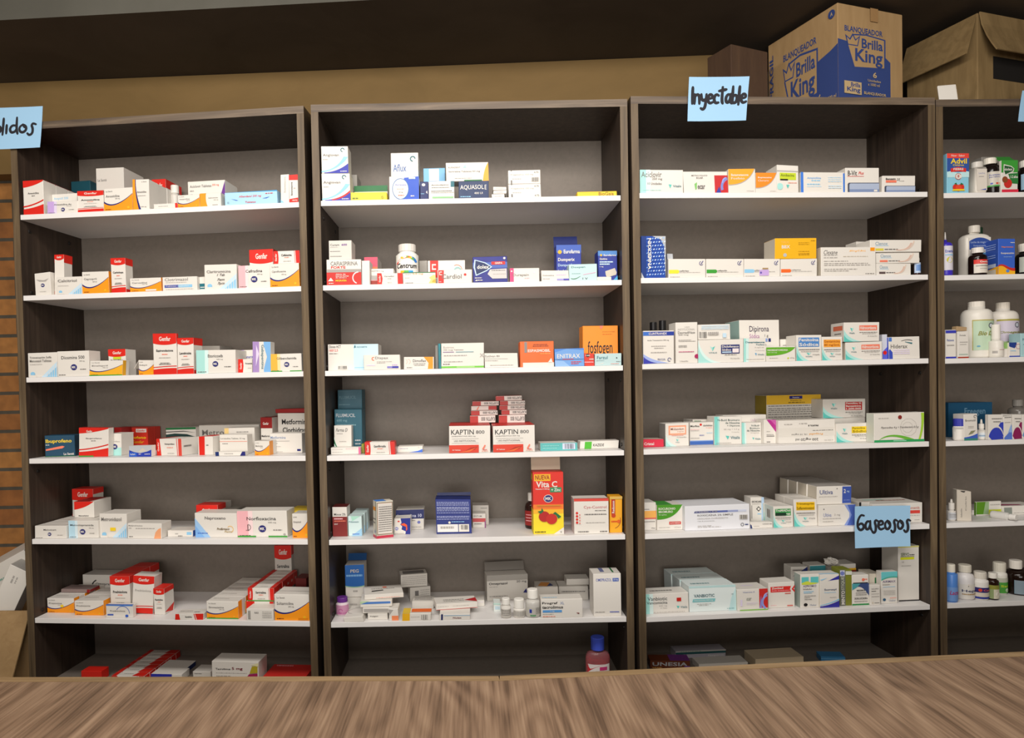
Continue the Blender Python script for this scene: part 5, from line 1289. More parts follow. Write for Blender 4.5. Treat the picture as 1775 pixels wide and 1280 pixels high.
bx(c, 1, 1347, 1384, 286.6, 'white carton with lime label and wrinkled lid', jit=.003, art=[('r', 0, .76, 1, .80, 'gl'), ('p', [(.6, .82), (.8, .98), (.74, .84)], 'w'), ('r', .12, .46, .88, .72, 'ly'), ('t', 'Amikacina', .16, .58, .80, .68, 'ol2', 'b'), ('r', .14, .44, .50, .49, 'k'), ('c', .12, .22, .12, 'tl', 1), ('p', [(.42, .28), (.56, .28), (.49, .14)], 't'), ('l', .5, .9, .34, .02, 'sal')], d=.004, dep=.06)
bx(c, 1, 1388, 1464, 298.7, 'white carton with blue upright edges and faint blue print', art=[('r', 0, 0, .06, 1, '#3f7ad8'), ('r', .965, 0, 1, .95, '#3f7ad8'), ('t', 'Ampicilina', .14, .64, .46, .76, '#7fb0e4', 'b'), ('l', .24, .44, .56, .05, 'lb'), ('l', .14, .44, .38, .05, 'lb'), ('l', .14, .46, .28, .04, 'll')] + lines(.62, .92, (.72, .62, .52, .3, .2), .04, 'll'), d=.006, dep=.07)
bvit = lambda nm, red: [('p', [(.07, 0), (.07, .34), (.10, .39), (1, .39), (1, 0)], '#4a4f60'), ('p', [(.12, 0), (.12, .32), (.15, .36), (1, .36), (1, 0)], '#aab6ce'), ('p', [(.12, 0), (.12, .12), (1, .12), (1, 0)], '#7f90b4')] + ([('t', nm, .07, .68, .34, .88, 'k'), ('t', 'Plus', .38, .72, .54, .84, 'r', 'i'), ('r', .06, .64, .54, .655, 'r')] if not red else [('t', nm, .10, .74, .40, .86, 'k', 'b'), ('t', '2.0', .43, .70, .52, .84, 'k', 'i'), ('r', .10, .58, .42, .72, 'sal'), ('l', .5, .65, .66, .03, 'gl')])
bx(c, 1, 1465, 1523.5, 291, 'taller white carton with slate blue lower panel', art=bvit('B-Vit', False) + [('r', .84, .02, .94, .1, 'w')], d=.005, dep=.05)
bx(c, 1, 1529, 1586, 304.7, 'shorter white carton with slate panel and pink bar', art=bvit('Benzatin', True), d=.006, dep=.07)

# --- second shelf
foil = [('p', [(0, 0), (.12, 0), (0, .14)], 'si'), ('p', [(.45, 1), (.8, .92), (1, .7), (1, 1)], 'si'), ('p', [(.94, .75), (1, .7), (1, 0), (.97, .3)], 'si')]
for i in range(7):
    for j in range(11):
        foil.append(('p', [(x + .1 * i + (.05 if j % 2 else 0), y + .085 * j) for x, y in ((.23, .06), (.28, .085), (.25, .10), (.20, .075))], '#d3e3f6' if (i + j) % 2 else '#8fb6ea'))
bx(c, 2, 1110, 1153, 409.5, 'blue and silver dotted foil carton with sideways lettering', body='#1f4aa6', art=[('r', 0, 0, .2, 1, '#18387f')] + foil + [('t', 'NIOCERNA', .20, .18, .34, .92, 'w', 'bd')], d=.006, dep=.05)
bar = lambda col, nm, lp=False: [('r', .01, .22, .24, .42, col), ('c', .24, .32, .10, col), ('t', nm, .29, .32, .55, .40, 'g', 'b'), ('l', .29, .85, .26, .03, 'gl'), ('l', .04, .3, .03, .03, 'gl'), ('a', .88, .76, .085, .03, 100, 330, '#5a5a8a'), ('p', [(.86, .72), (.92, .90), (.94, .88), (.88, .70)], '#5a5a8a')] + ([('r', .42, .06, .68, .38, 'li'), ('c', .46, .22, .06, '#6a5ab0'), ('r', .5, .42, .66, .49, 'tan')] if lp else [])
bars = []
for x0, x1, col, nm, t in ((1158.6, 1223, '#e4de3a', 'ceftriax', 'yellow'), (1224, 1289, 'gr', 'cefazolin', 'green'), (1289.5, 1352, 'lb', 'clinda', 'pale blue'), (1353, 1416, 'or_', 'cefepima', 'orange')):
    bars.append(bx(c, 2, x0, x1, 449, 'plain white carton with a %s tab print' % t, art=bar(col, nm, t == 'pale blue'), d=.006, dep=.07, group='white cartons with coloured tabs'))
bx(c, 2, 1157, 1167, 440, 'scrap of silver blister foil on the yellow-tabbed carton', body='si', on=bars[0], d=.02, dep=.02, name='blister_pack', cat='blister pack', free=True)
bx(c, 2, 1343, 1415, 413, 'amber carton with grey side, on the orange-tabbed one', body='ye', side={'L': 'bg'}, art=[('t', 'TRIX', .14, .74, .34, .86, 'ol'), ('t', 'BBX', .16, .50, .36, .66, 'w', 'b'), ('c', .24, .18, .09, 'si')] + lines(.56, .82, (.76, .68, .34, .24, .18), .03, '#c4941a') + [('l', .86, .96, .86, .03, '#b5861a')], on=bars[3], d=.008, dep=.06, free=True)
bx(c, 2, 1423, 1518, 428.6, 'largest white carton with tiny grey print and orange words', side={'L': 'bg'}, art=[('t', 'Clexane', .05, .74, .30, .90, 'g', 'i'), ('t', '80mg/0.8mL', .52, .82, .82, .90, 'ol', 'i'), ('r', .90, .86, .98, .98, 'o'), ('l', .05, .3, .70, .025, 'gl'), ('l', .05, .3, .62, .025, 'gl'), ('l', .40, .85, .66, .025, 'bg'), ('l', .05, .5, .5, .02, 'gl'), ('l', .05, .85, .42, .02, 'gl'), ('l', .05, .9, .36, .02, 'gl'), ('l', .05, .65, .22, .02, 'gl'), ('l', .05, .5, .16, .02, 'gl'), ('l', .8, .96, .05, .02, 'g')], d=.004, dep=.05)
cle = lambda col: [('t', 'Clenox', .10, .56, .34, .84, '#7c9ab0'), ('r', .10, .50, .36, .53, 'lb'), ('r', .08, .12, .26, .30, col), ('l', .28, .55, .18, .08, 'g'), ('p', curve([(.5, .2), (.72, .1), (.78, .75)]) + curve([(.82, .75), (.74, .0), (.5, .14)]), '#d9b8a8'), ('p', curve([(.62, .2), (.8, .2), (.84, .9)]) + curve([(.86, .9), (.82, .14), (.62, .14)]), '#e0c6b4')]
k0 = bx(c, 2, 1519, 1579, 457, 'lowest of three long white syringe cartons', art=cle('#5a4a4a'), d=.008, dep=.06, group='long white syringe cartons')
k1 = bx(c, 2, 1519, 1594, 438, 'middle of three long white syringe cartons', art=cle('sal'), on=k0, d=.009, dep=.06, group='long white syringe cartons', free=True)
k2 = bx(c, 2, 1508, 1597, 416, 'topmost of three long white syringe cartons', art=cle('#d9cc4a'), on=k1, d=.005, dep=.06, group='long white syringe cartons', free=True)
bx(c, 2, 1485, 1507, 419, 'white carton peeking from behind the syringe cartons', body='wl', art=[('t', 'Cl', .6, .5, .95, .8, '#7c9ab0')], d=.075, dep=.05)
bottle(c, 2, 1584, 1594.5, 448, 'little injection vial with white cap and blue label', (1585, 1593), 452.5, 456, '#3a1f1c', '#e4e0da', lab=(456, 474, '#b9cbe4', [('r', .2, .2, .8, .8, '#6f94cc')]), d=.012, glass=True, name='vial', cat='vial', neck=.7)

# --- third shelf
bx(c, 3, 1114.5, 1168, 573.5, 'white carton with blue top band and blue wave foot', art=[('r', 0, .85, 1, .97, '#2b3f9a'), ('r', 0, .85, .2, .97, '#3f6fc4'), ('t', 'CLINTRANEX', .18, .875, .77, .945, 'w', 'b'), ('t', 'Acido Tranexamico 500 mg', .13, .68, .83, .73, 'g'), ('l', .26, .73, .52, .025, 'gl'), ('l', .35, .65, .46, .025, 'gl'), ('l', .24, .76, .33, .025, 'gl'), ('p', [(0, .30)] + curve([(0, .30), (.3, .08), (.85, .02)])[1:] + [(0, 0)], '#9fb0e4'), ('p', [(0, .22)] + curve([(0, .22), (.15, .06), (.45, .02)])[1:] + [(0, 0)], '#3a3fa8'), ('t', 'PROCLIN', .46, .10, .70, .16, '#5a5f8a'), ('a', .84, .12, .04, .02, 0, 300, '#5a5f8a')], d=.005, dep=.05)
bottle(c, 3, 1126, 1139, 559, 'dark-capped vial behind blue-banded carton, nearer the post', (1127, 1138.5), 573, 578, '#4a4540', 'k', d=.075, name='vial', cat='vial', neck=.9)
bottle(c, 3, 1142, 1155, 556, 'dark-capped vial behind blue-banded carton, farther from post', (1143, 1154.5), 573, 578, '#4a4540', 'k', d=.085, name='vial', cat='vial', neck=.9)
bx(c, 3, 1171, 1209, 559, 'tall white carton with a magenta dot', side={'L': 'w'}, art=[('t', 'USO', .42, .86, .64, .90, 'gl'), ('t', 'INSTITUCIONAL', .10, .80, .88, .85, 'gl'), ('t', 'DexmediNase', .10, .72, .88, .78, 'g'), ('t', '200 mcg', .12, .67, .58, .71, 'g'), ('l', .12, .7, .56, .015, 'gl'), ('l', .12, .9, .53, .015, 'gl'), ('l', .12, .5, .42, .02, 'gl'), ('l', .12, .5, .39, .02, 'gl'), ('l', .12, .82, .27, .02, '#c46a8a'), ('c', .95, .165, .06, '#a8285c', .9), ('t', '2 Ampollas', .16, .03, .54, .065, 'g')], d=.005, dep=.05)
qd = bx(c, 3, 1210, 1288.5, 589, 'wide white carton with teal speckled corner and navy plate', art=[('p', [(0, 0), (.5, 0)] + curve([(.5, 0), (.10, .1), (0, 1)])[1:], '#d3ece8'), ('p', [(0, 0), (.34, 0)] + curve([(.34, 0), (.08, .1), (0, .75)])[1:], 'tl'), ('p', [(.26, .72), (.315, .66), (.315, .50)], 'tl'), ('p', [(.37, .72), (.315, .66), (.315, .50)], 't'), ('t', 'VITALIS', .23, .40, .41, .46, 'td'), ('r', .50, .38, .91, .77, '#27306e'), ('t', 'Diclofenaco', .52, .64, .89, .74, 'w', 'b'), ('t', 'Sódico', .52, .50, .72, .60, 'w', 'b'), ('r', .75, .42, .89, .60, '#eadfe0'), ('r', .52, .42, .73, .47, 'll'), ('l', .58, .84, .32, .025, 'g'), ('t', '100 Ampollas', .70, .14, .91, .19, 'g')], d=.005, dep=.07)
bx(c, 3, 1210, 1266, 562.5, 'white carton with barcode lying on the navy-plated one', art=barcode(.04, .10, .26, .52, 12) + lines(.1, .95, (.88, .78, .68), .05, 'll') + [('l', .3, .62, .3, .2, 'gl'), ('r', .75, .12, .86, .4, 'll')], on=qd, d=.01, dep=.06)
bx(c, 3, 1288.8, 1327, 587, 'white carton with pale teal side stripe and dark name', art=[('r', 0, 0, .10, 1, '#9fdcd4'), ('r', .10, 0, .22, 1, '#cfeae6'), ('t', 'Dexametasona', .08, .80, .94, .88, 'td', 'b'), ('t', 'Fosfato', .56, .70, .94, .77, 'td'), ('t', '8 mg/2 mL', .50, .58, .92, .64, 'gl'), ('t', '10 Ampollas', .52, .46, .94, .50, 'gl'), ('p', [(.50, .38), (.58, .36), (.56, .26)], '#4f9ed0'), ('t', 'Vitalis', .62, .28, .92, .34, 'td'), ('l', .12, .9, .1, .02, 'gl')], d=.006, dep=.045)
bx(c, 3, 1282, 1351, 555, 'big white carton with teal side, behind the striped one', side={'L': '#a9c9c2'}, art=[('t', 'Dipirona', .25, .68, .74, .86, '#4a3f52'), ('t', 'Sódica', .25, .57, .50, .67, '#b07aa8'), ('t', '1 g', .63, .58, .72, .66, 'g'), ('r', .20, .48, .60, .56, '#27306e'), ('r', .60, .48, .70, .56, '#8aa0d0'), ('r', .72, .48, .78, .56, '#27306e'), ('t', '2mL/5mL', .24, .50, .42, .54, 'w', 'b'), ('l', .3, .66, .40, .02, 'g'), ('t', 'Vitalis', .66, .25, .77, .29, 'g')], d=.055, dep=.09)
bx(c, 3, 1328.5, 1379, 601, 'low white carton with a bright green curved panel', art=[('p', [(0, .95), (0, .38)] + curve([(0, .38), (.8, .36), (1, .95)])[1:], '#63a82c'), ('t', 'DEXMEDETOMIDINA', .04, .70, .74, .82, 'w', 'b'), ('t', 'HCl 100 mcg', .04, .55, .36, .63, 'w'), ('l', .1, .4, .2, .04, 'gl'), ('c', .74, .2, .06, 'ly'), ('t', 'VITAL', .80, .16, .96, .26, 'gl')], d=.004, dep=.04)
bx(c, 3, 1353, 1375, 588, 'small plain white carton behind the green panelled one', art=[('l', .2, .8, .7, .05, 'gl')], d=.06, dep=.05)
bx(c, 3, 1380.5, 1424, 581, 'white carton with a blue name plate and teal corner', art=vit('#4f86c6', ['Fenitoína', 'Sódica'], (.08, .90), (.54, .90), .48, .26, True), d=.005, dep=.06)
bx(c, 3, 1425, 1460.5, 584, 'white carton with an orange name plate and teal corner', art=vit('#f0a23c', ['Gentamicina', '80 mg/2mL'], (.08, .90), (.56, .88), .48, .26, True, tcol='#a85a1a'), d=.005, dep=.05)
hid = vit('sal', ['Hidrocortisona'], (.43, .93), (.58, .84), .22, .62)
qh = bx(c, 3, 1465.5, 1529, 592.8, 'lower of two white cartons with salmon name plates', art=hid, side={'L': 'bg'}, d=.006, dep=.06)
bx(c, 3, 1462.5, 1524, 559, 'upper of two white cartons with salmon name plates', art={'F': hid['F'], 'L': [('r', .2, .6, .9, .84, '#c96a4e'), ('l', .3, .8, .4, .06, 'g')]}, side={'L': 'wl'}, on=qh, d=.004, dep=.06)
bx(c, 3, 1529.5, 1538, 580, 'narrow grey and blue carton with a red spot', body='#cdd0dc', art=[('p', [(0, 0), (1, 0), (1, .5), (0, .3)], '#5a62cc'), ('c', .5, .26, .08, 'r')], d=.012, dep=.08)
bx(c, 3, 1539, 1594.5, 584, 'white carton with blue end and grey swoosh near post', side={'L': '#3a4fb8'}, art=[('p', [(0, 0), (.12, 0), (.12, .3), (.04, .45), (0, .4)], '#3a4fb8'), ('r', 0, .8, .1, .98, '#4a78c8'), ('t', 'Hiderax', .06, .48, .60, .66, 'g'), ('p', curve([(.40, .80), (.6, .88), (.76, .80)]) + curve([(.76, .84), (.6, .92), (.40, .82)]), 'g'), ('p', curve([(.52, .76), (.66, .70), (.74, .66)]) + curve([(.76, .72), (.66, .74), (.52, .78)]), 'td')] + lines(.14, .66, (.38, .30, .22), .04, 'lp'), d=.006, dep=.06)

# --- fourth shelf
bx(c, 4, 1113, 1151, 761.7, 'flat crimson carton half hidden by the post', body='#d8324a', side={'T': 'bg'}, art=[('t', 'Cristal', .1, .25, .55, .6, 'w', 'b')], yb=775.5, dep=.05)
bx(c, 4, 1153.5, 1194, 734, 'white carton with an orange-framed name and teal corner', side={'L': 'gl'}, art={'F': corner('tl', '#cfeae6', .5, .55) + [('r', .13, .50, .88, .90, '#f0a07c'), ('r', .19, .56, .83, .84, '#f2ddd0'), ('t', 'Midazolam', .22, .70, .78, .80, '#6a3a2a'), ('t', '5 mg/1mL', .50, .60, .78, .66, '#a8704c'), ('l', .26, .76, .46, .02, 'sal'), ('t', '10 Ampollas', .48, .36, .88, .41, 'g')] + shield(.5, .26, .05, .06)}, yb=774, dep=.05)
bx(c, 4, 1195.5, 1236, 732.5, 'white carton with royal blue foot and red dot', art=[('r', 0, .02, 1, .17, '#3f68b4'), ('r', 0, .17, 1, .21, '#7f9fd4'), ('t', 'Morfina', .02, .80, .40, .88, 'k', 'b'), ('c', .46, .90, .05, 'r'), ('t', 'clorhidrato', .56, .82, .96, .90, 'g', 'b'), ('t', '10 mg/mL', .68, .73, .96, .78, 'sal'), ('l', .02, .4, .68, .02, 'pk'), ('l', .02, .38, .63, .02, 'gl'), ('l', .7, .95, .52, .02, 'lb'), ('l', .4, .6, .42, .03, '#6a6fae'), ('l', .02, .4, .3, .03, 'gl')], yb=772, dep=.05)
bx(c, 4, 1196, 1234, 727.5, 'grey-white carton with green lettering behind blue-footed one', body='wl', art=[('r', 0, .9, .12, 1, 'g'), ('l', .2, .5, .9, .05, 'gd'), ('r', .9, .88, 1, 1, '#5a8a8a')], d=.085, dep=.05)
bx(c, 4, 1238, 1285.5, 722.5, 'white carton with broad teal stripe and four dark lines', art=[('r', .0, 0, .12, 1, '#7fd0c8'), ('r', .12, 0, .18, 1, 'tl'), ('t', 'N-Butil Bromuro', .12, .84, .92, .91, '#3f5a58'), ('t', 'de Hioscina', .40, .74, .92, .81, '#3f5a58'), ('t', '+ Dipirona', .46, .63, .92, .70, '#3f5a58'), ('t', '20 mg + 2.5 g', .34, .51, .90, .57, 'gl'), ('t', '10 Ampollas', .62, .42, .90, .46, 'gl'), ('p', [(.40, .32), (.54, .30), (.48, .18)], 't'), ('t', 'Vitalis', .58, .20, .92, .30, 'td'), ('l', .06, .6, .05, .02, 'gl')], yb=771, dep=.05)
bx(c, 4, 1286, 1320, 733, 'smaller white carton with teal stripe beside the larger', art=[('r', .0, 0, .14, 1, '#9fdcd4'), ('r', .14, 0, .22, 1, '#d3ece8'), ('t', 'N-Butil', .50, .82, .90, .90, '#3f5a58'), ('t', 'Bromuro', .42, .70, .92, .78, '#3f5a58'), ('t', 'de Hioscina', .26, .58, .92, .67, '#3f5a58'), ('t', '20 mg/1mL', .44, .48, .90, .54, 'gl'), ('p', [(.52, .30), (.62, .28), (.58, .18)], 't'), ('t', 'Vitalis', .66, .18, .94, .27, 'td')], yb=769.5, dep=.045)
bx(c, 4, 1321, 1345, 728, 'white carton with a magenta corner triangle', art=[('p', [(.22, 1), (1, 1), (1, .48)], '#b22f8a'), ('p', [(.5, 1), (1, 1), (1, .75)], '#c65aa6'), ('l', .2, .8, .36, .03, 'gl'), ('l', .2, .85, .30, .03, 'g'), ('l', .2, .5, .5, .02, 'gl'), ('l', .2, .5, .06, .03, 'g')], yb=769.5, dep=.045)
bx(c, 4, 1253, 1328, 719.5, 'white carton with pink lettering behind the teal-striped ones', art=[('t', 'UniRapid', .64, .72, .84, .86, '#c9b0bc'), ('t', 'Inyección', .60, .58, .80, .66, '#d97a8a')], d=.085, dep=.05)
bx(c, 4, 1346, 1447.5, 728.4, 'long white carton standing upside down', art={'F': [('r', 0, .30, 1, .66, '#dcd7ce'), ('t', '200 mg/20 ml', .30, .10, .70, .24, 'k', 'u'), ('t', 'Propofol', .54, .34, .78, .44, '#e0a04a', 'bu'), ('t', '1% 10 mg/ml', .23, .35, .50, .43, 'g', 'u'), ('l', .6, .96, .53, .02, 'g'), ('t', 'PROFOL B', .52, .72, .70, .79, 'k', 'bu'), ('l', .1, .24, .82, .03, 'gl'), ('l', .36, .5, .84, .03, 'gl'), ('l', .8, .96, .1, .02, 'gl')]}, yb=768.5, dep=.06)
bx(c, 4, 1448, 1512, 734, 'white carton with bright yellow plate and teal corner', art=vit('y', ['Penicilina G', 'Sódica'], (.42, .92), (.48, .82), .22, .64, tcol='#8a7a1a'), yb=766.5, dep=.06)
bx(c, 4, 1515, 1602, 716, 'large white carton with green foot and leaf curves', side={'L': '#cfd3c8'}, art=[('r', 0, 0, 1, .08, '#2f9a5a'), ('r', .38, .03, .64, .06, '#8fcfae'), ('p', curve([(.10, .09), (.32, .42), (.80, .08)]) + curve([(.62, .08), (.32, .30), (.10, .08)]), '#6db43c'), ('p', curve([(.92, .08), (1, .5), (.99, .98)]) + curve([(.93, .98), (.96, .5), (.88, .08)]), '#a4cf3c'), ('c', .51, .85, .07, '#8a2f2a'), ('a', .68, .50, .30, .006, 0, 360, 'gl'), ('a', .66, .5, .18, .006, 0, 360, 'gl'), ('t', 'Piperacilina 4 g + Tazobactam 0,5 g', .13, .46, .88, .54, 'g', 'i'), ('l', .08, .28, .82, .02, 'gl')], yb=766.5, dep=.08)
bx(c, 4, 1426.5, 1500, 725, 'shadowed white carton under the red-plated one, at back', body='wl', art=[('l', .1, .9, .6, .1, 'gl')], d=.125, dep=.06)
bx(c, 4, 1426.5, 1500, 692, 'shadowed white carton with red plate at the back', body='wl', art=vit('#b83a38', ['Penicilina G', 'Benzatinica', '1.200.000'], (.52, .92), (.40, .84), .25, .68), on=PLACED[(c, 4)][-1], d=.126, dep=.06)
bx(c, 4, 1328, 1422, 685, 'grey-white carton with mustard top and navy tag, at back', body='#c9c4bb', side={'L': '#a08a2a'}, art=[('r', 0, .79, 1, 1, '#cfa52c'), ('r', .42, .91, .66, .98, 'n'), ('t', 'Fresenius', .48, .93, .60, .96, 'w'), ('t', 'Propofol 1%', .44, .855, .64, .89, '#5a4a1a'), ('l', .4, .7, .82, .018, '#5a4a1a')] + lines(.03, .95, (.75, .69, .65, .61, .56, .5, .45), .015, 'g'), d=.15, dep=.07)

# --- fifth shelf
bx(c, 5, 1114, 1137, 871.6, 'white carton with a soft orange band, behind the post', art=[('r', 0, .45, 1, .70, '#f3b35c'), ('r', 0, .40, 1, .45, '#d8685c'), ('l', .1, .5, .75, .02, 'g'), ('l', .1, .9, .3, .02, 'g'), ('t', 'VITALIS', .62, .05, .92, .09, 'k')], yb=919.5, dep=.06)
q = bx(c, 5, 1138, 1183, 875.4, 'white carton with a deep green curve and red tag', art={'F': [('p', [(0, 1), (0, .42)] + curve([(0, .42), (.72, .40), (1, 1)])[1:], '#4a9426'), ('t', 'ROCURONIO', .06, .80, .72, .89, 'w', 'b'), ('t', 'BROMURO', .06, .68, .62, .77, 'w', 'b'), ('t', '50 mg/5mL', .06, .58, .38, .63, 'w'), ('r', .47, .22, .93, .33, '#c8322c'), ('t', 'ALTO RIESGO', .50, .25, .90, .30, 'w', 'b'), ('t', 'VITALIS', .66, .08, .92, .13, 'gl'), ('l', .06, .5, .1, .02, 'gl')], 'T': [('r', 0, 0, .6, 1, 'gr')]}, yb=919.3, dep=.06)
bx(c, 5, 1184, 1299.6, 876, 'longest low white carton with blue bar and barcode', body='#e4e5ea', art=[('p', [(.14, .70), (.155, .78), (.5, .78), (.5, .70)], '#33407f'), ('r', .5, .70, .66, .78, '#5f6cab'), ('r', .66, .70, .82, .78, '#9aa4cc'), ('r', .82, .70, .95, .78, '#ccd2e4'), ('t', '24 Ampolletas x 10 mL', .16, .72, .50, .765, 'w', 'b'), ('t', 'ROXICAÍNA 2% SIMPLE', .19, .57, .74, .66, 'g'), ('t', 'LIDOCAÍNA CLORHIDRATO', .19, .45, .66, .52, 'gl'), ('t', 'Caja de presentacion', .19, .35, .45, .39, 'g'), ('l', .19, .4, .17, .02, 'gl'), ('l', .19, .55, .12, .02, 'gl'), ('a', .88, .18, .05, .02, 0, 360, 'k'), ('r', .92, .16, .97, .20, 'bd')] + barcode(.835, .40, .96, .58, 14), yb=918.8, dep=.10)
bx(c, 5, 1301, 1340, 905.5, 'flat white carton with a navy spot, lying in front', jit=.002, art=[('p', [(0, 0), (.08, 0), (.06, .5), (0, .7)], 'bd'), ('t', 'CADEXOM', .55, .6, .95, .78, 'g'), ('l', .15, .4, .3, .08, 'gl')], yb=916, dep=.022)
bx(c, 5, 1301.5, 1324.5, 862.5, 'slim upright white carton with pale blue edge', art=[('r', .80, 0, 1, 1, '#b4cfea'), ('t', 'SECNICARE', .08, .80, .80, .87, 'k', 'b'), ('l', .1, .7, .74, .02, 'gl'), ('p', [(.40, .56), (.58, .46), (.76, .56), (.58, .66)], 'k'), ('c', .58, .56, .05, 'w'), ('l', .5, .75, .35, .04, 'lb'), ('r', .04, .2, .08, .7, 'g')], yb=908, dep=.04)
q = bx(c, 5, 1341, 1375, 878, 'white carton with a green plate and teal corner', side={'L': '#cfdcd6'}, art={'F': vit('#3f9a52', ['TraMADol', '50 mg'], (.08, .88), (.56, .88), .48, .30, True)['F'] + [('r', .08, .56, .62, .70, '#1f3a2a')], 'L': barcode(.3, .4, .7, .8, 8)}, yb=914.5, dep=.05)
row(q, 2, 'green-plated cartons running back', du=0, group='green-plated cartons in a row')
q = bx(c, 5, 1376.5, 1416.5, 866, 'white carton with a golden plate and teal corner', side={'L': 'wl'}, art=vit('#f0c020', ['Trimetoprim', 'Sulfametoxazol'], (.10, .90), (.60, .90), .48, .28, True, tcol='#7a6212'), yb=912.5, dep=.05)
row(q, 1, 'golden-plated cartons running back', du=0, group='golden-plated cartons in a row')
qu = bx(c, 5, 1418, 1482, 876, 'white carton with a blue curved end, under the 2 carton', art=[('p', [(.70, 1), (.84, .6), (.84, .4), (.70, 0), (1, 0), (1, 1)], '#8a9cd4'), ('p', [(.78, 1), (.9, .5), (.78, 0), (1, 0), (1, 1)], '#4f68b8'), ('t', 'Ultiva', .12, .44, .34, .62, '#8a93b8'), ('t', '2 mg', .42, .46, .58, .58, 'gl'), ('c', .13, .82, .03, 'g'), ('l', .1, .6, .34, .03, 'gl'), ('l', .1, .4, .2, .03, 'gl')], yb=911.5, dep=.05)
qv = bx(c, 5, 1414, 1475, 843, 'white carton with blue end panel and white numeral 2', side={'L': 'bg'}, art={'F': [('r', .74, .04, 1, .96, '#3f57a8'), ('t', '2', .78, .60, .84, .82, 'w', 'b'), ('t', 'mg', .87, .62, .94, .72, 'll'), ('l', .78, .96, .2, .03, '#8a9cd4'), ('t', 'Ultiva', .08, .56, .46, .80, '#5a6490'), ('l', .06, .6, .42, .025, 'gl'), ('c', .58, .86, .03, 'g')], 'T': [('r', 0, 0, 1, 1, 'gl')]}, on=qu, d=.03, dep=.045)
row(qv, 3, 'cartons behind the numeral 2 one', du=-.002, group='cartons stacked in a row behind the numeral 2 one', step=.047)
bx(c, 5, 1492, 1510, 873, 'white carton behind the sign, nearer the wall side', body='wl', d=.06, dep=.06) if False else None
bx(c, 5, 1512, 1599.5, 873, 'white carton with a red plate half behind the handwritten sign', art={'F': [('t', 'Furosemida', .74, .68, .94, .82, '#c46a60'), ('r', .70, .46, .95, .62, '#dc4a40'), ('l', .74, .94, .34, .03, 'gl'), ('t', '10 Ampollas', .84, .10, .94, .15, 'g')], 'T': [('l', .3, .9, .5, .08, '#a86a5a'), ('r', .1, .6, .5, .8, '#b9d0c4')]}, d=.025, dep=.09)
bx(c, 5, 1489, 1511, 871, 'white carton with dark gap, partly behind the handwritten sign', body='wl', art=[('r', 0, 0, .2, 1, 'k')], d=.035, dep=.08)

# --- sixth shelf
bx(c, 6, 1115, 1194, 1029, 'white carton with teal end and a small red square', art={'F': [('r', 0, 0, .12, 1, '#a5ddd6'), ('r', .12, 0, .2, 1, '#d8edea'), ('t', 'Vanbiotic', .08, .66, .52, .84, '#4a4f50'), ('t', 'Vancomicina', .06, .48, .52, .62, '#4a4f50'), ('t', '500 mg', .33, .34, .51, .42, 'gl'), ('t', '10 Viales', .36, .25, .51, .30, 'gl'), ('r', .73, .58, .83, .76, '#c2281f'), ('p', [(.72, .36), (.79, .34), (.755, .22)], 't'), ('t', 'Vitalis', .81, .24, .96, .34, 'td'), ('l', .2, .9, .06, .025, 'gl')], 'T': [('l', .2, .7, .4, .12, 'g')]}, yb=1063.5, dep=.055)
q = bx(c, 6, 1195, 1276, 1015.5, 'wide pale teal and white carton with a teal name bar', body='#dfe9e8', art={'F': [('r', 0, .92, 1, 1, '#b9d8d8'), ('p', [(.84, 0), (1, 0), (1, .9), (.9, .5)], '#bfe0e2'), ('t', 'VANBIOTIC', .10, .56, .54, .68, '#4a6a72', 'b'), ('p', [(.06, .38), (.54, .38), (.56, .50), (.08, .50)], '#7fc0c4'), ('t', 'Vancomicina 500 mg', .10, .41, .50, .47, 'w'), ('l', .16, .46, .29, .02, 'gl'), ('l', .2, .4, .24, .02, 'gl'), ('t', '10', .90, .62, .94, .67, 'td'), ('l', .8, .96, .08, .025, '#7fb0b4')], 'T': [('l', .1, .5, .3, .15, '#7fa0a4')]}, yb=1060, dep=.06)
row(q, 2, 'wide pale teal cartons running back', du=-.002, group='wide pale teal cartons in a row')
bx(c, 6, 1278, 1331, 1021.6, 'white carton with red-blue arcs and a green edge', side={'L': 'bg'}, art={'F': [('r', .72, .10, 1, 1, '#c8302c'), ('a', 1.06, .36, .30, .10, 110, 235, '#8f9ade'), ('a', 1.0, .60, .16, .05, 90, 200, '#aab4ea'), ('p', [(.72, .1), (.78, .7), (.80, .1)], '#8f8ad0'), ('r', .08, .0, 1, .05, '#7fb84c'), ('t', 'Vitamina K', .18, .84, .58, .90, '#7a86b4'), ('t', 'ecar', .30, .48, .46, .60, '#8a8f86', 'i'), ('r', .10, .22, .16, .52, 'lp'), ('l', .3, .65, .36, .02, 'lp'), ('l', .3, .6, .3, .02, 'lp')], 'T': [('l', .3, .7, .5, .1, 'lp')]}, yb=1058.5, dep=.06)
bx(c, 6, 1332, 1377.5, 1010, 'white carton with red arrow-cut banner', art=[('p', [(.08, .62), (.86, .62), (.82, .73), (.86, .84), (.08, .84)], '#d8302a'), ('p', [(.88, .72), (1, .58), (1, .68), (.95, .73), (1, .78), (1, .88)], '#d8302a'), ('t', 'Zocited', .12, .74, .56, .82, 'w', 'b'), ('t', 'Acido Zoledronico', .12, .66, .80, .71, 'pk'), ('r', .62, .54, .84, .58, '#d8685c'), ('l', .08, .3, .1, .02, 'pk'), ('r', .70, .06, .92, .10, '#d8685c')], yb=1054, dep=.05)
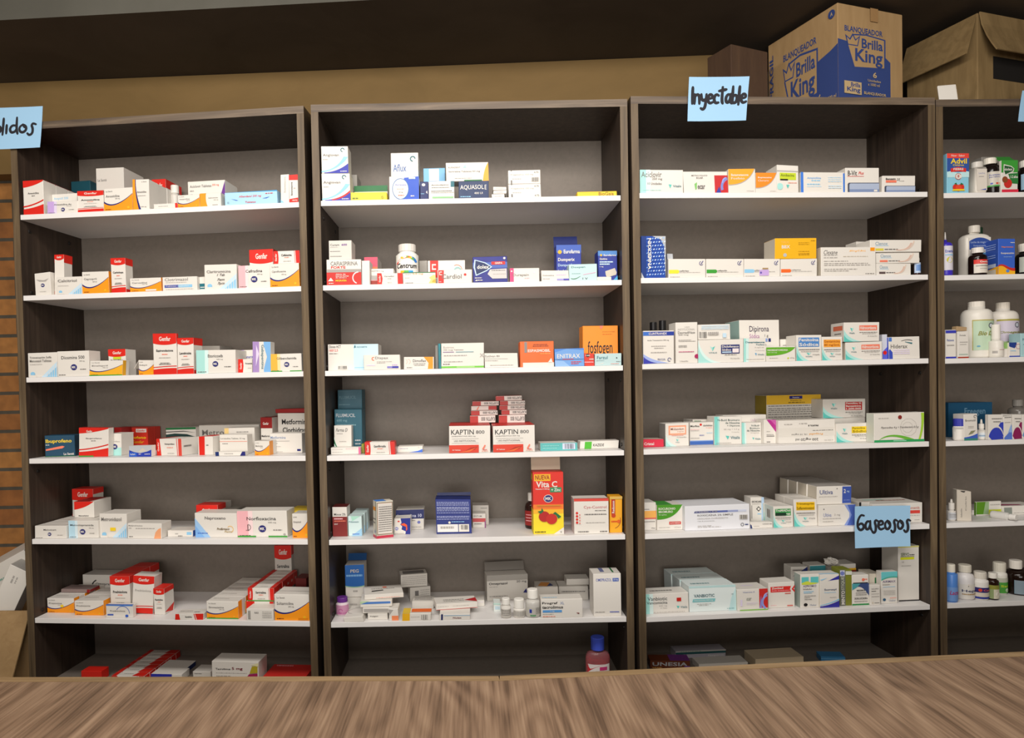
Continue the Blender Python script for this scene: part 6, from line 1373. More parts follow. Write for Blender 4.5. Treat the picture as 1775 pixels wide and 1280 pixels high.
bx(c, 6, 1387, 1419.5, 996, 'upright white carton with two teal squares and lime wave', side={'L': '#a9b5ae'}, art={'F': [('r', .06, .74, .44, .92, '#5fc0c0'), ('r', .54, .74, .96, .92, '#5fc0c0'), ('p', curve([(.06, .74), (.4, .84), (.5, .76)]) + curve([(.96, .74), (.6, .66), (.06, .70)]), '#cfd84a'), ('t', 'ASPROMIO', .14, .62, .84, .68, '#6a5a80'), ('t', 'Inhalador', .14, .54, .62, .59, 'g'), ('l', .16, .7, .48, .02, 'lb'), ('l', .16, .6, .44, .02, 'lb'), ('l', .2, .8, .35, .015, 'g'), ('l', .2, .5, .30, .015, 'g'), ('l', .2, .6, .25, .015, 'g'), ('c', .26, .10, .06, 'k', .8), ('t', 'Chalver', .48, .06, .84, .11, '#6a7a9a')]}, yb=1054, dep=.032)
bx(c, 6, 1421, 1454.5, 996, 'upright white carton with navy waves top and foot', side={'L': 'bg'}, art={'F': [('p', [(.4, .80), (1, .84), (1, .96), (.5, .82)], '#35349a'), ('p', curve([(0, .04), (.5, .06), (1, .20)]) + [(1, 0), (0, 0)], '#35349a'), ('p', curve([(0, .08), (.5, .12), (1, .26)]) + curve([(1, .22), (.5, .09), (0, .06)]), 'lb'), ('p', [(.0, .84), (.4, .9), (.1, .82)], 'lb'), ('t', 'Sucroxyl', .22, .50, .84, .57, '#3a4a6a', 'b'), ('t', 'Suspensión', .22, .43, .82, .48, 'lb'), ('l', .5, .85, .3, .015, 'gl')], 'T': [('r', 0, 0, 1, .3, 'll')]}, yb=1053.5, dep=.04)
bx(c, 6, 1456, 1476.5, 988, 'grey and olive carton with lettering running up it', body='#7a7f2c', art=[('r', 0, 0, .46, 1, '#6a6c66'), ('r', .02, .82, .40, .98, '#cfd2de'), ('c', .2, .90, .06, '#6f7ab8'), ('t', 'MINTO', .10, .04, .38, .42, 'w', 'bv'), ('t', 'STIQUE', .10, .44, .38, .80, '#c9ccb8', 'v'), ('r', .46, .86, 1, .96, '#cdd0c4')], yb=1050.5, dep=.04)
bx(c, 6, 1477, 1506, 997, 'white carton with blue arch and green foot', art=[('r', 0, 0, 1, .05, '#2f8a4a'), ('r', .06, .72, .94, .75, 'k'), ('p', [(0, .72), (0, .5)] + curve([(0, .5), (.5, .8), (1, .3)])[1:] + [(1, .72)], '#3d4f7f'), ('p', [(0, .72), (0, .5), (.3, .6), (.5, .72)], '#4fa0a8'), ('c', .66, .84, .05, 'sal'), ('l', .6, .9, .84, .03, 'sal'), ('t', 'NEODROL', .26, .46, .76, .52, 'k', 'b'), ('l', .2, .86, .40, .02, 'g'), ('l', .2, .86, .34, .02, 'g'), ('t', 'SOLUCION', .12, .20, .88, .26, 'k', 'b'), ('l', .1, .9, .12, .02, 'g')], yb=1049.5, dep=.032)
bx(c, 6, 1506.5, 1526, 1015, 'small white carton in front of the dark green one', art=[('t', 'NOLIPIO', .16, .78, .84, .85, 'g'), ('l', .14, .6, .68, .04, 'g'), ('l', .14, .9, .56, .02, 'gl'), ('l', .14, .9, .42, .03, 'gl'), ('c', .24, .12, .05, 'bg'), ('l', .4, .9, .1, .03, 'g')], yb=1049.5, dep=.016)
bx(c, 6, 1506.5, 1526.5, 995, 'beige and dark green carton behind the small white one', body='bg', art=[('r', .46, .2, 1, .86, '#1f6a3a')], d=.048, dep=.05)
bx(c, 6, 1527.5, 1555.5, 991.5, 'upright white carton with a single teal wave top', art=[('p', [(0, 1), (0, .74)] + curve([(0, .74), (.4, .86), (1, .82)])[1:] + [(1, 1)], '#6ac4c8'), ('p', curve([(0, .72), (.4, .84), (1, .80)]) + curve([(1, .84), (.4, .88), (0, .76)]), '#4fae9a'), ('t', 'AIRMAX', .08, .66, .88, .73, '#6a5a80'), ('t', 'Inhalador', .08, .58, .54, .62, 'g'), ('l', .1, .84, .52, .015, 'lb')] + lines(.12, .85, (.40, .36, .32, .28), .013, 'gl') + [('c', .16, .13, .05, '#2f5a7a', .9), ('t', 'Chalver', .44, .07, .86, .12, '#6a7a9a'), ('l', .5, .9, .17, .015, 'sal')], yb=1046.5, dep=.035)
q = bx(c, 6, 1557, 1598, 947, 'tall plain white carton with a yellow label line', side={'L': 'wl'}, art={'F': [('r', 0, .975, 1, 1, '#d8d27a'), ('r', .10, .755, .76, .80, '#dce02a'), ('t', 'SERVO', .12, .82, .52, .88, '#5a6a3a', 'b'), ('l', .54, .78, .83, .02, 'g'), ('r', .10, .805, .76, .815, 'g'), ('t', '120', .16, .70, .26, .73, 'gl'), ('l', .14, .6, .64, .01, 'gl'), ('r', 0, 0, 1, .02, 'k')]}, yb=1042, dep=.07)
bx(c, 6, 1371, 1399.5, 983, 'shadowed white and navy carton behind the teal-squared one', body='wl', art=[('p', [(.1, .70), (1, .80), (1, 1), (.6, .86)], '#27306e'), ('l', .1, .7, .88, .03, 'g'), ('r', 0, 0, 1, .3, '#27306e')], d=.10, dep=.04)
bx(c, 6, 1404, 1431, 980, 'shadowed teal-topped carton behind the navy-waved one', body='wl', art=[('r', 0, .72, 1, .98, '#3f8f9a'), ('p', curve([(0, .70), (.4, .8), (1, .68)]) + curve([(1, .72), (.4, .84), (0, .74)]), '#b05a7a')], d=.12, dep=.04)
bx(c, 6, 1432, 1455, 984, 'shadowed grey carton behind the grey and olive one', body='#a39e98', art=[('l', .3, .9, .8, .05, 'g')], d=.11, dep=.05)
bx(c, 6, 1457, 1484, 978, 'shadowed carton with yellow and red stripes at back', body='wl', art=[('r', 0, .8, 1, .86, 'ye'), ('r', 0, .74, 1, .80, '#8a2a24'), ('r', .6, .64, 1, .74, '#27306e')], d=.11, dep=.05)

# crumpled paper lying on the shadowed cartons
bm = bmesh.new()
bmesh.ops.create_icosphere(bm, subdivisions=3, radius=.019)
for v in bm.verts:
    k = .62 + .5 * random.random()
    v.co = Vector((v.co.x * k * 1.05, v.co.y * k * .8, v.co.z * k * .62))
po = finish('crumpled_paper', bm, mat('wl', rough=.8))
u, z = P('C', 1440, 974, .135)
bz = max(p.z + p.h for p in PLACED[('C', 6)] if abs(p.u + p.w / 2 - u) < .03 and p.d > .08)
po.matrix_world = MC['C'] @ Matrix.Translation((u, .135, bz + .0105))
label(po, 'C', 6, 'crumpled white tissue on the shadowed cartons', 'paper')

# --- bottom shelf
bx(c, 7, 1127, 1196, 1146, 'brown carton with silver capitals, turned askew', body='#6b3216', art={'F': [('t', 'UNESIA', .06, .36, .94, .82, 'si', 'b'), ('l', .06, .3, .12, .08, 'ol'), ('r', .86, 0, 1, .4, '#7a4a9a')], 'T': [('r', .5, 0, 1, 1, '#7a3a8a')]}, d=.145, yaw=-9, dep=.045)
bx(c, 7, 1171, 1258, 1128, 'grey-white carton with a dark teal upper stripe', body='#b4b0ba', art=[('r', 0, .55, 1, .84, '#2a5a5e'), ('r', 0, .84, 1, 1, 'wl'), ('t', 'Simperet', .64, .12, .96, .38, 'w', 'b'), ('l', .1, .5, .9, .06, '#5a9a7a')], d=.205, dep=.045)
bx(c, 7, 1212, 1297, 1150, 'low white leaflet carton before the grey-white one', body='wl', art=[('l', .25, .7, .35, .15, 'g'), ('r', .95, 0, 1, .4, 'r')], d=.115, dep=.05)
bx(c, 7, 1310, 1393.5, 1141, 'cream carton standing alone in the middle', body='#c9b79a', art=[('l', .3, .7, .3, .05, 'bg')], d=.11, dep=.07)
bx(c, 7, 1424, 1466, 1139, 'small sky blue carton turned askew', body='#3d84b8', art=[('r', 0, .6, 1, .7, '#6fb0dc')], d=.13, yaw=-12, dep=.04)

# ================================================================ bookcase D
c = 'D'
bx(c, 1, 1641, 1679, 266, 'red-topped sky blue carton with berries, tallest here', body='#8cc9df', art={'F': [('r', 0, .88, 1, 1, '#e2483c'), ('t', 'New · Sabor', .2, .92, .82, .97, 'w'), ('r', 0, .54, 1, .88, '#33549c'), ('p', [(0, .54), (.2, .56), (.5, .50), (.8, .56), (1, .54), (1, .40), (0, .40)], '#bfe4e8'), ('t', 'Advil', .16, .74, .90, .87, 'y', 'b'), ('t', 'Children', .26, .68, .76, .73, 'y'), ('p', [(.16, .62), (.5, .66), (.86, .62), (.86, .53), (.5, .55), (.16, .53)], '#d8322c'), ('t', 'FIEBRE', .28, .575, .74, .63, 'w', 'b'), ('c', .5, .42, .09, 'w', .9), ('a', .5, .42, .07, .012, 30, 330, '#b0322c'), ('t', '8', .46, .39, .54, .46, '#b0322c', 'b'), ('c', .38, .15, .08, '#d2352a'), ('c', .62, .15, .08, '#d2352a'), ('c', .5, .13, .08, '#e04a30'), ('p', [(.2, .06), (.8, .06), (.74, .10), (.26, .10)], 'y'), ('p', [(.3, .24), (.42, .20), (.4, .26)], 'gd'), ('p', [(.6, .26), (.72, .22), (.58, .2)], 'gd')]}, d=.008, dep=.05)
bottle(c, 1, 1630, 1650, 274, 'dark bottle with green-yellow label behind the berry carton', (1634, 1639), 287, 296, '#3a2a10', 'w', lab=(298, 330, '#a9b02a', [('r', 0, .3, 1, .6, '#d8a02a'), ('r', 0, .8, 1, 1, '#4a5a1a')]), d=.065, glass=True)
bottle(c, 1, 1683, 1704, 282, 'square white bottle with ribbed white cap', (1684.5, 1702), 291.5, 293, '#ddd5ca', 'wl', lab=(296, 333, '#ded6cb', [('t', 'Leche', .2, .76, .8, .84, '#8a90b8'), ('l', .2, .7, .62, .04, 'gl'), ('p', [(.3, .02), (.9, .08), (.9, .02)], '#3a4fb0')]), d=.006, rect=1, depf=1.0, neck=.95)
bottle(c, 1, 1705, 1732, 275.5, 'dark syrup bottle with pale lettered label', (1706, 1725), 286, 302, '#1a1211', '#e6dfd2', lab=(301, 327, '#cdc6ba', [('t', 'Acetaminofen', .14, .72, .86, .84, '#5a64a0', 'b'), ('t', 'Jarabe', .14, .58, .6, .68, '#5a64a0', 'b'), ('r', .2, .16, .3, .26, '#3a4fb0'), ('r', .42, .16, .52, .26, '#c8402c'), ('r', .56, .16, .66, .26, '#d88a2c'), ('r', 0, 0, 1, .1, '#4a9a4a')]), d=.012, glass=True)
q = bx(c, 1, 1735.5, 1764, 278, 'green and white carton with shield, torn open on top', art=[('r', 0, .62, 1, 1, '#3f9a3a'), ('p', [(.14, .88), (.12, .64), (.22, .52), (.72, .64), (.78, .74), (.6, .82)], 'w'), ('p', [(.18, .84), (.17, .65), (.24, .56), (.68, .66), (.73, .74), (.56, .80)], '#2a5a34'), ('t', 'dolex', .18, .68, .66, .76, 'w', 'b'), ('p', [(.4, .58), (1, .60), (1, .26), (.6, .28)], '#2f7a3c'), ('t', '1-2 años', .54, .44, .98, .53, 'w', 'b'), ('c', .38, .28, .13, '#c8302a', 1.1), ('c', .2, .40, .09, '#8a4a2a', 1.1), ('r', 0, 0, 1, .09, '#d8324a')], d=.006, dep=.04)
flap(q, 0, '#3f8f3c', .025, 40, name='torn_lid', edge='back', col2='bg')
bx(c, 1, 1702, 1737, 272, 'grey carton in shadow behind the syrup bottle', body='#8f8a83', d=.085, dep=.06)
bottle(c, 1, 1766, 1797, 279, 'dark syrup bottle with light blue label, cut by edge', (1768, 1792), 291, 303, '#15100f', '#ece7de', lab=(304, 331, '#9fc0d8', lines(.2, .8, (.3, .5, .7), .06, 'w')), d=.01, glass=True)

bottle(c, 2, 1628, 1649, 416, 'violet-blue bottle with a thin white nozzle', (1634, 1640), 418, 428, '#4030b8', None, lab=(428, 470, '#d8d4de', [('p', [(0, .4), (1, .3), (1, 0), (0, 0)], '#5a7ac8'), ('c', .5, .42, .12, '#c8c23a'), ('t', 'Enema', .2, .72, .8, .84, '#4a5ab0', 'b'), ('l', .2, .8, .6, .05, 'lb')], 120), d=.01, nozzle=.02)
bx(c, 2, 1730, 1759, 414, 'blue carton with red and yellow wave', body='#3a62c4', side={'L': '#2f50a8'}, art={'F': [('p', curve([(0, .26), (.2, .32), (.5, .24)]) + curve([(.5, .24), (.8, .16), (1, .18)])[1:] + [(1, 0), (0, 0)], '#c8322a'), ('p', curve([(0, .22), (.2, .28), (.45, .18)]) + curve([(.45, .18), (.8, .08), (1, .10)])[1:] + [(1, 0), (0, 0)], '#f0b428'), ('t', 'Naproxeno', .18, .74, .88, .79, '#ee8a4a', 'b'), ('t', 'Suspensión', .14, .56, .92, .62, 'w', 'b'), ('l', .3, .8, .48, .02, '#7fa0d8'), ('c', .55, .1, .05, '#5a8ad0', .9), ('l', .7, .95, .88, .02, 'w')], 'L': [('p', [(0, .14), (1, .24), (1, 0), (0, 0)], '#e8a828'), ('r', .1, 0, .85, .16, 'bg'), ('r', .1, .22, .85, .32, '#b9c4d8')] + lines(.1, .85, (.84, .78, .72, .54, .48), .025, '#8fa6e0')}, d=.01, dep=.05)
bottle(c, 2, 1681, 1708, 430, 'small dark dropper bottle with white cap, before the jug', (1685, 1703), 439.5, 449, '#1c0f0d', '#e9e3dc', lab=(452, 475, '#ded6cb', [('r', 0, .68, 1, 1, '#d8322a'), ('t', 'Genfar', .3, .76, .86, .92, 'w', 'b'), ('l', .1, .9, .5, .06, 'g'), ('l', .3, .7, .3, .05, 'gl')], 120), d=.005, glass=True)
bottle(c, 2, 1666, 1711, 392, 'big white jug bottle with a dark blue label', (1678, 1695), 404, 417, '#e2dcd2', '#d9d2c6', lab=(414, 470, '#e2dcd2', [('p', [(.02, .62), (.02, .88)] + curve([(.02, .88), (.5, 1.1), (.98, .88)])[1:] + [(.98, .62)], '#33509a'), ('t', 'Leche de magnesia', .08, .80, .92, .88, '#a9b8d8'), ('t', 'Suspensión', .2, .70, .8, .77, '#a9b8d8'), ('p', [(.02, 0), (.02, .3), (.3, .5), (.98, .55), (.98, 0)], '#4a7a9a'), ('l', .2, .8, .55, .04, 'g')]), d=.055, rect=1, depf=.55, neck=.95, name='jug_bottle')
bottle(c, 2, 1690, 1704, 395, 'dark green capped bottle behind the jug', (1692, 1703), 407, 412, '#2a3a2c', '#20402a', d=.15)
bottle(c, 2, 1763, 1795, 423, 'dark syrup bottle with greenish label, cut by the edge', (1768, 1790), 437, 450, '#14100e', '#e9e3d8', lab=(447, 473, '#b9bdb2', [('p', [(0, 0), (.6, 0), (0, .4)], '#7f8f7a'), ('r', .8, .7, 1, .9, '#c8705a')]), d=.02, glass=True)

bx(c, 3, 1639, 1657, 572, 'slim white carton with royal blue end stripes', art=[('r', 0, .88, 1, .98, '#3a3fb0'), ('r', 0, 0, 1, .06, '#3a3fb0'), ('t', 'Fluticasona', .10, .60, .78, .68, '#7a86b4', 'b'), ('l', .1, .8, .44, .04, 'gl')], d=.005, dep=.04)
bx(c, 3, 1660, 1679, 574.5, 'white carton with a rusty red foot line', art=[('r', 0, 0, 1, .05, '#a8402c'), ('t', 'Formula', .18, .82, .72, .88, 'g'), ('l', .18, .9, .58, .03, 'gl'), ('l', .18, .8, .5, .02, 'gl'), ('l', .1, .9, .12, .04, '#b0c4b4')], d=.004, dep=.02)
bx(c, 3, 1658, 1676, 566.5, 'torn brown card strip on the rusty-footed carton', body='#b09470', jit=.004, on=PLACED[(c, 3)][-1], d=.006, dep=.018, name='card_strip', cat='card strip')
bottle(c, 3, 1735, 1747, 604, 'small green-labelled white bottle between pump and blue carton', (1736, 1746), 606, 608, '#e6e0d6', '#8fbf6a', lab=(598, 605, '#8fbf6a', []), d=.02) if False else bx(c, 3, 1738.5, 1746, 595, 'small white carton with a light green top', art=[('r', 0, .6, 1, 1, '#8fb86a')], d=.012, dep=.03)
bottle(c, 3, 1715.5, 1737, 563, 'white pump spray bottle with a long neck', (1718, 1731), 588, 594, '#e9e4da', '#efeae1', lab=(603, 619, '#e6e0d6', [('r', 0, .3, .3, .6, 'gl'), ('p', [(.5, .05), (1, .5), (1, .05)], '#3f8a9a'), ('l', .4, .9, .7, .06, '#b08a80')], 130), d=.005, neck=.95, name='spray_bottle')
bottle(c, 3, 1669, 1716, 523.5, 'large white bottle with soft green label', (1679, 1703), 534, 553, '#e9e4da', '#e6e0d5', lab=(556, 608, '#bcd3b8', [('r', 0, .96, 1, 1, '#b9b06a'), ('r', 0, 0, .03, 1, '#b9b06a'), ('p', [(0, .3), (.5, .45), (1, .3), (1, .7), (.5, .62), (0, .75)], '#e4ddc8'), ('a', .66, .80, .07, .025, 0, 360, '#4a4f5a'), ('c', .66, .80, .06, '#cdd2dc'), ('t', 'Bio Dux', .18, .48, .96, .62, '#8a8a3a', 'bi'), ('c', .2, .13, .05, '#5aa0c0', .5), ('p', [(.7, .22), (.76, .27), (.82, .22), (.76, .17)], '#5a8a4a')], 104), d=.03, neck=1.02, name='supplement_bottle')
bottle(c, 3, 1716, 1760, 525, 'large white bottle with pale violet label', (1728, 1748), 537, 552, '#e6e0d6', '#ddd5c8', lab=(555, 606, '#cdc4d4', [('r', 0, .94, 1, 1, '#a9a04a'), ('a', .66, .80, .07, .025, 0, 360, '#4a4f5a'), ('c', .66, .80, .06, '#cdd2dc'), ('t', 'Omegadux', .08, .50, .94, .60, '#8a8a3a', 'bi'), ('r', 0, 0, 1, .25, '#9fbf7a')], 120), d=.06, neck=1.0, name='supplement_bottle')
bx(c, 3, 1747, 1768, 594, 'squat white and blue carton before the violet label', art=[('p', [(0, 1), (0, .74), (.1, .7), (.5, .6), (.7, .78), (.7, 1)], '#27408a'), ('r', 0, 0, 1, .08, '#3a4fb0'), ('a', .84, .72, .14, .05, 0, 320, '#c8a0a0'), ('l', .1, .6, .4, .05, 'lb')], d=.006, dep=.03)
bx(c, 3, 1762, 1770, 580, 'dark teal carton behind, beside the pale teal one', body='#2f6a74', d=.05, dep=.05)
bx(c, 3, 1769.5, 1797, 578, 'pale teal carton cut by the edge', body='#a9cdd2', art=[('t', 'Nasal', .12, .68, .8, .78, '#3f6a78'), ('l', .15, .8, .5, .04, '#6f9aa4')], d=.006, dep=.04)

bx(c, 4, 1671, 1694.5, 718, 'white carton with leaf mark and blue-green foot', art=[('r', 0, 0, 1, .08, '#3f8a7a'), ('p', curve([(0, .12), (.5, .14), (1, .26)]) + [(1, .08), (0, .08)], '#3f62c0'), ('t', 'Bromutil', .10, .72, .86, .80, 'g'), ('l', .3, .7, .52, .02, 'gl'), ('l', .3, .7, .47, .02, 'gl'), ('p', [(.3, .22), (.5, .36), (.84, .38), (.6, .26)], '#8a8a6a'), ('a', .82, .9, .04, .02, 0, 300, 'g')], yb=764, dep=.04)
bottle(c, 4, 1653, 1671, 726, 'white bottle with a royal blue cap at the post', (1653.5, 1670.5), 739, 741, '#e9e4dc', '#3a3fa8', yb=765.5, neck=.97, lab=(744, 762, '#ece7df', [], 120))
bottle(c, 4, 1694.8, 1707.5, 735, 'tiny white dropper bottle between two cartons', (1696, 1704.5), 743, 745, '#e9e4dc', '#efeae2', yb=762.5, nozzle=.012, lab=(750, 758, '#d8dfe4', [('r', 0, .2, 1, .5, '#8fa8c0')]), name='dropper_bottle')
arcb = lambda col, l2: [('p', curve([(0, .14), (.2, .52), (.6, .48)]) + curve([(.6, .48), (.9, .36), (1, .02)])[1:] + [(.2, 0)], col), ('p', [(.62, .50), (.8, .68), (1, .70), (1, .1)], col), ('p', curve([(.5, .52), (.86, .46), (1, .14)]) + curve([(1, .22), (.88, .52), (.56, .56)]), 'w'), ('l', .2, .9, .82, .03, 'g'), ('l', .3, .8, .70, .03, 'g')]
bx(c, 4, 1713.5, 1739, 719, 'white carton with a deep blue dome shape', art=arcb('#3543b4', 1), yb=763.5, dep=.04)
bx(c, 4, 1740, 1754.5, 722, 'white carton with a pale blue sail shape', art=[('p', [(0, .06), (.6, .3), (.95, .6), (1, .0), (.1, 0)], '#5a7ad0'), ('p', [(.5, .3), (.9, .66), (1, .3)], '#8fb0e4'), ('l', .1, .8, .72, .03, 'gl'), ('l', .1, .9, .94, .03, 'g')], yb=762.5, dep=.04)
bx(c, 4, 1755, 1771, 719, 'white carton with a wine red dome shape', art=arcb('#8a2056', 1), yb=762, dep=.04)
bx(c, 4, 1772, 1797, 719, 'white carton with light blue dome, cut by edge', art=arcb('#6f9ac8', 1), yb=762, dep=.04)
bx(c, 4, 1644, 1720, 698, 'wide petrol blue carton at the back in shadow', body='#174a6a', art=[('t', 'Freegen', .36, .60, .84, .84, '#5f86a0', 'b'), ('p', [(.1, .2), (.5, .5), (.9, .3), (.9, .2)], '#123a58')], d=.11, dep=.07)
bottle(c, 4, 1750, 1778, 693, 'clear-grey bottle in shadow behind the wine red carton', (1757, 1772), 704, 713, '#6f6a64', '#8f8a84', d=.11, glass=True)

bottle(c, 5, 1643, 1655.5, 872, 'white eye-drop bottle standing by the post', (1643.5, 1652.5), 883, 886, '#e0dbd4', '#ebe6de', yb=904, nozzle=.010, lab=(888, 901, '#c9cbd0', lines(.1, .9, (.3, .5, .7), .06, 'g')), name='dropper_bottle')
q = bx(c, 5, 1659, 1684, 851, 'bent grey-white carton with a red side', body='#cfc6b8', side={'R': '#b04a40'}, art=[('t', 'Colirio', .56, .34, .66, .82, 'g', 'v'), ('t', 'Solución', .24, .12, .34, .40, 'g', 'v'), ('p', [(.24, .98), (.6, .99), (.5, .94), (.3, .95)], 'k')], yb=903.5, dep=.025, jit=.006, yaw=-14)
bottle(c, 5, 1684, 1690, 884, 'round white cap lying behind the bent carton', (1684.5, 1689.5), 886, 888, '#e6e1d8', None, d=.09, neck=.8, name='bottle_cap', cat='cap')
bx(c, 5, 1692, 1735, 870, 'green-ended white carton with a lime stripe', side={'L': '#5a8a1f'}, art=[('r', 0, .1, .46, 1, '#5a8f22'), ('p', [(.28, .1), (.5, .1), (.5, 1), (.36, 1)], '#9ab88a'), ('r', .5, .06, 1, .42, '#c4d02a'), ('l', .55, .95, .74, .05, 'gl'), ('l', .55, .95, .24, .05, '#e4e8a0')], yb=894, dep=.05)
bx(c, 5, 1737, 1800, 877, 'flat white carton with magenta stripe, cut by edge', art={'F': [('r', .04, .1, .26, .85, '#8a9088'), ('l', .3, .9, .2, .05, 'gl')], 'T': [('p', [(0, .2), (.6, .1), (.6, .3), (0, .6)], '#9a2a5a')]}, yb=893, dep=.06)
# a dropper bottle lying on its side in front of the green-ended carton
dl = bottle(c, 5, 1700, 1713, 862, 'white eye-drop bottle lying on its side', (1701.5, 1711.5), 872, 876, '#d8d6d0', '#f0ece6', d=.02, name='dropper_bottle')
dl.o.matrix_world = MC['D'] @ Matrix.Translation((PS('D', 1707, 895, ZS[4])[0], .052, ZS[4] + .0095)) @ Matrix.Rotation(R(24), 4, 'Z') @ Matrix.Rotation(R(90), 4, 'X') @ Matrix.Translation((0, 0, 0))

bottle(c, 6, 1638, 1658, 978, 'sky blue lotion bottle with a white cap at the post', (1640, 1653), 991.5, 995, '#4f82cc', '#e6dfd0', lab=(1016, 1040, '#6f96d0', [('p', [(0, .3), (.6, .9), (1, .7), (1, .3)], '#b9b4d8'), ('t', 'Lacto', .2, .45, .8, .75, '#a83a6a', 'bi')]), yb=1045.5, neck=.97)
bottle(c, 6, 1658.5, 1686, 979, 'white bottle with a brown swoosh label', (1661, 1680), 991, 1005, '#ddd9d8', '#d9d2c2', lab=(1010, 1037, '#d9d4cc', [('p', [(.1, .95), (.5, .8), (.9, .6), (.9, 1), (.4, 1)], '#c98a3c'), ('p', [(.1, .96), (.4, .9), (.7, .7), (.4, .84)], 'k'), ('t', 'Hepal', .14, .42, .9, .64, '#4a4f6a', 'b'), ('l', .15, .85, .28, .08, 'tan')]), yb=1042)
bottle(c, 6, 1686.5, 1711, 991, 'short white bottle with red and navy banded label', (1689, 1707.5), 1002, 1008, '#e2ded8', '#d9d2c6', lab=(1016, 1040, '#cfc6b8', [('r', 0, .56, 1, 1, '#2f2a6a'), ('r', 0, 0, 1, .18, '#2f3a8a'), ('c', .26, .78, .14, '#c8402c'), ('t', 'Ceter', .4, .68, .9, .86, '#c85a5a', 'b')]), yb=1042, neck=.95)
bottle(c, 6, 1712, 1729.5, 993, 'small dark bottle with an olive label', (1714, 1727), 1002, 1010, '#24120c', '#e9e4da', lab=(1013, 1038, '#cfcab4', [('r', 0, .7, 1, 1, '#8a8a3a'), ('c', .6, .35, .18, '#e4e0d4'), ('r', 0, 0, .3, .7, '#8a9a6a')]), yb=1041.5, glass=True)
bottle(c, 6, 1721, 1743.5, 975, 'bright-green-labelled white bottle behind the small dark one', (1722.5, 1741), 990, 997, '#e2ded4', '#d9d3c4', lab=(1000, 1030, '#4a9a3a', [('r', 0, .72, 1, 1, '#b9b8a8'), ('c', .65, .2, .12, '#d9e0c8'), ('t', 'Sal', .3, .4, .7, .55, 'ly', 'b')]), d=.055, neck=.95)
bottle(c, 6, 1745, 1785, 971, 'large dark bottle with a grey-blue label', (1751, 1769.5), 985, 998, '#1c100b', '#e4ded4', lab=(1002, 1029, '#7f8f9a', [('p', [(0, 0), (.4, .5), (0, 1)], '#4f7a8a'), ('c', .6, .5, .1, '#3a4a7a'), ('l', .4, .9, .2, .06, 'gl')], 110), yb=1034.5, glass=True)
# ================================================================ handwritten paper signs
STROKES = {   # pen strokes on a grid: x to the right, y up from the baseline, x-height 1
    'I': (.35, [[(.15, 0), (.15, 1.75)]]), 'l': (.35, [[(.12, -.15), (.15, 1.8)]]), 'i': (.32, [[(.12, 0), (.12, 1.0)]]),
    'n': (.95, [[(.12, 0), (.12, 1)], [(.12, .7), (.35, .98), (.6, .95), (.7, .7), (.72, 0)]]),
    'y': (.95, [[(.1, 1), (.15, .5), (.4, .3), (.65, .5)], [(.72, 1), (.68, .2), (.6, -.4), (.35, -.65), (.1, -.5)]]),
    'e': (.85, [[(.1, .5), (.65, .6), (.6, .9), (.35, 1), (.12, .75), (.1, .3), (.35, 0), (.7, .15)]]),
    'c': (.78, [[(.65, .85), (.4, 1), (.15, .8), (.1, .4), (.3, .03), (.65, .1)]]),
    't': (.85, [[(.4, 1.75), (.38, .3), (.5, 0)], [(0, 1.35), (.85, 1.5)]]),
    'a': (.92, [[(.65, .9), (.35, 1), (.1, .6), (.2, .1), (.5, .1), (.66, .6)], [(.68, 1), (.66, .3), (.82, 0)]]),
    'b': (.88, [[(.12, 1.8), (.12, 0)], [(.12, .6), (.4, .95), (.7, .7), (.62, .15), (.3, 0), (.12, .2)]]),
    'o': (.85, [[(.4, 1), (.12, .7), (.15, .2), (.42, 0), (.7, .3), (.68, .75), (.4, 1), (.55, .65)]]),
    'd': (.9, [[(.6, .9), (.3, .95), (.1, .5), (.25, .05), (.55, .15), (.68, .5)], [(.66, 1.85), (.66, .5), (.78, -.1)]]),
    's': (.80, [[(.75, .95), (.5, 1.1), (.38, .85), (.52, .45), (.5, -.15), (.25, -.35), (.08, -.1)]]),
    'G': (1.05, [[(.85, 1.6), (.5, 1.7), (.15, 1.1), (.12, .4), (.4, 0), (.8, .15), (.85, .55), (.55, .8), (.2, .55)]]),
    'S': (.95, [[(.8, 1.5), (.45, 1.75), (.15, 1.35), (.5, .95), (.8, .5), (.5, 0), (.1, .2)]]),
    'L': (.9, [[(.3, 1.7), (.26, .05)], [(.26, .05), (.8, .02)]])}


def smooth(p):
    for _ in range(2):
        q = [p[0]]
        for a, b in zip(p, p[1:]):
            q += [(a[0] * .75 + b[0] * .25, a[1] * .75 + b[1] * .25), (a[0] * .25 + b[0] * .75, a[1] * .25 + b[1] * .75)]
        q.append(p[-1])
        p = q
    return p


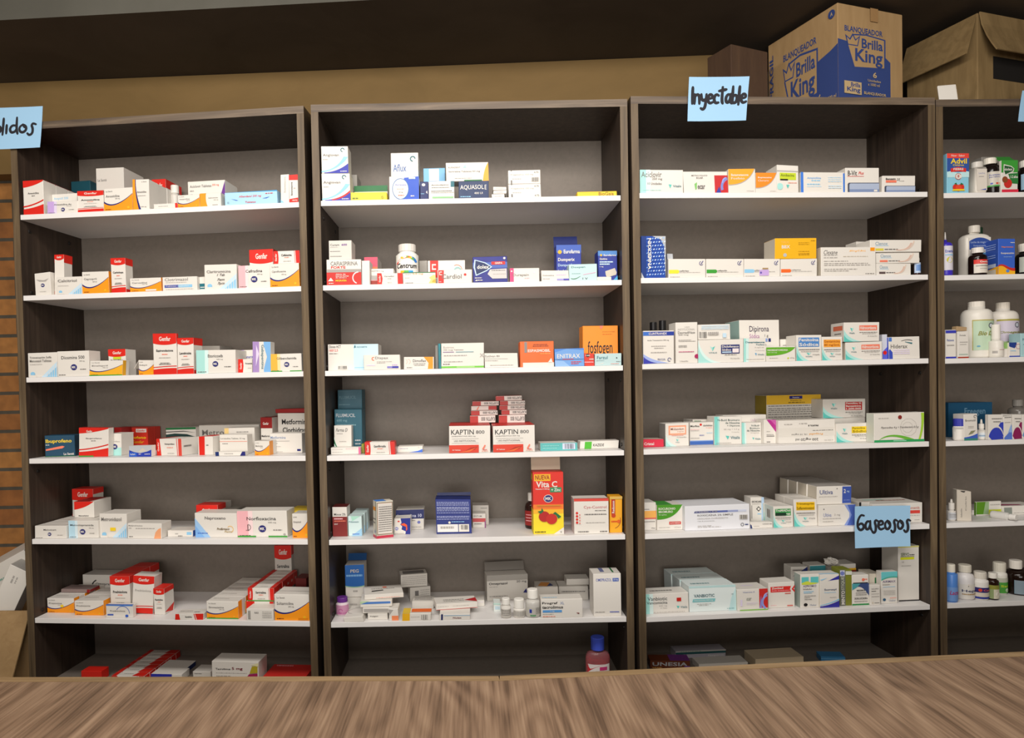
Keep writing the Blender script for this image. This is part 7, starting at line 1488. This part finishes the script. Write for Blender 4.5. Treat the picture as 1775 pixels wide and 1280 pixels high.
def paper_sign(c, d, corners, word, box, width, desc, curl=.004, adv=.86):
    """blue paper: corners TL TR BR BL in pixels, taken on the plane d of bookcase c; box: where the writing sits"""
    q = [P(c, x, y, d) for x, y in corners]
    TL, TR, BR, BL = [Vector((u, d, z)) for u, z in q]
    ctr = (TL + TR + BL + BR) / 4

    def fn(x, y, e):
        p = (BL * (1 - x) + BR * x) * (1 - y) + (TL * (1 - x) + TR * x) * y - ctr
        p.y -= e + curl * ((1 - y) ** 2 * 1.2 + (abs(x - .5) * 2) ** 3 * .5)
        return p
    bm = bmesh.new()
    n = 10
    for side in (0, .0004):
        g = [[bm.verts.new(fn(i / n, j / n, side)) for i in range(n + 1)] for j in range(n + 1)]
        for j in range(n):
            for i in range(n):
                f = (g[j][i], g[j][i + 1], g[j + 1][i + 1], g[j + 1][i])
                bm.faces.new(f if side else f[::-1])
    root = finish('paper_sign', bm, mat('#9cc6e6', rough=.7), smooth=True)
    root.matrix_world = MC[c] @ Matrix.Translation(ctr)
    tot = sum(STROKES[k][0] * adv for k in word)
    bm = bmesh.new()
    W, Hh = (TR - TL).length, (TL - BL).length
    x = 0
    x0, y0, x1, y1 = box
    sc = (x1 - x0) / tot
    sy = (y1 - y0)
    for k in word:
        wd, st = STROKES[k]
        for s in st:
            pts = [(x0 + (x + px) * sc, y0 + py * sy) for px, py in smooth(s)]
            pw = [(a * W, b * Hh) for a, b in pts]
            m = len(pw)
            L_, R_ = [], []
            for i in range(m):
                a, b = pw[max(i - 1, 0)], pw[min(i + 1, m - 1)]
                dx, dy = b[0] - a[0], b[1] - a[1]
                ln = math.hypot(dx, dy) or 1
                ww = width * (.8 + .35 * math.sin(3 * i / m))
                nx, ny = -dy / ln * ww, dx / ln * ww
                L_.append(bm.verts.new(fn((pw[i][0] + nx) / W, (pw[i][1] + ny) / Hh, .0008)))
                R_.append(bm.verts.new(fn((pw[i][0] - nx) / W, (pw[i][1] - ny) / Hh, .0008)))
            for i in range(m - 1):
                bm.faces.new((R_[i], R_[i + 1], L_[i + 1], L_[i]))
            for i in (0, m - 1):
                bm.faces.new([bm.verts.new(fn((pw[i][0] + width * .9 * math.cos(t * .785)) / W, (pw[i][1] + width * .9 * math.sin(t * .785)) / Hh, .00085)) for t in range(8)])
        x += wd * adv
    finish('handwriting', bm, mat('#26252c', rough=.7), root)
    label(root, c, 1, desc, 'sign', 'blue paper signs', own=True)
    return root


paper_sign('A', -.004, ((-42, 188.5), (75, 184.6), (72.5, 257), (-44, 262)), 'Solidos', (.12, .38, .90, .58), .0032, 'light blue paper with handwriting, taped at the top of the bookcase beside the brick')
paper_sign('C', -.004, ((1194, 134), (1298.5, 133), (1291, 210.5), (1190, 212)), 'Inyectable', (.05, .40, .98, .61), .0036, 'light blue paper with handwriting, taped below the row of cardboard cartons on top')
paper_sign('C', -.006, ((1481, 878), (1577, 876.6), (1575, 946.5), (1479.5, 950)), 'Gaseosos', (.03, .42, .99, .64), .0031, 'light blue paper with handwriting, hanging from a shelf edge over white cartons')
paper_sign('D', -.004, ((1771, 157.7), (1872, 156), (1866, 211), (1761, 212.5)), 'L', (.10, .42, .25, .62), .0036, 'light blue paper mostly cut off by the picture edge, taped to the fourth bookcase')

# ================================================================ cartons on top of the bookcases
ZTOP = ZT + .0006


def big_carton(c, x0, x1, ytop, d, yaw, dep, name, desc, body=KRAFT, art=None, h=None):
    q = B()
    q.u, q.d, q.z, q.yaw, q.dep = P(c, x0, 150, d)[0], d, ZTOP, R(yaw), dep
    v, o = lray(c, x1, 120), CAML[c]
    cs, sn = math.cos(q.yaw), math.sin(q.yaw)
    q.w = ((o.x - q.u) * -v.y + v.x * (o.y - q.d)) / (cs * -v.y + v.x * sn)
    q.h = h or (P(c, x0, ytop, d)[1] - ZTOP)
    bm = bmesh.new()
    add_box(bm, -q.w / 2, q.w / 2, -q.dep / 2, q.dep / 2, 0, q.h, 0, .002)
    mats = [body]
    hw, hd = q.w / 2, q.dep / 2
    J = [Vector(p) for p in ((-hw, -hd, 0), (hw, -hd, 0), (hw, hd, 0), (-hw, hd, 0), (-hw, -hd, q.h), (hw, -hd, q.h), (hw, hd, q.h), (-hw, hd, q.h))]
    for f, a in (art or {}).items():
        face_paint(bm, mats, q, f, a, J)
    q.o = finish(name, bm, mats)
    q.o.matrix_world = MC[c] @ Matrix.Translation((q.u, d, ZTOP)) @ Matrix.Rotation(q.yaw, 4, 'Z') @ Matrix.Translation((hw, hd, 0))
    label(q.o, c, 1, desc, 'cardboard box', 'cardboard cartons on the bookcase tops', own=True)
    return q


INK = '#34457a'
logo = lambda x, y, w, h: [('p', [(x - .02 * w, y + .62 * h), (x + .16 * w, y + 1.0 * h), (x + .5 * w, y + 1.06 * h), (x + 1.04 * w, y + .98 * h), (x + 1.04 * w, y - .02 * h), (x + .16 * w, y - .12 * h)], INK),
                           ('p', [(x + .02 * w, y + .62 * h), (x + .18 * w, y + .96 * h), (x + .5 * w, y + 1.01 * h), (x + 1.0 * w, y + .94 * h), (x + 1.0 * w, y + .03 * h), (x + .19 * w, y - .06 * h)], '#a88a62'),
                           ('p', [(x, y + .62 * h), (x - .06 * w, y + .95 * h), (x + .06 * w, y + .84 * h), (x + .14 * w, y + 1.02 * h), (x + .22 * w, y + .84 * h), (x + .34 * w, y + .98 * h), (x + .28 * w, y + .62 * h)], INK),
                           ('p', [(x + .02 * w, y + .65 * h), (x - .02 * w, y + .87 * h), (x + .07 * w, y + .78 * h), (x + .14 * w, y + .94 * h), (x + .21 * w, y + .78 * h), (x + .30 * w, y + .90 * h), (x + .26 * w, y + .65 * h)], '#a88a62'),
                           ('t', 'Brilla', x + .38 * w, y + .58 * h, x + .96 * w, y + .90 * h, INK, 'b'), ('t', 'King', x + .20 * w, y - .0 * h, x + .95 * w, y + .55 * h, INK, 'b')]
inkF = [('p', [(0, 0), (.80, 0), (.80, .46), (.66, .54), (.3, .60), (0, .63)], INK), ('t', 'BLANQUEADOR', .10, .71, .68, .78, INK, 'b')] + logo(.14, .38, .56, .32) + \
    [('t', '6', .52, .27, .58, .33, '#b9a078', 'b'), ('t', 'Unidades', .44, .225, .64, .25, '#b9a078'), ('t', 'x 1000 ml', .44, .18, .62, .21, '#b9a078'), ('t', 'BLANQUEADOR', .38, .08, .72, .115, '#b9a078', 'b'), ('r', .08, .07, .34, .2, '#b9a078'), ('t', 'Brilla', .18, .145, .32, .19, INK, 'b'), ('t', 'King', .12, .08, .32, .14, INK, 'b'),
     ('r', .48, .86, .60, 1, '#9a7850'), ('r', .34, 0, .56, .03, '#8a6a48')]
inkL = [('p', [(.35, 0), (1, 0), (1, .58), (.9, .54), (.74, .5), (.6, .30), (.45, .06)], INK), ('t', 'BLANQUEADOR', .24, .69, .72, .78, INK, 'b')] + logo(.26, .16, .46, .50) + \
    [('t', '6', .74, .05, .78, .14, '#b9a078', 'b'), ('t', 'x 1000 ml', .82, .03, .98, .07, '#b9a078'), ('t', 'FRAGIL', .03, .35, .09, .85, INK, 'bv'), ('c', .93, .91, .045, INK), ('t', 'A', .915, .89, .945, .93, '#b9a078', 'b')]
big_carton('C', 1453, 1565, 4, .012, 15, .25, 'cardboard_carton', 'brown carton with blue bleach print and a crown, standing corner-on atop a bookcase', art={'F': inkF, 'L': inkL})
q = big_carton('D', 1695, 1830, 22, .03, 16, .21, 'cardboard_carton', 'plain brown carton with flaps hanging open, atop the fourth bookcase', body=KRAFT_DIM, art={'L': [('r', .38, .12, .66, .22, '#3a3026'), ('r', .40, .13, .64, .21, '#9a7c54')] + [('r', .42 + .06 * i, .14, .45 + .06 * i, .20, '#3a3026') for i in range(3)]})
hw, hd = q.w / 2, q.dep / 2
bm = bmesh.new()
add_box(bm, 0, .115, -hd * .98, hd * .98, -.0015, .0015)
finish('side_flap', bm, KRAFT_DIM, q.o, Matrix.Translation((-hw, 0, q.h - .002)) @ Matrix.Rotation(R(180), 4, 'Z') @ Matrix.Rotation(R(71), 4, 'Y'))
bm = bmesh.new()
n = 8
pr = [(0, 0), (.04, 0), (.08, 0), (.11, 0), (.135, 0)]
for a, b in zip(pr, pr[1:]):
    vs = [bm.verts.new((sx * hw * .98, -(p[0] ** 1.6) * 1.1 - .002, q.h - p[0] * .86)) for p in (a, b) for sx in (-1, 1)]
    bm.faces.new((vs[0], vs[1], vs[3], vs[2]))
    vs2 = [bm.verts.new((sx * hw * .98, -(p[0] ** 1.6) * 1.1 - .005, q.h - p[0] * .86 + .001)) for p in (a, b) for sx in (-1, 1)]
    bm.faces.new((vs2[2], vs2[3], vs2[1], vs2[0]))
    bm.faces.new((vs[0], vs[2], vs2[2], vs2[0]))
    bm.faces.new((vs[1], vs2[1], vs2[3], vs[3]))
    if b is pr[-1]:
        bm.faces.new((vs[2], vs[3], vs2[3], vs2[2]))
finish('front_flap', bm, KRAFT_DIM, q.o, Matrix.Translation((0, -hd, 0)))
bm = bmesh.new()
add_box(bm, -hw * .62, hw * .95, -.0008, .0, q.h * .30, q.h * .55)  # flat dark sheet painting the shade below the flap, no real opening
finish('painted_dark_gap', bm, mat('#120e0b', rough=.9), q.o, Matrix.Translation((0, -hd, 0)))
DIM = grain('dark_brown_cardboard', (40, 40, 6), '#433023', '#4a3627', '#513c2b', rough=.8)
qq = big_carton('C', 1268, 1331, 76, .10, 20, .09, 'cardboard_carton', 'small plain dark brown carton between tan band and blue-printed carton', body=DIM)
pp = big_carton('D', 1628, 1660, 143, .012, -12, .0016, 'paper_sheet', 'white paper sheet leaning in the gap beside the plain open carton', body=mat('#d9d4cc', rough=.8), h=.045)
pp.o['category'] = 'paper'
del pp.o['group']
pp.o.matrix_world = pp.o.matrix_world @ Matrix.Rotation(R(-14), 4, 'X')

# ================================================================ cartons piled beside the first bookcase
root = bpy.data.objects.new('open_carton', None)
C.objects.link(root)
u0, d0 = -.021, .02
LP = lambda px, py, d: MC['A'] @ Vector((P('A', px, py, d)[0], d, P('A', px, py, d)[1]))
zt = P('A', 30, 1062, .03)[1]
Wc, Dc, Hc = .42, .30, zt + EYE - .0
zb = zt - .24
Mr = MC['A'] @ Matrix.Translation((-.012 - Wc / 2 - .018, .03 + Dc / 2, zb)) @ Matrix.Rotation(R(4), 4, 'Z')
root.matrix_world = Mr
tag(root, 'open brown carton on a closed one, jammed between brick wall and first bookcase', 'cardboard box')
t = .004
for nm, a in (('carton_wall', (-Wc / 2, Wc / 2, -Dc / 2, -Dc / 2 + t, 0, .24)), ('carton_wall', (-Wc / 2, Wc / 2, Dc / 2 - t, Dc / 2, 0, .24)),
              ('carton_wall', (-Wc / 2, -Wc / 2 + t, -Dc / 2 + t, Dc / 2 - t, 0, .24)), ('carton_wall', (Wc / 2 - t, Wc / 2, -Dc / 2 + t, Dc / 2 - t, 0, .24)), ('carton_base', (-Wc / 2, Wc / 2, -Dc / 2, Dc / 2, -t, 0))):
    boxobj(nm, *a, KRAFT, root)
bm = bmesh.new()
add_box(bm, -Wc * .49, Wc * .49, -.21, 0, -.002, .002)
finish('front_flap', bm, KRAFT, root, Matrix.Translation((0, -Dc / 2 - .003, .24)) @ Matrix.Rotation(R(62), 4, 'X'))
bm = bmesh.new()
add_box(bm, -.12, 0, -Dc * .46, Dc * .46, -.002, .002)
finish('side_flap', bm, KRAFT, root, Matrix.Translation((-Wc / 2, 0, .24)) @ Matrix.Rotation(R(-40), 4, 'Y'))
low = boxobj('closed_carton', -Wc / 2, Wc / 2, -Dc / 2, Dc / 2, 0, zb + EYE - t - .001, KRAFT_DIM, M=None, bev=.003)
low.matrix_world = Mr @ Matrix.Translation((0, 0, -(zb + EYE)))
tag(low, 'closed brown carton on the floor supporting the open one beside the brick', 'cardboard box')
for i, (px, py, dd, ry, rx, ww, hh, de, lb, art) in enumerate((
        (6, 985, .10, -27, 18, .17, .065, .10, 'white carton with a green check mark, tilted atop the brick-side pile', [('p', [(.66, .34), (.72, .24), (.86, .52), (.82, .54), (.72, .36), (.69, .4)], '#2f7a5a'), ('l', .2, .6, .3, .08, '#8fb0a4')]),
        (14, 1030, .05, -62, 8, .16, .062, .05, 'plain white carton leaning steeply out of the open brick-side carton', [('l', .70, .84, .6, .08, 'gl'), ('l', .72, .84, .45, .06, 'gl')]))):
    q = B()
    q.w, q.h, q.dep = ww, hh, de
    o = carton('medicine_box', q, 'w', art, {'R': '#a9a59f', 'T': 'wl'})
    p = P('A', px, py, dd)
    o.matrix_world = MC['A'] @ Matrix.Translation((min(p[0], -.03), dd + de / 2, p[1])) @ Matrix.Rotation(R(ry), 4, 'Y') @ Matrix.Rotation(R(rx), 4, 'X') @ Matrix.Translation((0, 0, -hh / 2))
    tag(o, lb, 'medicine box', 'white cartons in the brick-side pile')
for w_ in WARN:
    print('WARN', w_)
